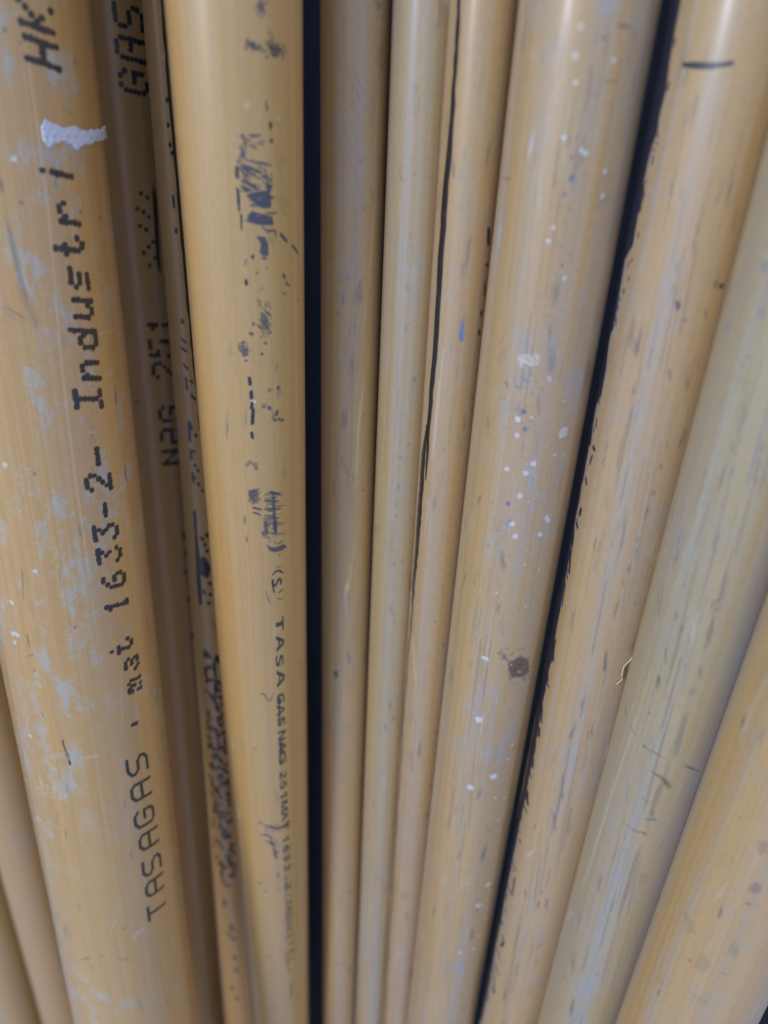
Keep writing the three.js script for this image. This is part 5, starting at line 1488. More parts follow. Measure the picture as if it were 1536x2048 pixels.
      ["w",0.5835382274690739,0.31,[20.3,438.24]],
      ["w",0.3174855443079436,0.31,[0.18,412.85]],
      ["w",0.5978397644403628,0.14,[1.34,493.26]],
      ["w",0.4966457792082963,0.17,[20.0,409.49]],
      ["w",0.462836506025536,0.18,[8.37,473.0]],
      ["w",0.4433665387942947,0.17,[1.68,436.52]],
      ["w",0.5614612214857663,0.23,[10.57,401.04]],
      ["w",0.4378449415127889,0.17,[8.47,463.74]],
      ["w",0.43913936863119607,0.2,[7.85,472.07]],
      ["w",0.3717228412556323,0.22,[6.03,462.79]],
      ["w",0.38743811864125527,0.13,[-3.23,515.82]],
      ["w",0.39730365682925745,0.25,[2.14,468.36]],
      ["w",0.5793910853562947,0.2,[9.45,410.49]],
      ["w",0.460174981783255,0.18,[19.87,404.47]],
      ["w",0.5239121544391736,0.16,[7.19,448.08]],
      ["w",0.3778375979485367,0.26,[-3.56,420.42]],
      ["w",0.3160770336825451,0.29,[6.75,395.4]],
      ["w",0.5930965058354781,0.34,[16.16,416.69]],
      ["g",0.29485533983158263,0.15,[-7.1,582.48]],
      ["g",0.33455516400105406,0.25,[-2.45,506.64]],
      ["g",0.17787116039783096,0.15,[-7.83,586.46]],
      ["g",0.27227563238460917,0.21,[-3.8,572.39]],
      ["g",0.29894952446034745,0.22,[2.66,525.98]],
      ["g",0.2020698976021353,0.3,[-7.98,559.67]],
      ["g",0.3438657551189872,0.14,[1.53,528.92]],
      ["g",0.2537491151949037,0.28,[-6.03,573.71]],
      ["g",0.2721852966734541,0.22,[-8.75,577.08]],
      ["g",0.19254285169725346,0.2,[-8.79,580.5]],
      ["g",0.23099838062150546,0.23,[-5.63,544.25]],
      ["g",0.28798639834107276,0.21,[-7.66,583.99]],
      ["g",0.33633058598367466,0.29,[-2.07,541.29]],
      ["g",0.2276495174032361,0.24,[-4.78,575.81]],
      ["g",0.21667940340272038,0.28,[-4.56,555.68]],
      ["g",0.2562346755457974,0.21,[-1.66,538.21]],
      ["g",0.3282192582571518,0.18,[-4.75,577.39]],
      ["g",0.2578682945581812,0.18,[-4.98,534.19]],
      ["g",0.22214951677473724,0.27,[-4.48,587.72]],
      ["g",0.3259963006776967,0.16,[-8.8,571.33]],
      ["g",0.34997862757845694,0.27,[-6.99,573.62]],
      ["g",0.33664379026452296,0.2,[-3.31,544.47]],
      ["g",0.281229643251261,0.15,[-0.88,548.43]],
      ["g",0.3057079626860748,0.32,[5.65,505.07]],
      ["g",0.2905709564377542,0.26,[-12.22,549.08]],
      ["g",0.23457710807726706,0.29,[0.58,532.24]],
      ["g",0.3019880019009046,0.32,[-0.13,524.28]],
      ["g",0.30985956899700934,0.26,[-6.85,564.17]],
      ["g",0.26666392462694255,0.31,[1.24,545.2]],
      ["g",0.22105455679756303,0.16,[-4.33,533.51]],
      ["g",0.28437205691617357,0.13,[-6.02,582.13]],
      ["g",0.3148643053492066,0.17,[0.19,540.57]],
      ["g",0.17502912392754422,0.18,[0.84,542.72]],
      ["g",0.30238391548975496,0.3,[-2.54,566.14]],
      ["g",0.3521385728451164,0.26,[-4.19,667.28]],
      ["g",0.2103745246762781,0.24,[0.98,660.13]],
      ["g",0.2412224484037751,0.23,[3.2,636.83]],
      ["g",0.25579957570121337,0.29,[3.41,620.82]],
      ["g",0.39785904558973767,0.22,[-3.51,675.41]],
      ["g",0.3335829699851976,0.16,[1.75,669.39]],
      ["g",0.386604499484963,0.14,[-2.27,670.2]],
      ["g",0.28968354582222045,0.25,[2.25,643.14]],
      ["g",0.27499657119132587,0.18,[-6.83,664.67]],
      ["g",0.26373498464392703,0.16,[4.45,647.97]],
      ["g",0.22636137857631564,0.26,[-0.66,667.93]],
      ["g",0.3690846504467923,0.22,[-1.83,654.25]],
      ["g",0.26055038554563525,0.16,[3.81,649.52]],
      ["g",0.2806213643824464,0.2,[3.94,647.69]],
      ["g",0.22046739530940967,0.13,[1.24,656.61]],
      ["g",0.324918308240264,0.22,[-1.39,662.04]],
      ["g",0.28350438525446997,0.27,[-1.2,658.89]],
      ["g",0.32778790936880964,0.18,[-2.23,664.31]],
      ["g",0.35169902297682576,0.26,[1.41,651.95]],
      ["g",0.2453666493379597,0.25,[-2.68,674.62]],
      ["g",0.26090763733760836,0.19,[-2.28,661.99]],
      ["g",0.35888348919088203,0.15,[2.84,655.83]],
      ["g",0.20140501440785644,0.13,[2.86,661.75]],
      ["g",0.38829367244796115,0.13,[1.09,650.36]],
      ["g",0.2604641653874388,0.27,[1.57,651.12]],
      ["g",0.3683298072235758,0.12,[-2.3,665.23]],
      ["w",0.5,0.64,[-4.05,697.71,-4.11,692.34,4.35,691.98]],
      ["w",0.75,0.49,[-4.08,676.57,0.19,674.26,1.22,673.59,6.68,669.99,7.31,664.74,-3.53,657.43,-4.24,654.31,0.85,646.04,-3.3,687.4]],
      ["b",0.85,0.69,[-1.08,668.27]],
      ["b",0.6,0.45,[-2.13,664.9,-1.65,672.52]],
      ["g",0.6,0.23,[-2.71,676.35,-0.75,671.12,-0.92,653.42,-2.21,648.7,-1.0,643.07,-1.54,636.89,-0.36,661.74]],
      ["p",0.6,0.77,[-5.6,624.57]],
      ["w",0.85,0.62,[-5.59,608.56,-5.26,603.98,0.3,596.04,-1.37,593.17,-2.07,585.9,-3.15,576.67,6.88,578.75,7.64,577.45,5.62,573.3,-1.65,572.72,-6.0,526.91,-4.82,526.7,-6.71,593.44]],
      ["w",0.75,1.22,[7.79,604.86]],
      ["g",0.4,0.41,[7.91,605.14]],
      ["b",0.8,0.67,[-4.26,610.79,-4.95,583.0,-3.63,577.07,-3.36,606.05]],
      ["w",0.7,0.32,[6.02,598.56,9.6,597.96,6.0,614.24,-2.11,609.52,-4.79,552.43,4.93,547.83,7.37,560.85,2.42,563.12,3.25,525.13,1.22,620.16,0.72,620.82]],
      ["w",0.85,0.98,[-4.62,500.64,3.25,474.9,-4.25,468.57]],
      ["g",0.8,0.25,[-4.62,500.64]],
      ["w",0.6,0.56,[5.38,463.8,9.78,461.74,8.94,488.26,8.2,481.91,8.44,450.6,10.17,444.05]],
      ["w",0.8,1.09,[8.83,412.99,5.83,401.96]],
      ["w",0.65,0.73,[10.94,396.9,11.06,390.61,8.74,380.23,6.97,372.54,1.08,372.04]],
    ],
  },
  P9: {
    strokes: [
      ["g",0.46642836808871974,0.22,[-12.78,368.45,-12.71,351.04]],
      ["g",0.6186671120876788,0.24,[-5.47,589.4,-4.97,565.78]],
      ["g",0.5136457164077364,0.28,[-7.4,505.93,-6.63,451.69]],
      ["g",0.41046825197713,0.19,[-3.99,664.65,-3.62,652.17]],
      ["g",0.3886368270026244,0.14,[-6.42,591.94,-6.16,577.97]],
      ["g",0.4683580755932847,0.31,[-6.0,427.3,-4.94,354.63]],
      ["g",0.36094810419861684,0.15,[-8.43,527.34,-8.01,494.94]],
      ["g",0.39764790669906,0.23,[-7.95,499.96,-7.54,468.99]],
      ["g",0.37999757933768297,0.25,[-5.5,578.77,-4.75,542.46]],
      ["g",0.3018159124615001,0.32,[-10.89,460.66,-10.43,400.59]],
      ["g",0.5951485155844647,0.1,[-11.9,640.33,-11.79,628.46]],
      ["g",0.5601690437372361,0.09,[-12.03,679.28,-11.81,656.54]],
      ["g",0.43215979161866347,0.1,[-4.61,605.82,-3.98,579.35]],
      ["g",0.47858138599637123,0.25,[-4.6,391.29,-4.44,381.27]],
      ["g",0.21731131777415663,0.14,[-8.37,659.9,-8.12,645.94]],
      ["g",0.2954826180325388,0.12,[-12.66,456.56,-12.5,426.03]],
      ["g",0.6021827048130297,0.15,[-10.3,632.06,-10.13,617.54]],
      ["g",0.4728876474382346,0.32,[-8.87,385.74,-8.67,364.22]],
      ["g",0.5962549452804513,0.23,[-9.35,411.27,-8.59,329.67]],
      ["g",0.49039830719199995,0.19,[-11.7,404.39,-11.29,334.58]],
      ["g",0.560385174441471,0.19,[-12.77,589.1,-12.56,554.53]],
      ["g",0.3522825960038762,0.09,[-12.52,576.3,-12.21,528.96]],
      ["g",0.28500833881899923,0.16,[-7.31,611.87,-6.98,593.91]],
      ["g",0.5599539986417759,0.2,[-4.46,660.5,-4.18,650.69]],
      ["g",0.37258893373858026,0.33,[-7.89,499.99,-7.7,485.9]],
      ["g",0.39199488460634613,0.09,[-1.94,575.66,-1.21,550.64]],
      ["g",0.502468944906813,0.16,[-1.87,546.03,-0.73,504.22]],
      ["g",0.33794263137400504,0.15,[-10.17,368.02,-9.73,310.15]],
      ["g",0.3781413203192711,0.18,[-8.23,691.62,-8.17,688.6]],
      ["g",0.6093288525061955,0.13,[-6.88,652.28,-6.75,646.14]],
      ["g",0.6140859321462426,0.13,[-15.53,651.23,-15.52,616.62]],
      ["g",0.5024186894735003,0.1,[-8.72,641.03,-8.33,616.74]],
      ["g",0.4487087238998394,0.24,[-10.42,616.21,-10.08,586.73]],
      ["g",0.33758081507985505,0.08,[-6.34,691.41,-5.8,669.83]],
      ["g",0.2953862026147543,0.14,[-3.85,672.79,-3.46,659.96]],
      ["g",0.2845664456879969,0.25,[-10.46,461.54,-10.04,410.27]],
      ["g",0.2900161780763671,0.17,[-3.26,482.24,-1.76,411.94]],
      ["g",0.3061259695819307,0.31,[-3.63,482.43,-2.41,423.04]],
      ["g",0.27978258610789924,0.25,[-2.75,613.1,-2.33,598.61]],
      ["g",0.5523312730645622,0.28,[-7.24,568.41,-6.56,527.02]],
      ["g",0.49996996043345576,0.22,[-10.85,412.98,-10.14,313.59]],
      ["g",0.4270127308683541,0.17,[0.66,655.19,1.18,643.65]],
      ["g",0.3199788487044627,0.17,[-4.59,523.28,-3.3,459.15]],
      ["g",0.5753814278283802,0.18,[-3.79,661.3,-2.91,632.03]],
      ["g",0.26508080820834984,0.12,[-4.41,509.04,-3.39,457.82]],
      ["g",0.541886106225388,0.24,[-9.1,486.61,-8.62,442.39]],
      ["g",0.23057812219617474,0.33,[-11.84,443.41,-11.55,395.49]],
      ["g",0.5518584633215897,0.18,[-6.99,647.91,-6.86,641.5]],
      ["g",0.533247486172062,0.12,[-10.16,622.16,-9.74,587.51]],
      ["g",0.21920626202833096,0.21,[-4.43,636.66,-3.87,615.32]],
      ["g",0.42970786878941136,0.14,[-1.59,608.52,-0.09,562.32]],
      ["g",0.26542417123281126,0.2,[-10.46,419.04,-9.71,322.06]],
      ["g",0.4847669379508599,0.15,[-4.51,666.17,-4.1,651.63]],
      ["g",0.4528690892546726,0.21,[-6.15,655.6,-5.44,624.91]],
      ["g",0.5496202672125887,0.18,[-7.17,506.75,-6.48,459.54]],
      ["g",0.25870180274540955,0.15,[-0.27,684.48,1.03,655.6]],
      ["g",0.2601451320619907,0.23,[-8.84,618.63,-8.74,611.6]],
      ["g",0.6063259016489937,0.34,[-7.65,469.86,-7.11,427.73]],
      ["g",0.23003580762681486,0.23,[-8.55,359.54,-7.49,248.38]],
      ["g",0.5830628945606128,0.38,[-11.77,359.78,-11.61,329.91]],
      ["g",0.46654019905898414,0.23,[-5.17,458.59,-4.41,413.5]],
      ["g",0.20987163510268905,0.19,[-8.61,672.48,-8.24,651.62]],
      ["g",0.40618911480185715,0.23,[-7.89,580.94,-7.74,571.11]],
      ["g",0.4740017127520277,0.18,[-3.54,361.98,-2.59,305.93]],
      ["g",0.21592404257147849,0.24,[-6.78,386.18,-6.07,329.6]],
      ["g",0.5604666612336677,0.2,[-9.1,623.63,-8.56,586.48]],
      ["g",0.5939891905783583,0.19,[-14.07,692.9,-14.04,687.34]],
      ["g",0.47697237885253296,0.14,[-5.53,584.42,-5.12,565.04]],
      ["g",0.42408771230335374,0.17,[-15.38,607.36,-15.38,598.69]],
      ["g",0.3029424163957533,0.15,[-8.13,571.47,-7.75,546.02]],
      ["g",0.5439718322857767,0.26,[-11.62,425.63,-11.13,347.37]],
      ["g",0.5116210635247169,0.15,[-15.39,349.64,-15.33,223.54]],
      ["g",0.46162845108499606,0.22,[-8.19,602.16,-7.91,584.55]],
      ["g",0.3893354159632424,0.26,[-2.09,511.73,-1.14,474.07]],
      ["g",0.5101964158576664,0.14,[3.27,666.84,4.24,650.39]],
      ["g",0.43386074114705664,0.39,[-12.3,438.79,-11.85,353.4]],
      ["g",0.20897263644741523,0.11,[-5.7,522.37,-5.42,506.9]],
      ["g",0.33437416553868926,0.25,[-8.67,402.98,-8.16,352.77]],
      ["g",0.3463944316127661,0.17,[-10.82,643.41,-10.5,615.21]],
      ["g",0.26857929377906564,0.22,[-9.5,671.05,-9.39,664.07]],
      ["g",0.5578234810634266,0.15,[4.41,551.63,5.5,529.78]],
      ["g",0.5001461342249576,0.31,[-7.24,465.49,-6.24,391.3]],
      ["g",0.5777763586530011,0.19,[-9.82,440.09,-9.23,373.99]],
      ["g",0.4060125168253449,0.12,[-7.38,583.73,-7.23,574.66]],
      ["g",0.5184741990940953,0.07,[-10.66,689.48,-10.49,676.1]],
      ["g",0.5755594476652621,0.31,[-6.27,526.73,-5.69,492.67]],
      ["g",0.4485656617067841,0.2,[-4.08,483.59,-3.11,433.99]],
      ["g",0.2539998032421924,0.22,[-4.98,651.27,-4.16,619.58]],
      ["g",0.4007837129994851,0.2,[-2.64,600.6,-1.27,553.15]],
      ["g",0.5515684124327727,0.35,[-2.46,477.75,-1.68,443.38]],
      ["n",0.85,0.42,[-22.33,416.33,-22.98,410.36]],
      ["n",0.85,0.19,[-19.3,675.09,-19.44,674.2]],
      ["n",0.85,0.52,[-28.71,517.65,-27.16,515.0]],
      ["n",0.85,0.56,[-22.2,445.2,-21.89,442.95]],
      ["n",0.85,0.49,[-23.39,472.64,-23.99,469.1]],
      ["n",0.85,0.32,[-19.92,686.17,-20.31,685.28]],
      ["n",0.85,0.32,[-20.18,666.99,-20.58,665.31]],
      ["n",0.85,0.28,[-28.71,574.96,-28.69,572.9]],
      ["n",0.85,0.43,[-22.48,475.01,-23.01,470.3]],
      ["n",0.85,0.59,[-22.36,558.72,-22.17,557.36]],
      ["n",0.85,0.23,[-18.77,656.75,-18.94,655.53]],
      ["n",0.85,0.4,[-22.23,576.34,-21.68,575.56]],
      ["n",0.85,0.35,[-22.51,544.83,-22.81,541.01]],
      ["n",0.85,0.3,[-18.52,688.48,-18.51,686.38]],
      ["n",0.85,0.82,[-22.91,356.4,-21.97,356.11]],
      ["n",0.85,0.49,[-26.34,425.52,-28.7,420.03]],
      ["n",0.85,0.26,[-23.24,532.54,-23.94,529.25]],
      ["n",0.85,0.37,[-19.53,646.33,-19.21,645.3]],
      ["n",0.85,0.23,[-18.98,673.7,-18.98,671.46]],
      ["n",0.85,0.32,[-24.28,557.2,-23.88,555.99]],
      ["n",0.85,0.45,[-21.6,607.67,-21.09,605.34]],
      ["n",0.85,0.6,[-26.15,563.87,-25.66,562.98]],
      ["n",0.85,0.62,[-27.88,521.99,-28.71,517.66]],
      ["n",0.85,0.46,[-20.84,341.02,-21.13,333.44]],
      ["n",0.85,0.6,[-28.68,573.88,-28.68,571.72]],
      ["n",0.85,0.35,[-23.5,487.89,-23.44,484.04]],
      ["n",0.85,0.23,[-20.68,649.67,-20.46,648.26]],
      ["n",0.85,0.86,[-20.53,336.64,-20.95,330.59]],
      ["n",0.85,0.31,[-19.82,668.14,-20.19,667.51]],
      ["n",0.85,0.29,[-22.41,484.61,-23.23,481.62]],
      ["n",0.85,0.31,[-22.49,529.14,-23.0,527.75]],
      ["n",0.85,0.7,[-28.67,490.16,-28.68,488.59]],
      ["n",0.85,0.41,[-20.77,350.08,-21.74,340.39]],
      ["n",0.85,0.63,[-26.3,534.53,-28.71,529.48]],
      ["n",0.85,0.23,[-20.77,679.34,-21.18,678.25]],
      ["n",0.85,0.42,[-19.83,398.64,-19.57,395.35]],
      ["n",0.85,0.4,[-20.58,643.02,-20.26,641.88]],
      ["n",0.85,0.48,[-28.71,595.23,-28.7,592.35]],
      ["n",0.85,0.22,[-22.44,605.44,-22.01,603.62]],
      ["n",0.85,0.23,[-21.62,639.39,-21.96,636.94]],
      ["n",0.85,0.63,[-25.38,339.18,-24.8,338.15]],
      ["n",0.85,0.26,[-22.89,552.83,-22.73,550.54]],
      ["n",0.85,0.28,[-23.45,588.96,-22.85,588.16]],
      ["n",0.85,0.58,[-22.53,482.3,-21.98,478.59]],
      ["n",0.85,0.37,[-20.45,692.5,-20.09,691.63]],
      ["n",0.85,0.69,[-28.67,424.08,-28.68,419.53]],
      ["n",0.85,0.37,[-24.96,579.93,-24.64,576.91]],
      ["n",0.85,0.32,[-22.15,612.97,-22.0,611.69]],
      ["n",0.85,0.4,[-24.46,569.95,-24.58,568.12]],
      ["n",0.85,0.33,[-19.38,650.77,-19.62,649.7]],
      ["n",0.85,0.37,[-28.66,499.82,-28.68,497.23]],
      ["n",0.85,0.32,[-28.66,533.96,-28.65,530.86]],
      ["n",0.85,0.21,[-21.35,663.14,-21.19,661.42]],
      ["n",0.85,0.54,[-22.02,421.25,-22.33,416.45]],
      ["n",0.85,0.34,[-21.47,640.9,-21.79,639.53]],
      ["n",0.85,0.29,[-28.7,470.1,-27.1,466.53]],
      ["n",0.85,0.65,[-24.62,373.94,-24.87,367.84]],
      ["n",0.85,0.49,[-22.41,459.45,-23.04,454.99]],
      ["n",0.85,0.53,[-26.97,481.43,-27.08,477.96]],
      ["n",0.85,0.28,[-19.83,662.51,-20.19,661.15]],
      ["n",0.85,0.67,[-26.56,512.13,-25.71,510.81]],
      ["n",0.85,0.45,[-22.22,633.61,-22.52,632.06]],
      ["n",0.85,0.35,[-28.7,551.45,-28.68,548.65]],
      ["n",0.85,0.27,[-28.7,506.3,-28.68,502.38]],
      ["n",0.85,0.52,[-28.67,385.25,-28.64,379.88]],
      ["n",0.85,0.57,[-21.53,557.01,-20.96,555.7]],
      ["n",0.85,0.51,[-28.7,608.78,-28.7,606.93]],
      ["n",0.85,0.51,[-23.39,317.8,-24.25,314.24]],
      ["n",0.85,0.47,[-25.06,637.36,-24.44,635.29]],
      ["n",0.85,0.33,[-18.92,678.33,-18.7,677.33]],
      ["n",0.85,0.44,[-26.32,402.6,-25.29,399.28]],
      ["n",0.85,0.32,[-21.51,462.35,-21.13,460.89]],
      ["n",0.85,0.43,[-24.59,470.38,-23.83,467.62]],
      ["n",0.85,0.7,[-21.21,405.29,-21.02,400.8]],
      ["n",0.85,0.66,[-27.01,524.91,-26.5,523.74]],
      ["n",0.85,0.29,[-18.8,676.47,-18.46,675.86]],
      ["n",0.85,0.32,[-20.62,697.1,-20.49,695.14]],
      ["n",0.85,0.47,[-23.17,485.26,-23.3,481.27]],
      ["n",0.85,0.65,[-28.67,414.65,-28.66,413.15]],
      ["n",0.85,0.39,[-23.72,421.68,-22.98,417.06]],
      ["n",0.85,0.28,[-22.97,568.21,-23.32,566.91]],
      ["n",0.85,0.44,[-28.71,595.57,-26.69,593.31]],
      ["n",0.85,0.25,[-24.36,639.73,-24.86,637.02]],
      ["n",0.85,0.79,[-28.7,388.73,-28.7,382.24]],
      ["n",0.85,0.19,[-19.41,696.75,-19.26,695.0]],
      ["n",0.85,0.49,[-22.96,519.59,-23.0,516.22]],
      ["n",0.85,0.46,[-21.61,635.74,-21.19,633.49]],
      ["n",0.85,0.23,[-20.67,689.07,-20.69,688.25]],
      ["n",0.85,0.52,[-28.7,394.88,-28.67,393.05]],
      ["n",0.85,0.4,[-24.38,545.37,-25.66,540.25]],
      ["n",0.9,1.11,[-21.08,600.1,-19.53,599.22]],
      ["n",0.9,0.56,[-20.24,597.96,-20.82,594.51]],
      ["n",0.9,0.85,[-21.85,590.13,-20.36,588.24]],
      ["n",0.9,0.87,[-23.95,585.09,-23.46,583.65]],
      ["n",0.9,1.31,[-20.79,580.64,-21.07,577.75]],
      ["n",0.9,1.18,[-22.28,574.99,-20.54,573.87]],
      ["n",0.9,1.19,[-23.24,573.03,-21.89,566.66]],
      ["n",0.9,1.36,[-22.33,565.67,-20.63,557.87]],
      ["n",0.9,0.45,[-22.08,570.86,-21.69,562.4]],
      ["n",0.9,0.62,[-21.82,554.82,-21.17,545.19]],
      ["n",0.9,0.47,[-22.75,552.67,-21.92,540.66]],
      ["n",0.9,0.97,[-25.51,537.2,-25.36,534.0]],
      ["n",0.9,1.45,[-21.35,532.93,-21.65,522.54]],
      ["n",0.9,0.66,[-24.18,517.79,-20.66,515.5]],
      ["n",0.9,0.66,[-23.26,514.14,-19.36,513.96]],
      ["n",0.88,1.61,[-21.91,531.33,-20.21,523.91]],
      ["n",0.88,0.82,[-26.07,524.02,-21.29,524.65]],
      ["n",0.88,0.83,[-24.63,518.6,-21.58,517.86,-21.11,514.52]],
      ["n",0.88,1.17,[-21.82,511.79,-22.5,506.46]],
      ["n",0.88,1.19,[-21.78,504.95,-20.25,497.56]],
      ["n",0.88,1.72,[-20.71,495.34,-20.14,491.36]],
      ["n",0.88,0.87,[-25.36,491.28,-20.76,490.75]],
      ["n",0.88,0.7,[-20.99,487.76,-20.87,481.34]],
      ["n",0.88,1.77,[-21.21,480.99,-20.35,476.16]],
      ["n",0.88,0.89,[-23.32,473.96,-19.37,471.86]],
      ["n",0.88,1.81,[-20.27,464.45,-20.47,459.77]],
      ["n",0.88,0.68,[-21.25,503.69,-22.83,497.79]],
      ["n",0.88,0.67,[-26.58,521.98,-28.69,516.89]],
      ["n",0.85,1.99,[-20.75,464.64,-18.82,458.51]],
      ["n",0.85,0.92,[-23.05,457.27,-17.96,455.27]],
      ["n",0.85,0.75,[-21.24,450.24,-22.86,443.92]],
      ["n",0.85,0.57,[-26.3,440.38,-19.75,442.68]],
      ["n",0.85,0.94,[-20.31,439.46,-18.21,438.83]],
      ["n",0.85,0.77,[-24.25,425.26,-17.34,423.55]],
      ["n",0.85,0.58,[-20.98,420.83,-19.33,420.98]],
      ["n",0.85,0.79,[-26.01,409.86,-17.69,409.36]],
      ["n",0.85,0.78,[-18.1,419.87,-17.63,409.1]],
      ["n",0.85,0.82,[-24.2,397.31,-22.05,387.89]],
      ["n",0.85,1.04,[-28.67,383.15,-19.4,388.09]],
      ["n",0.85,0.84,[-25.43,378.16,-21.8,375.25]],
      ["n",0.85,1.44,[-18.83,382.11,-16.88,379.62,-18.88,374.32]],
      ["n",0.85,0.84,[-20.34,371.26,-17.36,367.95]],
      ["n",0.85,0.85,[-20.98,360.61,-15.78,358.2]],
      ["n",0.85,0.86,[-21.2,356.95,-17.82,349.19]],
      ["n",0.85,1.09,[-20.66,344.45,-16.61,343.51]],
      ["n",0.85,0.86,[-17.96,349.81,-16.74,344.15]],
      ["n",0.85,1.8,[-23.52,339.49,-25.58,319.81]],
      ["n",0.85,1.64,[-28.57,312.63,-28.68,298.87]],
      ["g",0.55,1.88,[2.0,647.39,3.75,647.99]],
      ["g",0.6,0.48,[-2.38,639.51,-2.34,638.31]],
      ["g",0.35,0.6,[1.61,642.72,2.28,639.15]],
      ["g",0.6,0.5,[-3.42,626.62,-2.62,624.04]],
      ["g",0.6,0.75,[1.55,624.86,2.04,621.08]],
      ["g",0.6,0.52,[0.5,607.51,0.48,605.16]],
      ["g",0.6,0.79,[0.02,601.57,0.1,599.47]],
      ["g",0.6,0.81,[-0.13,593.62,-0.1,591.44]],
      ["g",0.6,0.68,[-0.88,588.53,-0.77,583.38]],
      ["g",0.6,0.83,[-1.46,579.03,-1.28,576.72]],
      ["g",0.6,0.42,[-1.02,575.4,-1.04,572.67]],
      ["g",0.6,0.71,[-1.96,569.46,-1.88,566.68]],
      ["g",0.6,0.57,[-2.67,564.79,-2.41,561.27]],
      ["g",0.6,0.36,[-2.73,560.49,-2.86,550.14]],
      ["g",0.6,0.51,[-10.77,622.5,-11.34,614.51]],
      ["g",0.6,0.4,[-11.23,613.98,-11.05,596.16]],
      ["g",0.6,0.55,[-12.07,592.01,-11.57,581.83]],
      ["g",0.6,0.43,[-11.15,581.34,-11.21,561.9]],
      ["g",0.35,0.65,[-10.62,689.15,-10.62,678.14]],
      ["g",0.35,0.44,[-12.41,682.14,-12.38,678.72]],
      ["g",0.35,0.84,[-10.72,697.05,-10.48,690.12]],
      ["g",0.35,0.5,[-17.82,646.04,-18.55,632.84]],
      ["g",0.35,0.34,[-11.66,663.68,-10.61,661.93]],
      ["g",0.35,0.34,[-12.42,673.81,-11.55,661.43]],
      ["g",0.5,0.79,[-6.7,518.91,-6.43,513.4]],
      ["g",0.5,0.49,[-7.19,509.96,-6.99,496.37]],
      ["g",0.5,0.68,[-7.55,484.59,-5.52,469.59]],
      ["g",0.5,1.23,[-7.92,466.16,-5.57,455.81]],
      ["g",0.5,0.56,[-9.41,445.57,-7.38,410.19]],
      ["g",0.5,1.33,[-6.14,418.53,-6.06,412.38]],
      ["g",0.5,1.13,[-3.4,421.17,-2.72,412.77]],
      ["g",0.5,0.56,[-5.87,424.79,-5.74,421.23]],
      ["g",0.5,0.72,[-13.28,455.4,-13.43,450.86]],
    ],
    patches: [
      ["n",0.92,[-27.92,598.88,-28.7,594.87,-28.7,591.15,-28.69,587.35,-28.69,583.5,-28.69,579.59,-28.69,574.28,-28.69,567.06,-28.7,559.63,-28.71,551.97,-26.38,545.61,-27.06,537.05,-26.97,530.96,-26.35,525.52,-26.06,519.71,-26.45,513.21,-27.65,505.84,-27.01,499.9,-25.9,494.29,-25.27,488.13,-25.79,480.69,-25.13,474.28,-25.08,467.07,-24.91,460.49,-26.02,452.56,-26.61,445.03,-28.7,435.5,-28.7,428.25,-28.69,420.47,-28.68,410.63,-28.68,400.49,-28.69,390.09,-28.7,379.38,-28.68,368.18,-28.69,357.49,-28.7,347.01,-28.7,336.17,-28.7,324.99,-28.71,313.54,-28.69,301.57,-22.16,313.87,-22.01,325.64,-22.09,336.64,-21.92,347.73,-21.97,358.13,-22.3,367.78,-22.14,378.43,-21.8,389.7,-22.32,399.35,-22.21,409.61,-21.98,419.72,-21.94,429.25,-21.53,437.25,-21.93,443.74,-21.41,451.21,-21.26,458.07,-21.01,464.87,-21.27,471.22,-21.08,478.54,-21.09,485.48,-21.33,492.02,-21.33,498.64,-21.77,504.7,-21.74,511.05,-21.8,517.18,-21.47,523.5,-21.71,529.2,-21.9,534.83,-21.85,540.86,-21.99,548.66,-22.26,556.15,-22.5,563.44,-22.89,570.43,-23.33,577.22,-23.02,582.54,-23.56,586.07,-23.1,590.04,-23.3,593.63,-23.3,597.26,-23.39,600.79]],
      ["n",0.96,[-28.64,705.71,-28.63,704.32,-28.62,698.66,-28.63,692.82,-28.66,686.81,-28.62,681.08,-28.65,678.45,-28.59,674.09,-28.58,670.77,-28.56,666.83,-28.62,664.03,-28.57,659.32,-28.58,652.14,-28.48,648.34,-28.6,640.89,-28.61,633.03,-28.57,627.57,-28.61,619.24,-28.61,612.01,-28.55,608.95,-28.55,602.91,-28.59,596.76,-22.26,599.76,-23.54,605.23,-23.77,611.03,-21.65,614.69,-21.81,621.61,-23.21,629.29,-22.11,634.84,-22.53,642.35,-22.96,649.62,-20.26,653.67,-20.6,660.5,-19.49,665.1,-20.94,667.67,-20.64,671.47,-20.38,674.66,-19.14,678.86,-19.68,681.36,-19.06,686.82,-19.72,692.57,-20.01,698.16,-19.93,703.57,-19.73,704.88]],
      ["p",0.7,[-26.53,702.29,-23.19,701.1,-24.63,699.36,-28.7,700.79]],
      ["k",0.9,[-15.78,691.97,-13.2,692.16,-9.35,692.03,-6.39,692.19,-4.75,692.69,-4.73,691.79,-6.68,691.37,-9.06,690.85,-11.75,690.98,-15.01,691.13]],
      ["g",0.9,[-5.6,642.72,-4.84,643.4,-4.24,641.7,-4.84,640.79]],
    ],
    dots: [
      ["k",0.5,0.71,[4.39,647.18]],
    ],
  },
  P10: {
    strokes: [
      ["g",0.3067563266652756,0.2,[-17.08,613.35,-16.95,593.31]],
      ["g",0.3984186050392633,0.16,[-7.65,408.41,-6.7,356.41]],
      ["g",0.47460241761351357,0.06,[-6.09,674.46,-5.89,669.36]],
      ["g",0.2987967772470606,0.1,[-5.86,595.54,-4.92,565.43]],
      ["b",0.34729108198399533,0.25,[-8.25,585.96,-7.16,541.52]],
      ["b",0.28608749553950436,0.09,[-9.3,575.46,-8.69,547.13]],
      ["g",0.4813789767727868,0.13,[-11.75,456.9,-10.81,383.42]],
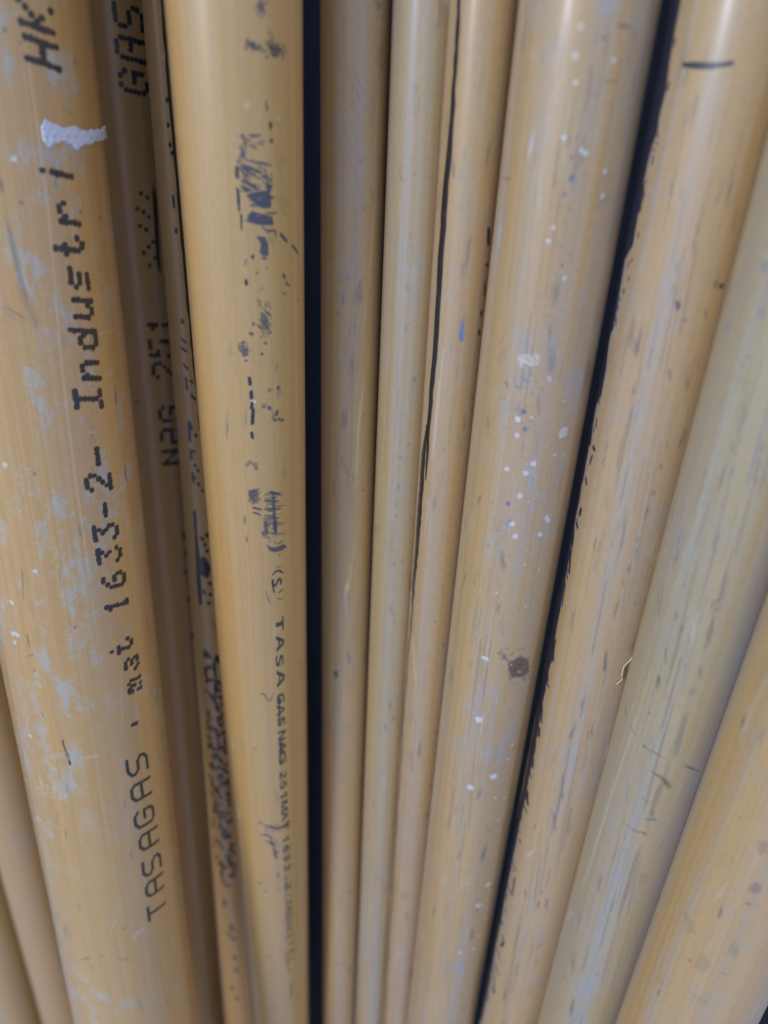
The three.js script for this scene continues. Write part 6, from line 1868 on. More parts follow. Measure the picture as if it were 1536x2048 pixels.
      ["g",0.2317236653362918,0.17,[-14.46,652.65,-14.41,648.65]],
      ["b",0.4195317003407128,0.2,[-12.29,587.38,-11.81,557.28]],
      ["g",0.33792633814758705,0.23,[-9.53,639.74,-9.43,635.79]],
      ["b",0.5457628170773818,0.22,[-11.32,531.53,-10.44,475.3]],
      ["g",0.3460401823502709,0.21,[-10.08,596.91,-9.86,586.8]],
      ["g",0.35147730886442496,0.27,[-9.43,594.52,-9.2,584.01]],
      ["b",0.31403166895158996,0.26,[-11.59,552.77,-11.43,542.56]],
      ["b",0.4145231260801254,0.29,[-10.93,490.21,-10.07,433.21]],
      ["g",0.3698178056988156,0.19,[-4.78,628.24,-3.51,594.65]],
      ["g",0.4537298743343664,0.12,[-12.05,573.57,-11.49,538.2]],
      ["b",0.4058162433068381,0.19,[-10.8,617.14,-10.19,587.47]],
      ["g",0.38702237218482427,0.23,[-12.23,490.53,-11.74,452.82]],
      ["g",0.3993448398511309,0.24,[-10.41,611.71,-9.95,589.8]],
      ["b",0.5049991964142329,0.14,[-10.87,615.65,-10.6,602.28]],
      ["g",0.36608220233026456,0.21,[-5.4,664.45,-4.61,644.73]],
      ["b",0.2820706113110779,0.12,[-11.56,640.42,-11.0,612.68]],
      ["g",0.497681821459168,0.18,[-9.97,568.04,-9.1,524.11]],
      ["g",0.4296145702380658,0.15,[-4.84,481.96,-4.24,459.4]],
      ["b",0.4768719258977043,0.09,[-13.06,666.73,-12.64,643.09]],
      ["g",0.43983947615724767,0.15,[-6.41,640.69,-6.1,631.45]],
      ["b",0.4032676353157567,0.08,[-14.04,650.8,-13.85,637.86]],
      ["g",0.40550313665904847,0.18,[-6.6,661.86,-6.24,651.67]],
      ["g",0.3538634755612412,0.21,[-14.72,620.46,-14.44,596.3]],
      ["g",0.5852595576915727,0.28,[-8.56,545.73,-7.39,492.0]],
      ["g",0.46426057238002555,0.3,[-14.97,491.27,-14.39,421.94]],
      ["g",0.2062507307307696,0.16,[-7.23,440.96,-5.93,375.97]],
      ["b",0.35580961745033163,0.27,[-14.42,569.48,-14.15,545.14]],
      ["b",0.4093235473927447,0.28,[-19.54,516.3,-19.53,495.7]],
      ["g",0.33505903193612446,0.17,[-6.78,673.55,-6.19,657.13]],
      ["b",0.3173571609883215,0.13,[-6.95,670.83,-6.72,664.4]],
      ["g",0.45092365189405437,0.22,[-10.74,611.83,-10.61,605.89]],
      ["g",0.4391631496330052,0.17,[-8.44,459.89,-8.16,444.58]],
      ["b",0.3542290858349143,0.18,[-9.4,662.35,-8.83,641.28]],
      ["g",0.2487510162208081,0.2,[-8.13,498.42,-6.79,433.15]],
      ["g",0.47217291868599714,0.08,[-8.49,661.96,-8.23,653.25]],
      ["g",0.5671173903207123,0.23,[-6.41,625.74,-5.81,607.23]],
      ["b",0.2448655973390222,0.2,[-7.87,656.48,-7.4,641.26]],
      ["g",0.4184043006372606,0.13,[-5.75,616.7,-4.76,587.04]],
      ["g",0.3797786396533044,0.24,[-13.61,438.2,-12.98,373.2]],
      ["g",0.36403213570609017,0.09,[-11.39,624.79,-11.12,610.93]],
      ["b",0.573109313354166,0.2,[-7.68,637.8,-6.74,606.1]],
      ["g",0.2887477480018317,0.1,[-5.15,610.56,-4.97,605.39]],
      ["g",0.3440124219855786,0.14,[-12.97,599.43,-12.39,559.96]],
      ["g",0.5469989328790246,0.11,[-15.21,609.87,-15.08,596.68]],
      ["b",0.41468284695560154,0.12,[-7.41,628.29,-6.37,593.42]],
      ["b",0.4230037793408733,0.11,[-8.37,569.75,-7.67,539.8]],
      ["g",0.3267440187184997,0.15,[-12.59,674.06,-12.4,664.36]],
      ["g",0.26038366322501394,0.09,[-9.3,667.32,-8.95,654.65]],
      ["b",0.4431648393998266,0.14,[-10.36,597.25,-10.08,583.59]],
      ["g",0.5868210167212671,0.16,[-5.71,469.22,-4.22,407.45]],
      ["g",0.27008783169028017,0.17,[-19.26,660.44,-19.22,636.87]],
      ["g",0.5406338595637935,0.28,[-11.28,562.08,-11.01,546.38]],
      ["b",0.24192881714536166,0.24,[-12.51,609.96,-12.21,591.01]],
      ["g",0.22011500417920146,0.34,[-12.01,428.09,-11.81,411.49]],
      ["b",0.3627997942485807,0.31,[-2.72,478.77,-0.34,405.01]],
      ["g",0.3965297816433892,0.2,[-4.44,490.54,-2.54,423.26]],
      ["g",0.5102230828343974,0.16,[-8.45,456.23,-7.93,427.6]],
      ["g",0.24743103471798952,0.12,[-17.78,628.44,-17.75,621.88]],
      ["b",0.38270217684798297,0.1,[-16.23,606.6,-16.17,598.35]],
      ["g",0.3623160574037285,0.24,[-10.14,528.31,-9.92,515.58]],
      ["g",0.24627462868143857,0.14,[-7.68,610.23,-6.85,580.27]],
      ["g",0.5123909752491126,0.21,[-5.31,626.14,-4.82,612.28]],
      ["g",0.23359606708660854,0.09,[-11.45,624.73,-11.36,620.01]],
      ["g",0.584893982581765,0.25,[-9.57,595.69,-8.91,565.53]],
      ["g",0.3454970111587727,0.18,[-13.99,609.03,-13.64,582.55]],
      ["b",0.39118448012308676,0.29,[-4.75,516.12,-4.29,500.13]],
      ["g",0.2029731013260313,0.22,[-5.56,508.06,-5.2,494.25]],
      ["g",0.4552342222169959,0.39,[-10.72,402.02,-10.09,353.9]],
      ["g",0.3393864545093364,0.24,[-6.38,575.97,-6.11,566.42]],
      ["g",0.5214845924874167,0.15,[-11.52,569.81,-11.0,538.56]],
      ["g",0.35419253315164595,0.21,[-13.58,505.51,-13.4,489.24]],
      ["g",0.31909204089996945,0.1,[-4.94,666.68,-3.85,640.7]],
      ["b",0.5411701276410508,0.31,[-9.5,412.75,-8.22,329.0]],
      ["y",0.4,2.43,[-14.66,646.01,-14.89,626.87,-14.77,613.4,-15.19,595.88,-16.2,569.99,-16.92,545.08]],
      ["y",0.8,1.42,[-16.92,545.08,-17.54,526.92,-18.69,492.58,-20.15,452.27,-24.45,427.65]],
      ["g",0.35,0.56,[-12.33,628.91,-11.65,616.18]],
      ["g",0.35,1.04,[-12.13,617.04,-12.08,612.38]],
      ["g",0.35,0.94,[-12.27,611.25,-12.58,603.01]],
      ["g",0.35,0.33,[-15.27,630.42,-11.42,630.6]],
      ["g",0.35,1.1,[-14.5,636.33,-14.33,635.44]],
      ["g",0.35,1.11,[-15.32,633.99,-15.09,633.58]],
      ["g",0.35,1.12,[-5.43,585.47,-4.94,572.63]],
      ["g",0.35,1.8,[-4.97,570.7,-4.81,559.5]],
      ["g",0.35,1.02,[-13.9,576.91,-13.98,574.96]],
      ["g",0.35,1.05,[-13.91,567.85,-14.22,564.32]],
      ["g",0.35,0.79,[-11.32,564.7,-11.74,561.77]],
      ["g",0.35,0.81,[-14.44,556.65,-12.82,549.23]],
      ["g",0.35,1.1,[-14.01,546.24,-13.81,544.18]],
      ["g",0.35,1.19,[-4.38,555.52,-3.97,549.32]],
      ["g",0.35,0.57,[-3.56,611.06,-4.03,607.81]],
      ["b",0.4,2.93,[-16.46,655.99,-15.89,653.56]],
      ["b",0.3,1.71,[-14.42,647.12,-14.05,644.02]],
      ["b",0.2,2.03,[-24.42,641.36,-21.19,639.96]],
      ["v",0.5,0.74,[-23.1,527.62,-21.39,524.36]],
      ["v",0.5,0.29,[-19.98,524.06,-14.84,522.21]],
      ["v",0.8,0.5,[-13.05,520.85,-9.2,520.81,-4.41,520.0]],
      ["v",0.8,0.72,[-13.05,520.85,-11.84,521.4]],
      ["v",0.6,0.86,[-0.83,519.29,4.92,516.48]],
      ["v",0.55,1.45,[-9.53,514.0,-5.72,512.85,-1.81,509.54]],
      ["v",0.5,2.03,[-4.66,513.31,-2.56,508.94]],
      ["v",0.3,0.74,[-9.59,502.81,-6.93,501.91]],
      ["v",0.5,1.19,[-5.89,499.83,-4.22,496.13]],
      ["v",0.4,0.9,[-6.68,494.92,-2.74,496.2]],
      ["v",0.55,0.61,[-12.76,489.34,-7.87,488.68,-4.38,489.68]],
      ["v",0.55,1.52,[-6.21,489.7,-4.76,488.59]],
      ["v",0.35,1.67,[-4.36,539.49,-3.89,520.19]],
      ["v",0.35,1.76,[-4.93,519.8,-5.66,490.0]],
      ["v",0.3,1.9,[-5.53,486.35,-5.71,471.79,-5.84,445.63]],
      ["v",0.4,1.24,[-13.96,546.04,-13.39,541.27]],
      ["v",0.5,0.84,[-13.43,537.48,-13.27,536.84]],
      ["v",0.5,0.71,[-13.88,533.31,-13.43,532.1]],
      ["v",0.25,1.88,[-4.59,547.47,-4.64,543.09]],
      ["v",0.35,1.31,[-13.93,463.71,-13.89,454.34]],
      ["v",0.5,0.99,[-13.75,455.57,-13.42,454.89]],
      ["v",0.5,1.66,[-11.69,396.95,-11.04,384.47]],
      ["v",0.3,1.05,[-7.25,415.62,-5.98,416.62]],
    ],
    patches: [
      ["w",0.7,[-25.07,430.41,-21.5,437.57,-21.57,433.59,-23.77,424.65,-25.99,423.36]],
    ],
  },
  P11: {
    strokes: [
      ["g",0.4,2.83,[-7.82,509.52,-9.0,504.62]],
      ["g",0.4,2.09,[-8.68,501.52,-8.09,500.26]],
      ["g",0.25,3.25,[-10.35,524.14,-10.17,518.16]],
      ["g",0.22,4.81,[-23.6,482.98,-19.54,481.2,-17.41,476.56]],
      ["g",0.25,4.23,[-12.55,474.86,-12.84,466.82]],
      ["g",0.5,1.43,[-16.41,468.29,-15.58,468.88]],
      ["g",0.5,1.39,[-7.35,472.01,-6.95,470.86]],
      ["g",0.3,1.52,[-17.67,525.91,-17.4,525.43]],
      ["g",0.15,5.78,[-12.75,456.92,-6.82,456.55]],
      ["g",0.2,2.72,[-7.4,478.59,-7.21,486.05]],
      ["w",0.3,1.95,[-24.06,566.4,-25.19,555.16,-24.85,539.72]],
    ],
  },
  P0a: {
  },
  P0b: {
    strokes: [
      ["k",0.9,1.69,[11.53,127.67,12.86,114.6]],
    ],
  },
  PB: {
  },
  P0c: {
  },
};
const SCRAP = {"top":[[19.58,672.1],[20.74,673.7],[22.8,672.76],[25.06,672.17],[28.4,672.6],[30.51,671.97],[38.12,672.55],[47.71,673.15]],"bot":[[19.22,669.71],[19.97,668.55],[20.92,667.62],[22.71,668.42],[24.5,668.6],[27.09,668.85],[28.54,667.17],[31.45,668.32],[37.32,669.7],[47.74,670.27]]};
const CURL = [[5.76,537.55],[4.83,535.42],[3.43,533.3],[2.88,530.4],[3.82,528.31],[2.41,526.25]];

// ---------- helpers ----------
function rng(seed) { let a = seed >>> 0; return () => { a = (a + 0x6D2B79F5) >>> 0; let t = a; t = Math.imul(t ^ (t >>> 15), t | 1); t ^= t + Math.imul(t ^ (t >>> 7), t | 61); return ((t ^ (t >>> 14)) >>> 0) / 4294967296; }; }
const perm = new Float32Array(65536); { const r = rng(99); for (let i = 0; i < 65536; i++) perm[i] = r(); }
const lat = (x, y) => perm[((x * 73 + y * 9277) ^ (y * 31 + (x >> 3) * 517)) & 65535];
function vn(x, y) {                                                // value noise 0..1
  const xi = Math.floor(x), yi = Math.floor(y); let u = x - xi, v = y - yi;
  u = u * u * (3 - 2 * u); v = v * v * (3 - 2 * v);
  const a = lat(xi, yi), b = lat(xi + 1, yi), c = lat(xi, yi + 1), d = lat(xi + 1, yi + 1);
  return a + (b - a) * u + (c - a + (a - b - c + d) * u) * v;
}
const sstep = (a, b, x) => { const t = Math.min(1, Math.max(0, (x - a) / (b - a))); return t * t * (3 - 2 * t); };
const mesh = (name, geo, mat, parent) => { const m = new THREE.Mesh(geo, mat); m.name = name; m.castShadow = m.receiveShadow = true; if (parent) parent.add(m); return m; };

// ---------- the setting ----------
function speckle(r0, g0, b0, seed) {
  const n = 256, d = new Uint8Array(n * n * 4), r = rng(seed);
  for (let j = 0; j < n; j++) for (let i = 0; i < n; i++) {
    const k = 0.8 + 0.25 * vn(i / 9 + seed, j / 9) + 0.16 * (r() - 0.5);
    d.set([r0 * k, g0 * k, b0 * k, 255], (j * n + i) * 4);
  }
  const t = new THREE.DataTexture(d, n, n); t.colorSpace = THREE.SRGBColorSpace; t.magFilter = THREE.LinearFilter;
  t.wrapS = t.wrapT = THREE.RepeatWrapping; t.needsUpdate = true; return t;
}
{
  const t = speckle(210, 219, 236, 5); t.repeat.set(40, 40);
  const ground = mesh('ground', new THREE.PlaneGeometry(40, 40), new THREE.MeshStandardMaterial({ map: t, roughness: 0.9 }), scene);
  ground.rotation.x = -Math.PI / 2; ground.userData.kind = 'structure';
  const w = speckle(30, 33, 40, 8); w.repeat.set(6, 4);
  const wall = mesh('wall', new THREE.BoxGeometry(2.4, 1.5, 0.12), new THREE.MeshStandardMaterial({ map: w, roughness: 0.85 }), scene);
  wall.position.set(0, 0.75, -0.428); wall.userData.kind = 'structure';
}

// ---------- pipe surfaces ----------
const FONT = {
  A: '01110100011000111111100011000110001', G: '01110100011000010111100011000101110', H: '10001100011000111111100011000110001',
  N: '10001110011010110011100011000110001', '5': '11111100001111000001000011000101110',
  I: '11111001000010000100001000010011111', K: '10001100101010011000101001001010001', S: '01111100001000001110000010000111110',
  T: '11111001000010000100001000010000100', a: '00000000000111000001011111000101111', d: '00001000010110110011100011000101111',
  i: '00100000000010000100001000010000100', m: '00000000001101010101101011010110101', n: '00000000001011011001100011000110001',
  r: '00000000001011011001100001000010000', s: '00000000000111110000011100000111110', t: '01000010001110001000010000100100110',
  u: '00000000001000110001100011001101101', '1': '00100011000010000100001000010001110', '2': '01110100010000100010001000100011111',
  '3': '11111000100010000010000011000101110', '6': '00110010001000011110100011000101110', '-': '00000000000000011111000000000000000', '.': '00000000000000000100001000000000000',
};
const INKS = { k: '7,8,12', g: '58,56,72', v: '64,52,54', w: '222,226,234', b: '80,94,148', B: '92,122,190', n: '24,28,52', p: '240,216,164', r: '70,54,44', d: '186,176,164', y: '200,198,160' };

// o: hb/ht = heights (mm) the print spans, tint = plastic colour, dust = how much grime, mott = blotchiness
function surface(key, r, o) {
  const circ = 2 * Math.PI * r * 1000, W = o.w, H = 2048, seed = o.seed * 37.7;
  const cv = document.createElement('canvas'); cv.width = W; cv.height = H;
  const ctx = cv.getContext('2d'), im = ctx.createImageData(W, H), D = im.data;
  const rw = W / 2, rh = H / 2, rough = new Uint8Array(rw * rh * 4);
  const R = rng(o.seed * 911);
  for (let j = 0; j < H; j++) {
    const h = o.ht - (j + 0.5) / H * (o.ht - o.hb);
    for (let i = 0; i < W; i++) {
      const s = ((i + 0.5) / W - 0.5) * circ, q = s + 1.2 * (vn(s / 9 + seed, h / 70) - 0.5);
      // lengthwise drawing marks and rubbed dust, then blotches and fine grain
      const a = vn(q / 0.75 + seed, h / 95 + seed), b = vn(q / 2.6 - seed, h / 170), c = vn(q / 6.5 + 3 * seed, h / 260), f = vn(q / 0.3, h / 30 + seed);
      const m1 = vn(s / 5 + seed, h / 9), m2 = vn(s / 2 - seed, h / 3.2), m3 = vn(s / 0.7, h / 0.9), big = vn(s / 22 + seed, h / 45);
      let dust = o.dust * (0.26 + 0.58 * sstep(0.22, 0.86, 0.34 * b + 0.16 * a + 0.34 * c + 0.16 * big) + 0.22 * sstep(0.6, 0.95, f) * a);
      dust += o.mott * sstep(0.5, 0.78, 0.5 * m1 + 0.3 * m2 + 0.2 * m3) * (0.35 + 0.9 * sstep(0.35, 0.7, big));
      dust = Math.min(0.85, dust);
      const warm = (c - 0.5) * 0.10 + (big - 0.5) * 0.10 + (b - 0.5) * 0.06, gr = 1 + (m3 - 0.5) * 0.03 + (R() - 0.5) * 0.012 + (a - 0.5) * 0.05;
      const cr = o.tint[0] * (1 + 0.3 * warm), cg = o.tint[1] * (1 - 0.25 * warm), cb = o.tint[2] * (1 - 1.0 * warm), k = (j * W + i) * 4;
      const g0 = o.grime;
      D[k] = (cr + (g0[0] - cr) * dust) * gr; D[k + 1] = (cg + (g0[1] - cg) * dust) * gr; D[k + 2] = (cb + (g0[2] - cb) * dust) * gr; D[k + 3] = 255;
      if (!(i & 1) && !(j & 1)) { const v = 255 * Math.min(0.95, o.rough + 0.26 * dust + 0.12 * (a - 0.5) + 0.06 * (m3 - 0.5)), e = 255 * (0.5 * a + 0.22 * f + 0.16 * b + 0.03 * m2); rough.set([e, v, v, 255], ((rh - 1 - (j >> 1)) * rw + (i >> 1)) * 4); }
    }
  }
  ctx.putImageData(im, 0, 0);
  const mm = (c) => c.setTransform(W / circ, 0, 0, -H / (o.ht - o.hb), W / 2, o.ht * H / (o.ht - o.hb));
  // random light scuffs, nicks and specks
  mm(ctx); ctx.lineCap = 'round'; ctx.lineJoin = 'round';
  for (let i = 0; i < o.scuffs * 2.2; i++) {
    const s = (R() - 0.5) * circ * 0.62, h = o.hb + R() * (o.ht - o.hb), L = 6 + 90 * R() * R(), sl = (R() - 0.5) * 0.05, bend = (R() - 0.5) * 0.8, t = R();
    ctx.strokeStyle = `rgba(${t < 0.35 ? INKS.g : t < 0.5 ? INKS.b : t < 0.8 ? INKS.p : INKS.w},${0.08 + 0.26 * R()})`; ctx.lineWidth = 0.06 + 0.14 * R() * R();
    ctx.beginPath(); ctx.moveTo(s, h); ctx.quadraticCurveTo(s + sl * L * 0.5 + bend, h + L * 0.5, s + sl * L, h + L); ctx.stroke();
  }
  for (let i = 0; i < o.scuffs * 1.3; i++) {                         // rubbed patches: tufts of short faint hairs
    const s = (R() - 0.5) * circ * 0.62, h = o.hb + R() * (o.ht - o.hb), n = 6 + 22 * R(), sp = 0.5 + 1.6 * R(), L = 1.5 + 7 * R(), an = 1.57 + (R() - 0.5) * (R() < 0.2 ? 2.6 : 0.3), t = R(), al = 0.06 + 0.16 * R();
    for (let k = 0; k < n; k++) { const x = s + (R() + R() - 1) * sp, y = h + (R() + R() - 1) * sp * 3, l = L * (0.3 + 0.7 * R());
      ctx.strokeStyle = `rgba(${t < 0.6 ? INKS.g : t < 0.8 ? INKS.b : INKS.w},${al * (0.5 + R())})`; ctx.lineWidth = 0.07 + 0.16 * R();
      ctx.beginPath(); ctx.moveTo(x, y); ctx.lineTo(x + l * Math.cos(an), y + l * Math.sin(an)); ctx.stroke(); }
  }
  for (let i = 0; i < o.scuffs * 1.2; i++) {
    const s = (R() - 0.5) * circ * 0.6, h = o.hb + R() * (o.ht - o.hb), t = R(), w = 0.06 + 0.2 * R() * R();
    ctx.fillStyle = `rgba(${t < 0.4 ? INKS.g : t < 0.65 ? INKS.w : INKS.r},${0.2 + 0.4 * R()})`;
    ctx.beginPath(); ctx.ellipse(s, h, w, w * (0.8 + R()), 0, 0, 7); ctx.fill();
  }
  // print, marker, stains, streaks and painted gap shade on a layer of their own, so that wear can eat into it
  const lay = document.createElement('canvas'); lay.width = W; lay.height = H;
  const hard = lay.getContext('2d'), softLay = document.createElement('canvas'); softLay.width = W; softLay.height = H;
  const softC = softLay.getContext('2d'); let c = hard;
  for (const e of [hard, softC]) { mm(e); e.lineCap = 'round'; e.lineJoin = 'round'; }
  const pick = (col) => { c = 'knw'.includes(col) || key === 'P4' ? hard : softC; };
  const M = MARKS[key] ?? {}, jit = (v) => (R() - 0.5) * v;
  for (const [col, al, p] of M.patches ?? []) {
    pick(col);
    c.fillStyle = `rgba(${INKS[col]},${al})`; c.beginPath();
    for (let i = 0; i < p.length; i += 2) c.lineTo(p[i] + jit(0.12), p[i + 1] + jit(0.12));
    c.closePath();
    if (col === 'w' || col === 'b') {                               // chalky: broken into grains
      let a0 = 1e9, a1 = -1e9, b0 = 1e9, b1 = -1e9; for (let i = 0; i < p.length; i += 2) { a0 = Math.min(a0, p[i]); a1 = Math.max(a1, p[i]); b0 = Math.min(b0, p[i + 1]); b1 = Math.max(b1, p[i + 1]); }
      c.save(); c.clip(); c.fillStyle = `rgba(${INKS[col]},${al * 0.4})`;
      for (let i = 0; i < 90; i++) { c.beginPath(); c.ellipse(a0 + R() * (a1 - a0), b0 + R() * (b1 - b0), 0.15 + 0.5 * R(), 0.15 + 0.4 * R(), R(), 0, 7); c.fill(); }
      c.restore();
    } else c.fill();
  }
  // a stroke is a bundle of hairlines, each running along only part of it, so its ends and sides fray
  const at = (p, u) => { const n = p.length / 2 - 1, k = Math.min(n - 1, Math.floor(u * n)), f = u * n - k; return [p[2 * k] + (p[2 * k + 2] - p[2 * k]) * f, p[2 * k + 1] + (p[2 * k + 3] - p[2 * k + 1]) * f]; };
  for (const [col, al, w, p] of M.strokes ?? []) {
    pick(col);
    const ink = 'kn'.includes(col), fade = key === 'P4' || key === 'P1' ? 1.15 : 1.0, n = ink ? Math.max(2, Math.round(w / 0.16)) : Math.max(2, Math.min(16, Math.round(w / (key === 'P4' ? 0.1 : 0.19))));
    for (let k = 0; k < n; k++) {
      const off = n > 1 ? (k / (n - 1) - 0.5) * w * 0.8 + jit(w * 0.15) : 0, e = Math.abs(off) / (w * 0.5 + 1e-6);
      const u0 = R() * (0.12 + 0.25 * e) * (ink ? 0.6 : 1.7), u1 = 1 - R() * (0.12 + 0.3 * e) * (ink ? 0.6 : 1.7); if (u1 - u0 < 0.08) continue;
      c.strokeStyle = `rgba(${INKS[col]},${Math.min(1, al * (ink ? 0.9 + 0.1 * R() : (0.4 + 0.6 * R()) * fade))})`; c.lineWidth = ink ? 0.26 : (key === 'P4' ? 0.15 : 0.10) + 0.13 * R();
      const [ax, ay] = at(p, 0), [bx, by] = at(p, 1), L = Math.hypot(bx - ax, by - ay) || 1, nx = -(by - ay) / L, ny = (bx - ax) / L;
      c.beginPath(); for (let i = 0; i <= 8; i++) { const [x, y] = at(p, u0 + (u1 - u0) * i / 8), o1 = off + jit(0.05); c.lineTo(x + nx * o1, y + ny * o1); } c.stroke();
    }
  }
  for (const [col, al, w, p] of M.dots ?? []) {
    pick(col);
    for (let i = 0; i < p.length; i += 2) {
      c.fillStyle = `rgba(${INKS[col]},${al * (0.85 + 0.15 * R())})`; c.beginPath();
      for (let k = 0; k < 9; k++) { const q = k / 9 * 6.283, e = w * (col === 'w' ? 1.3 : 1) * (0.78 + 0.45 * R()); c.lineTo(p[i] + e * Math.cos(q), p[i + 1] + e * Math.sin(q)); }
      c.closePath(); c.fill();
    }
  }
  const gl = M.glyphs ?? []; c = hard;
  gl.forEach(([ch, s, h], idx) => {
    if (key === 'P1' || key === 'P2') {                                            // dotted ink print, read upwards
      const big = key === 'P2', bits = FONT[ch], ph = big ? 1.55 : idx < 7 ? 1.3 : 1.22, pw = big ? 1.45 : idx < 7 ? 1.75 : 1.08, solid = !big && idx < 7;
      for (let y = 0; y < 7; y++) for (let x = 0; x < 5; x++) {
        if (bits[y * 5 + x] !== '1' || (!solid && R() < 0.1)) continue;
        const gs = s + (y - 3) * ph + jit(0.22), gh = h + (x - 2) * pw + jit(0.25) - (y - 3) * 0.22;
        c.fillStyle = `rgba(${INKS.k},${0.93 + 0.07 * R()})`; c.beginPath();
        if (big) c.ellipse(gs, gh, 0.72 + 0.2 * R(), 0.74 + 0.2 * R(), 0, 0, 7); else c.ellipse(gs, gh, solid ? 0.52 : 0.7 + 0.26 * R(), solid ? 0.6 : 0.62 + 0.28 * R(), 0, 0, 7); c.fill();
        if (solid) for (const [dx, dy] of [[1, 0], [0, 1], [1, 1], [-1, 1]]) {
          const X = x + dx, Y = y + dy; if (X < 0 || X > 4 || Y > 6 || bits[Y * 5 + X] !== '1' || (dx && dy && (bits[y * 5 + X] === '1' || bits[Y * 5 + x] === '1'))) continue;
          c.strokeStyle = `rgba(${INKS.k},0.82)`; c.lineWidth = 1.15; c.beginPath(); c.moveTo(gs, gh); c.lineTo(s + (Y - 3) * ph, h + (X - 2) * pw - (Y - 3) * 0.22); c.stroke();
        }
      }
      return;
    }
    const small = key === 'P4', up = !small;
    c.save(); c.translate(s, h); c.scale(1, -1); c.rotate(up ? -Math.PI / 2 : Math.PI / 2);
    const next = gl[idx + 1], adv = small ? (idx === 0 ? 5 : next ? Math.min(9, Math.abs(h - next[2])) : 3) : 8;
    const size = small ? (idx === 0 ? 3.6 : 3.2) : 10.5;
    c.scale((small ? Math.max(3.2, adv * 0.72) : 8.6) / (size * 0.68), 1);
    c.font = `bold ${size * 1.36}px sans-serif`; c.textAlign = 'center'; c.textBaseline = 'middle';
    c.fillStyle = `rgba(${small ? INKS.k : INKS.n},${small ? (idx > 20 ? 0.5 : 0.78) : 0.92})`;
    c.fillText(ch, 0, 0); c.restore();
  });
  // wear: rub the layer with lengthwise and crosswise scratches and grain
  for (const e of [hard, softC]) e.globalCompositeOperation = 'destination-out';
  for (let i = 0; i < (key === 'P4' ? 9000 : 5200); i++) {
    c = i & 1 && key !== 'P4' ? softC : hard;
    const s = (R() - 0.5) * circ * 0.7, h = o.hb + R() * (o.ht - o.hb), L = 0.4 + 3 * R() * R(), an = R() < 0.6 ? 1.57 + jit(0.5) : jit(0.9);
    c.strokeStyle = `rgba(0,0,0,${0.15 + 0.5 * R()})`; c.lineWidth = 0.08 + 0.16 * R();
    c.beginPath(); c.moveTo(s, h); c.lineTo(s + L * Math.cos(an), h + L * Math.sin(an)); c.stroke();
  }
  ctx.setTransform(1, 0, 0, 1, 0, 0); ctx.filter = 'blur(1.1px)';  ctx.drawImage(softLay, 0, 0); ctx.globalAlpha = 1; ctx.filter = 'blur(0.5px)'; ctx.drawImage(lay, 0, 0); ctx.filter = 'none';
  const map = new THREE.CanvasTexture(cv); map.colorSpace = THREE.SRGBColorSpace;
  const rm = new THREE.DataTexture(rough, rw, rh); rm.magFilter = THREE.LinearFilter; rm.needsUpdate = true;
  return new THREE.MeshPhysicalMaterial({ map, roughnessMap: rm, roughness: 1, bumpMap: rm, bumpScale: 0.000016, metalness: 0, ior: 1.72, clearcoat: o.coat ?? 0.7, clearcoatRoughness: 0.18, sheen: 0.1, sheenColor: new THREE.Color(0.62, 0.66, 0.78), sheenRoughness: 0.45 });
}

// ---------- pipes ----------
// q = axis position (x, z) at 0.51 m and its lean (per metre); frame: e1 faces the camera side, d along the pipe
function frameOf(q) {
  const d = new THREE.Vector3(q[2], 1, q[3]).normalize(), e1 = new THREE.Vector3(0, 0, 1).addScaledVector(d, -d.z).normalize(), e2 = new THREE.Vector3().crossVectors(d, e1);
  return { d, e1, e2, base: new THREE.Vector3(q[0] - 0.51 * q[2], 0, q[1] - 0.51 * q[3]) };
}
function tubeGeometry(r, len, o) {
  const nA = 96, y0 = 0.004, pos = [], uv = [], idx = [], wall = Math.max(0.0016, r * 0.13), N = new ImprovedNoise();
  const rows = []; for (let y = y0; y < len; y += 0.008) rows.push(y); rows.push(len);
  const ring = (y, rad, wob) => { for (let i = 0; i <= nA; i++) { const a = (i / nA - 0.5) * 2 * Math.PI, e = wob ? 1 + 0.006 * N.noise(o.seed + 1.3 * Math.cos(a), 1.3 * Math.sin(a), y * 7) + 0.0025 * N.noise(o.seed + 3 * Math.cos(a), 3 * Math.sin(a), y * 30) : 1;
    pos.push(rad * e * Math.sin(a), y, rad * e * Math.cos(a)); uv.push(a / (2 * Math.PI) + 0.5, (y * 1000 - o.hb) / (o.ht - o.hb)); } };
  for (const y of rows) ring(y, r, true);
  ring(len, r, true); ring(len, r - wall, false); ring(len, r - wall, false); ring(y0, r - wall, false); ring(y0, r - wall, false); ring(y0, r, true);
  const strip = (k) => { for (let i = 0; i < nA; i++) { const a = k * (nA + 1) + i, b = a + nA + 1; idx.push(a, a + 1, b, b, a + 1, b + 1); } };
  for (let k = 0; k < rows.length - 1; k++) strip(k);
  for (const k of [rows.length, rows.length + 2, rows.length + 4]) strip(k);
  const g = new THREE.BufferGeometry(); g.setAttribute('position', new THREE.Float32BufferAttribute(pos, 3)); g.setAttribute('uv', new THREE.Float32BufferAttribute(uv, 2)); g.setIndex(idx); g.computeVertexNormals();
  // the seam at the back: same normals on both sides
  const n = g.attributes.normal; for (let k = 0; k < rows.length; k++) { const a = k * (nA + 1), b = a + nA; const v = new THREE.Vector3().fromBufferAttribute(n, a).add(new THREE.Vector3().fromBufferAttribute(n, b)).normalize(); n.setXYZ(a, v.x, v.y, v.z); n.setXYZ(b, v.x, v.y, v.z); }
  return g;
}
const GRIME = [166, 169, 178];
const base = { w: 512, hb: 290, ht: 715, tint: [214, 157, 76], grime: GRIME, dust: 0.5, mott: 0.12, rough: 0.4, scuffs: 60 };
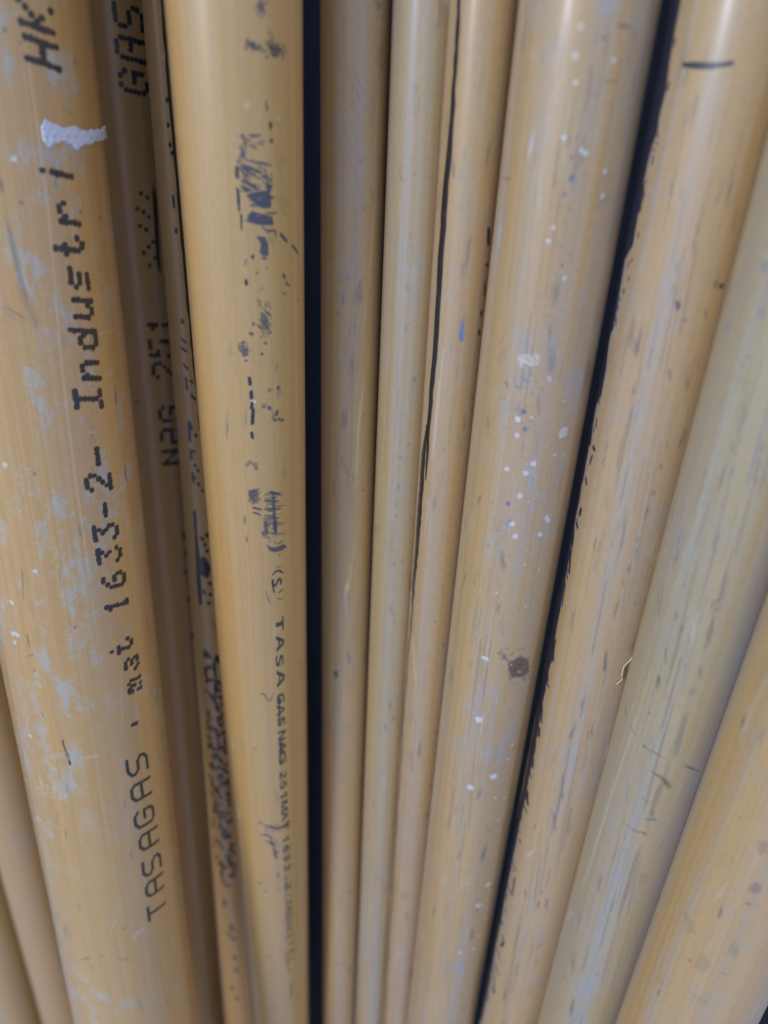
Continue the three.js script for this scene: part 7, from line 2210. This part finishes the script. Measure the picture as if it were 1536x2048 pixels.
const PIPES = [
  ['P1', 'thick yellow gas pipe with dotted black lettering and a torn white scrap stuck on', { w: 1024, hb: 225, dust: 0.4, mott: 0.4, grime: [190, 186, 182], rough: 0.42, scuffs: 70, len: 0.95 }],
  ['P2', 'shaded yellow gas pipe with bold blue-black letters, deep in the crevice beside the thickest pipe', { hb: 170, dust: 0.35, mott: 0.08, scuffs: 20, len: 0.86 }],
  ['P3', 'yellow gas pipe mostly hidden, its smudged dot print showing as a narrow strip', { hb: 200, dust: 0.3, scuffs: 30, len: 0.9 }],
  ['P4', 'glossy yellow gas pipe with smeared dark scuffs and fine small lettering, left of black strip', { hb: 240, dust: 0.28, mott: 0.05, rough: 0.38, coat: 0.8, scuffs: 40, len: 0.93, tint: [216, 163, 82] }],
  ['PB', 'black plastic pipe showing as a dark strip between the yellow pipes', null],
  ['P5', 'slim yellow pipe with a pale curving scratch, directly right of black strip', { w: 256, hb: 215, dust: 0.6, mott: 0.1, scuffs: 50, len: 0.88 }],
  ['P6', 'slim dull yellow pipe with a faint chain of dark nicks down its middle', { w: 256, hb: 225, dust: 0.85, mott: 0.12, scuffs: 60, len: 0.9, tint: [206, 160, 86] }],
  ['P7', 'slim yellow pipe with a ragged black ink line running down its left edge', { w: 256, hb: 240, dust: 0.65, mott: 0.1, scuffs: 40, len: 0.87 }],
  ['P8', 'scratched yellow pipe spattered with white paint specks and one round brown stain', { hb: 300, dust: 0.75, mott: 0.2, scuffs: 90, len: 0.92 }],
  ['P9', 'yellow pipe with a wide ragged ink band along one edge and a short marker dash', { hb: 310, dust: 0.75, mott: 0.1, scuffs: 80, len: 0.91 }],
  ['P10', 'dull khaki-yellow pipe with a pale lengthwise streak and dark scribbled scuffs', { hb: 360, dust: 0.9, mott: 0.1, scuffs: 50, len: 0.94, tint: [198, 160, 92], grime: [160, 163, 172] }],
  ['P11', 'blurred thick yellow pipe with grey blotches cutting the lower right corner', { hb: 430, dust: 0.65, mott: 0.3, scuffs: 40, len: 0.9 }],
  ['P0a', 'plain yellow pipe behind the thickest pipe at the lower left edge', { hb: 230, dust: 0.4, mott: 0.15, scuffs: 20, len: 0.9 }],
  ['P0c', 'thick plain yellow pipe added unseen behind the dotted pipe to shade the lettered one', { w: 256, hb: 200, dust: 0.5, mott: 0.15, scuffs: 10, len: 0.9 }],  // unseen pipe, added to keep light off the recessed lettered pipe
  ['P0b', 'yellow pipe with a dark nick, sliver in the lower left corner', { hb: 200, dust: 0.5, mott: 0.15, scuffs: 20, len: 0.88 }],
];
let count = 0; const made = {};
for (const [key, label, opt] of PIPES) {
  const { q, r } = AXES[key], f = frameOf(q), o = { ...base, ...(opt ?? { hb: 150, len: 0.9 }), seed: count + 3 };
  let mat;
  if (opt) mat = surface(key, r, o);
  else {
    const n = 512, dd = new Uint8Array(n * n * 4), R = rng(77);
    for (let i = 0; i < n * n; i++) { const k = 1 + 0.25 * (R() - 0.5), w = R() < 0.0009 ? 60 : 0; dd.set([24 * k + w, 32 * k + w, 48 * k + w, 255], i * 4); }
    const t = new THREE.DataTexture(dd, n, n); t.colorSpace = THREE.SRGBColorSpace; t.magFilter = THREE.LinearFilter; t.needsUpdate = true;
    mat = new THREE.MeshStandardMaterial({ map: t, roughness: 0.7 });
  }
  const pipe = new THREE.Group(); scene.add(pipe);
  pipe.name = key === 'PB' ? 'black_pipe' : 'gas_pipe' + (count ? '_' + String(count).padStart(3, '0') : '');
  if (key !== 'PB') count++; 
  pipe.position.copy(f.base); pipe.quaternion.setFromRotationMatrix(new THREE.Matrix4().makeBasis(f.e2, f.d, f.e1));
  pipe.userData = { label, category: 'pipe' };
  if (key !== 'PB') pipe.userData.group = 'yellow gas pipes standing side by side';
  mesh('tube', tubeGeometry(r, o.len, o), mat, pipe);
  made[key] = { pipe, f, r };
}

// ---------- torn white scrap stuck on the thick pipe ----------
{
  const { pipe, r } = made.P1, R = rng(21), nx = 90, ny = 18, pos = [], col = [], idx = [], N = new ImprovedNoise();
  const edge = (list, s) => { for (let i = 0; i < list.length - 1; i++) if (s <= list[i + 1][0] || i === list.length - 2) { const t = (s - list[i][0]) / (list[i + 1][0] - list[i][0]); return list[i][1] + (list[i + 1][1] - list[i][1]) * Math.min(1.2, Math.max(0, t)); } };
  const s0 = SCRAP.top[0][0], s1 = SCRAP.top[SCRAP.top.length - 1][0] + 3;
  for (let i = 0; i <= nx; i++) for (let j = 0; j <= ny; j++) {
    const s = s0 + (s1 - s0) * i / nx, a = edge(SCRAP.top, s) + 0.9 * N.noise(s * 0.37, 1.4, 0.5) + 0.35 * N.noise(s * 1.1, 2.4, 0.5), b = edge(SCRAP.bot, s) + 0.9 * N.noise(s * 0.33, 5.4, 0.5) + 0.35 * N.noise(s * 1.2, 7.4, 0.5);
    const h = a + (b - a) * j / ny, rim = Math.min(i, nx - i, j, ny - j) === 0;
    const lift = rim ? -0.05 : 0.22 + 0.35 * Math.max(0, N.noise(s * 0.9, h * 0.9, 3)) + 0.22 * N.noise(s * 2.6 + h, h * 2.1, 7);
    const ang = s / (r * 1000), rr = r + lift / 1000 + 0.00018;
    pos.push(rr * Math.sin(ang), h / 1000, rr * Math.cos(ang));
    const k = N.noise(s * 1.1 - h * 0.6, h * 1.6, 11), m = k > 0.5 ? 0.25 : 0.78 + 0.12 * N.noise(s * 3, h * 3, 2) + 0.04 * R();
    col.push(m * 0.96, m * 0.98, m * 1.06);
  }
  for (let i = 0; i < nx; i++) for (let j = 0; j < ny; j++) { const a = i * (ny + 1) + j, b = a + ny + 1; idx.push(a, a + 1, b, b, a + 1, b + 1); }
  const g = new THREE.BufferGeometry(); g.setAttribute('position', new THREE.Float32BufferAttribute(pos, 3)); g.setAttribute('color', new THREE.Float32BufferAttribute(col, 3)); g.setIndex(idx); g.computeVertexNormals();
  const m = mesh('torn_scrap', g, new THREE.MeshStandardMaterial({ vertexColors: true, roughness: 0.9, side: THREE.DoubleSide }), pipe);
  m.userData.label = 'torn white scrap with dark flecks';
}

// ---------- curled yellow shaving caught between two pipes ----------
{
  const { f, r } = made.P9;
  const pts = CURL.map(([s, h], i) => { const a = s / (r * 1000), rr = r + 0.0006 + (i === 3 ? 0.0008 : 0);
    return f.base.clone().addScaledVector(f.d, h / 1000).addScaledVector(f.e2, rr * Math.sin(a)).addScaledVector(f.e1, rr * Math.cos(a)); });
  const origin = pts[pts.length - 1].clone(), curve = new THREE.CatmullRomCurve3(pts.map((p) => p.sub(origin)));
  const shaving = mesh('plastic_shaving', new THREE.TubeGeometry(curve, 48, 0.00032, 6), new THREE.MeshStandardMaterial({ color: 0xd9c48c, roughness: 0.5 }), scene);
  shaving.position.copy(origin);
  shaving.userData = { label: 'thin curled pale yellow plastic shaving caught between two pipes', category: 'shaving' };
}

renderer.render(scene, camera);
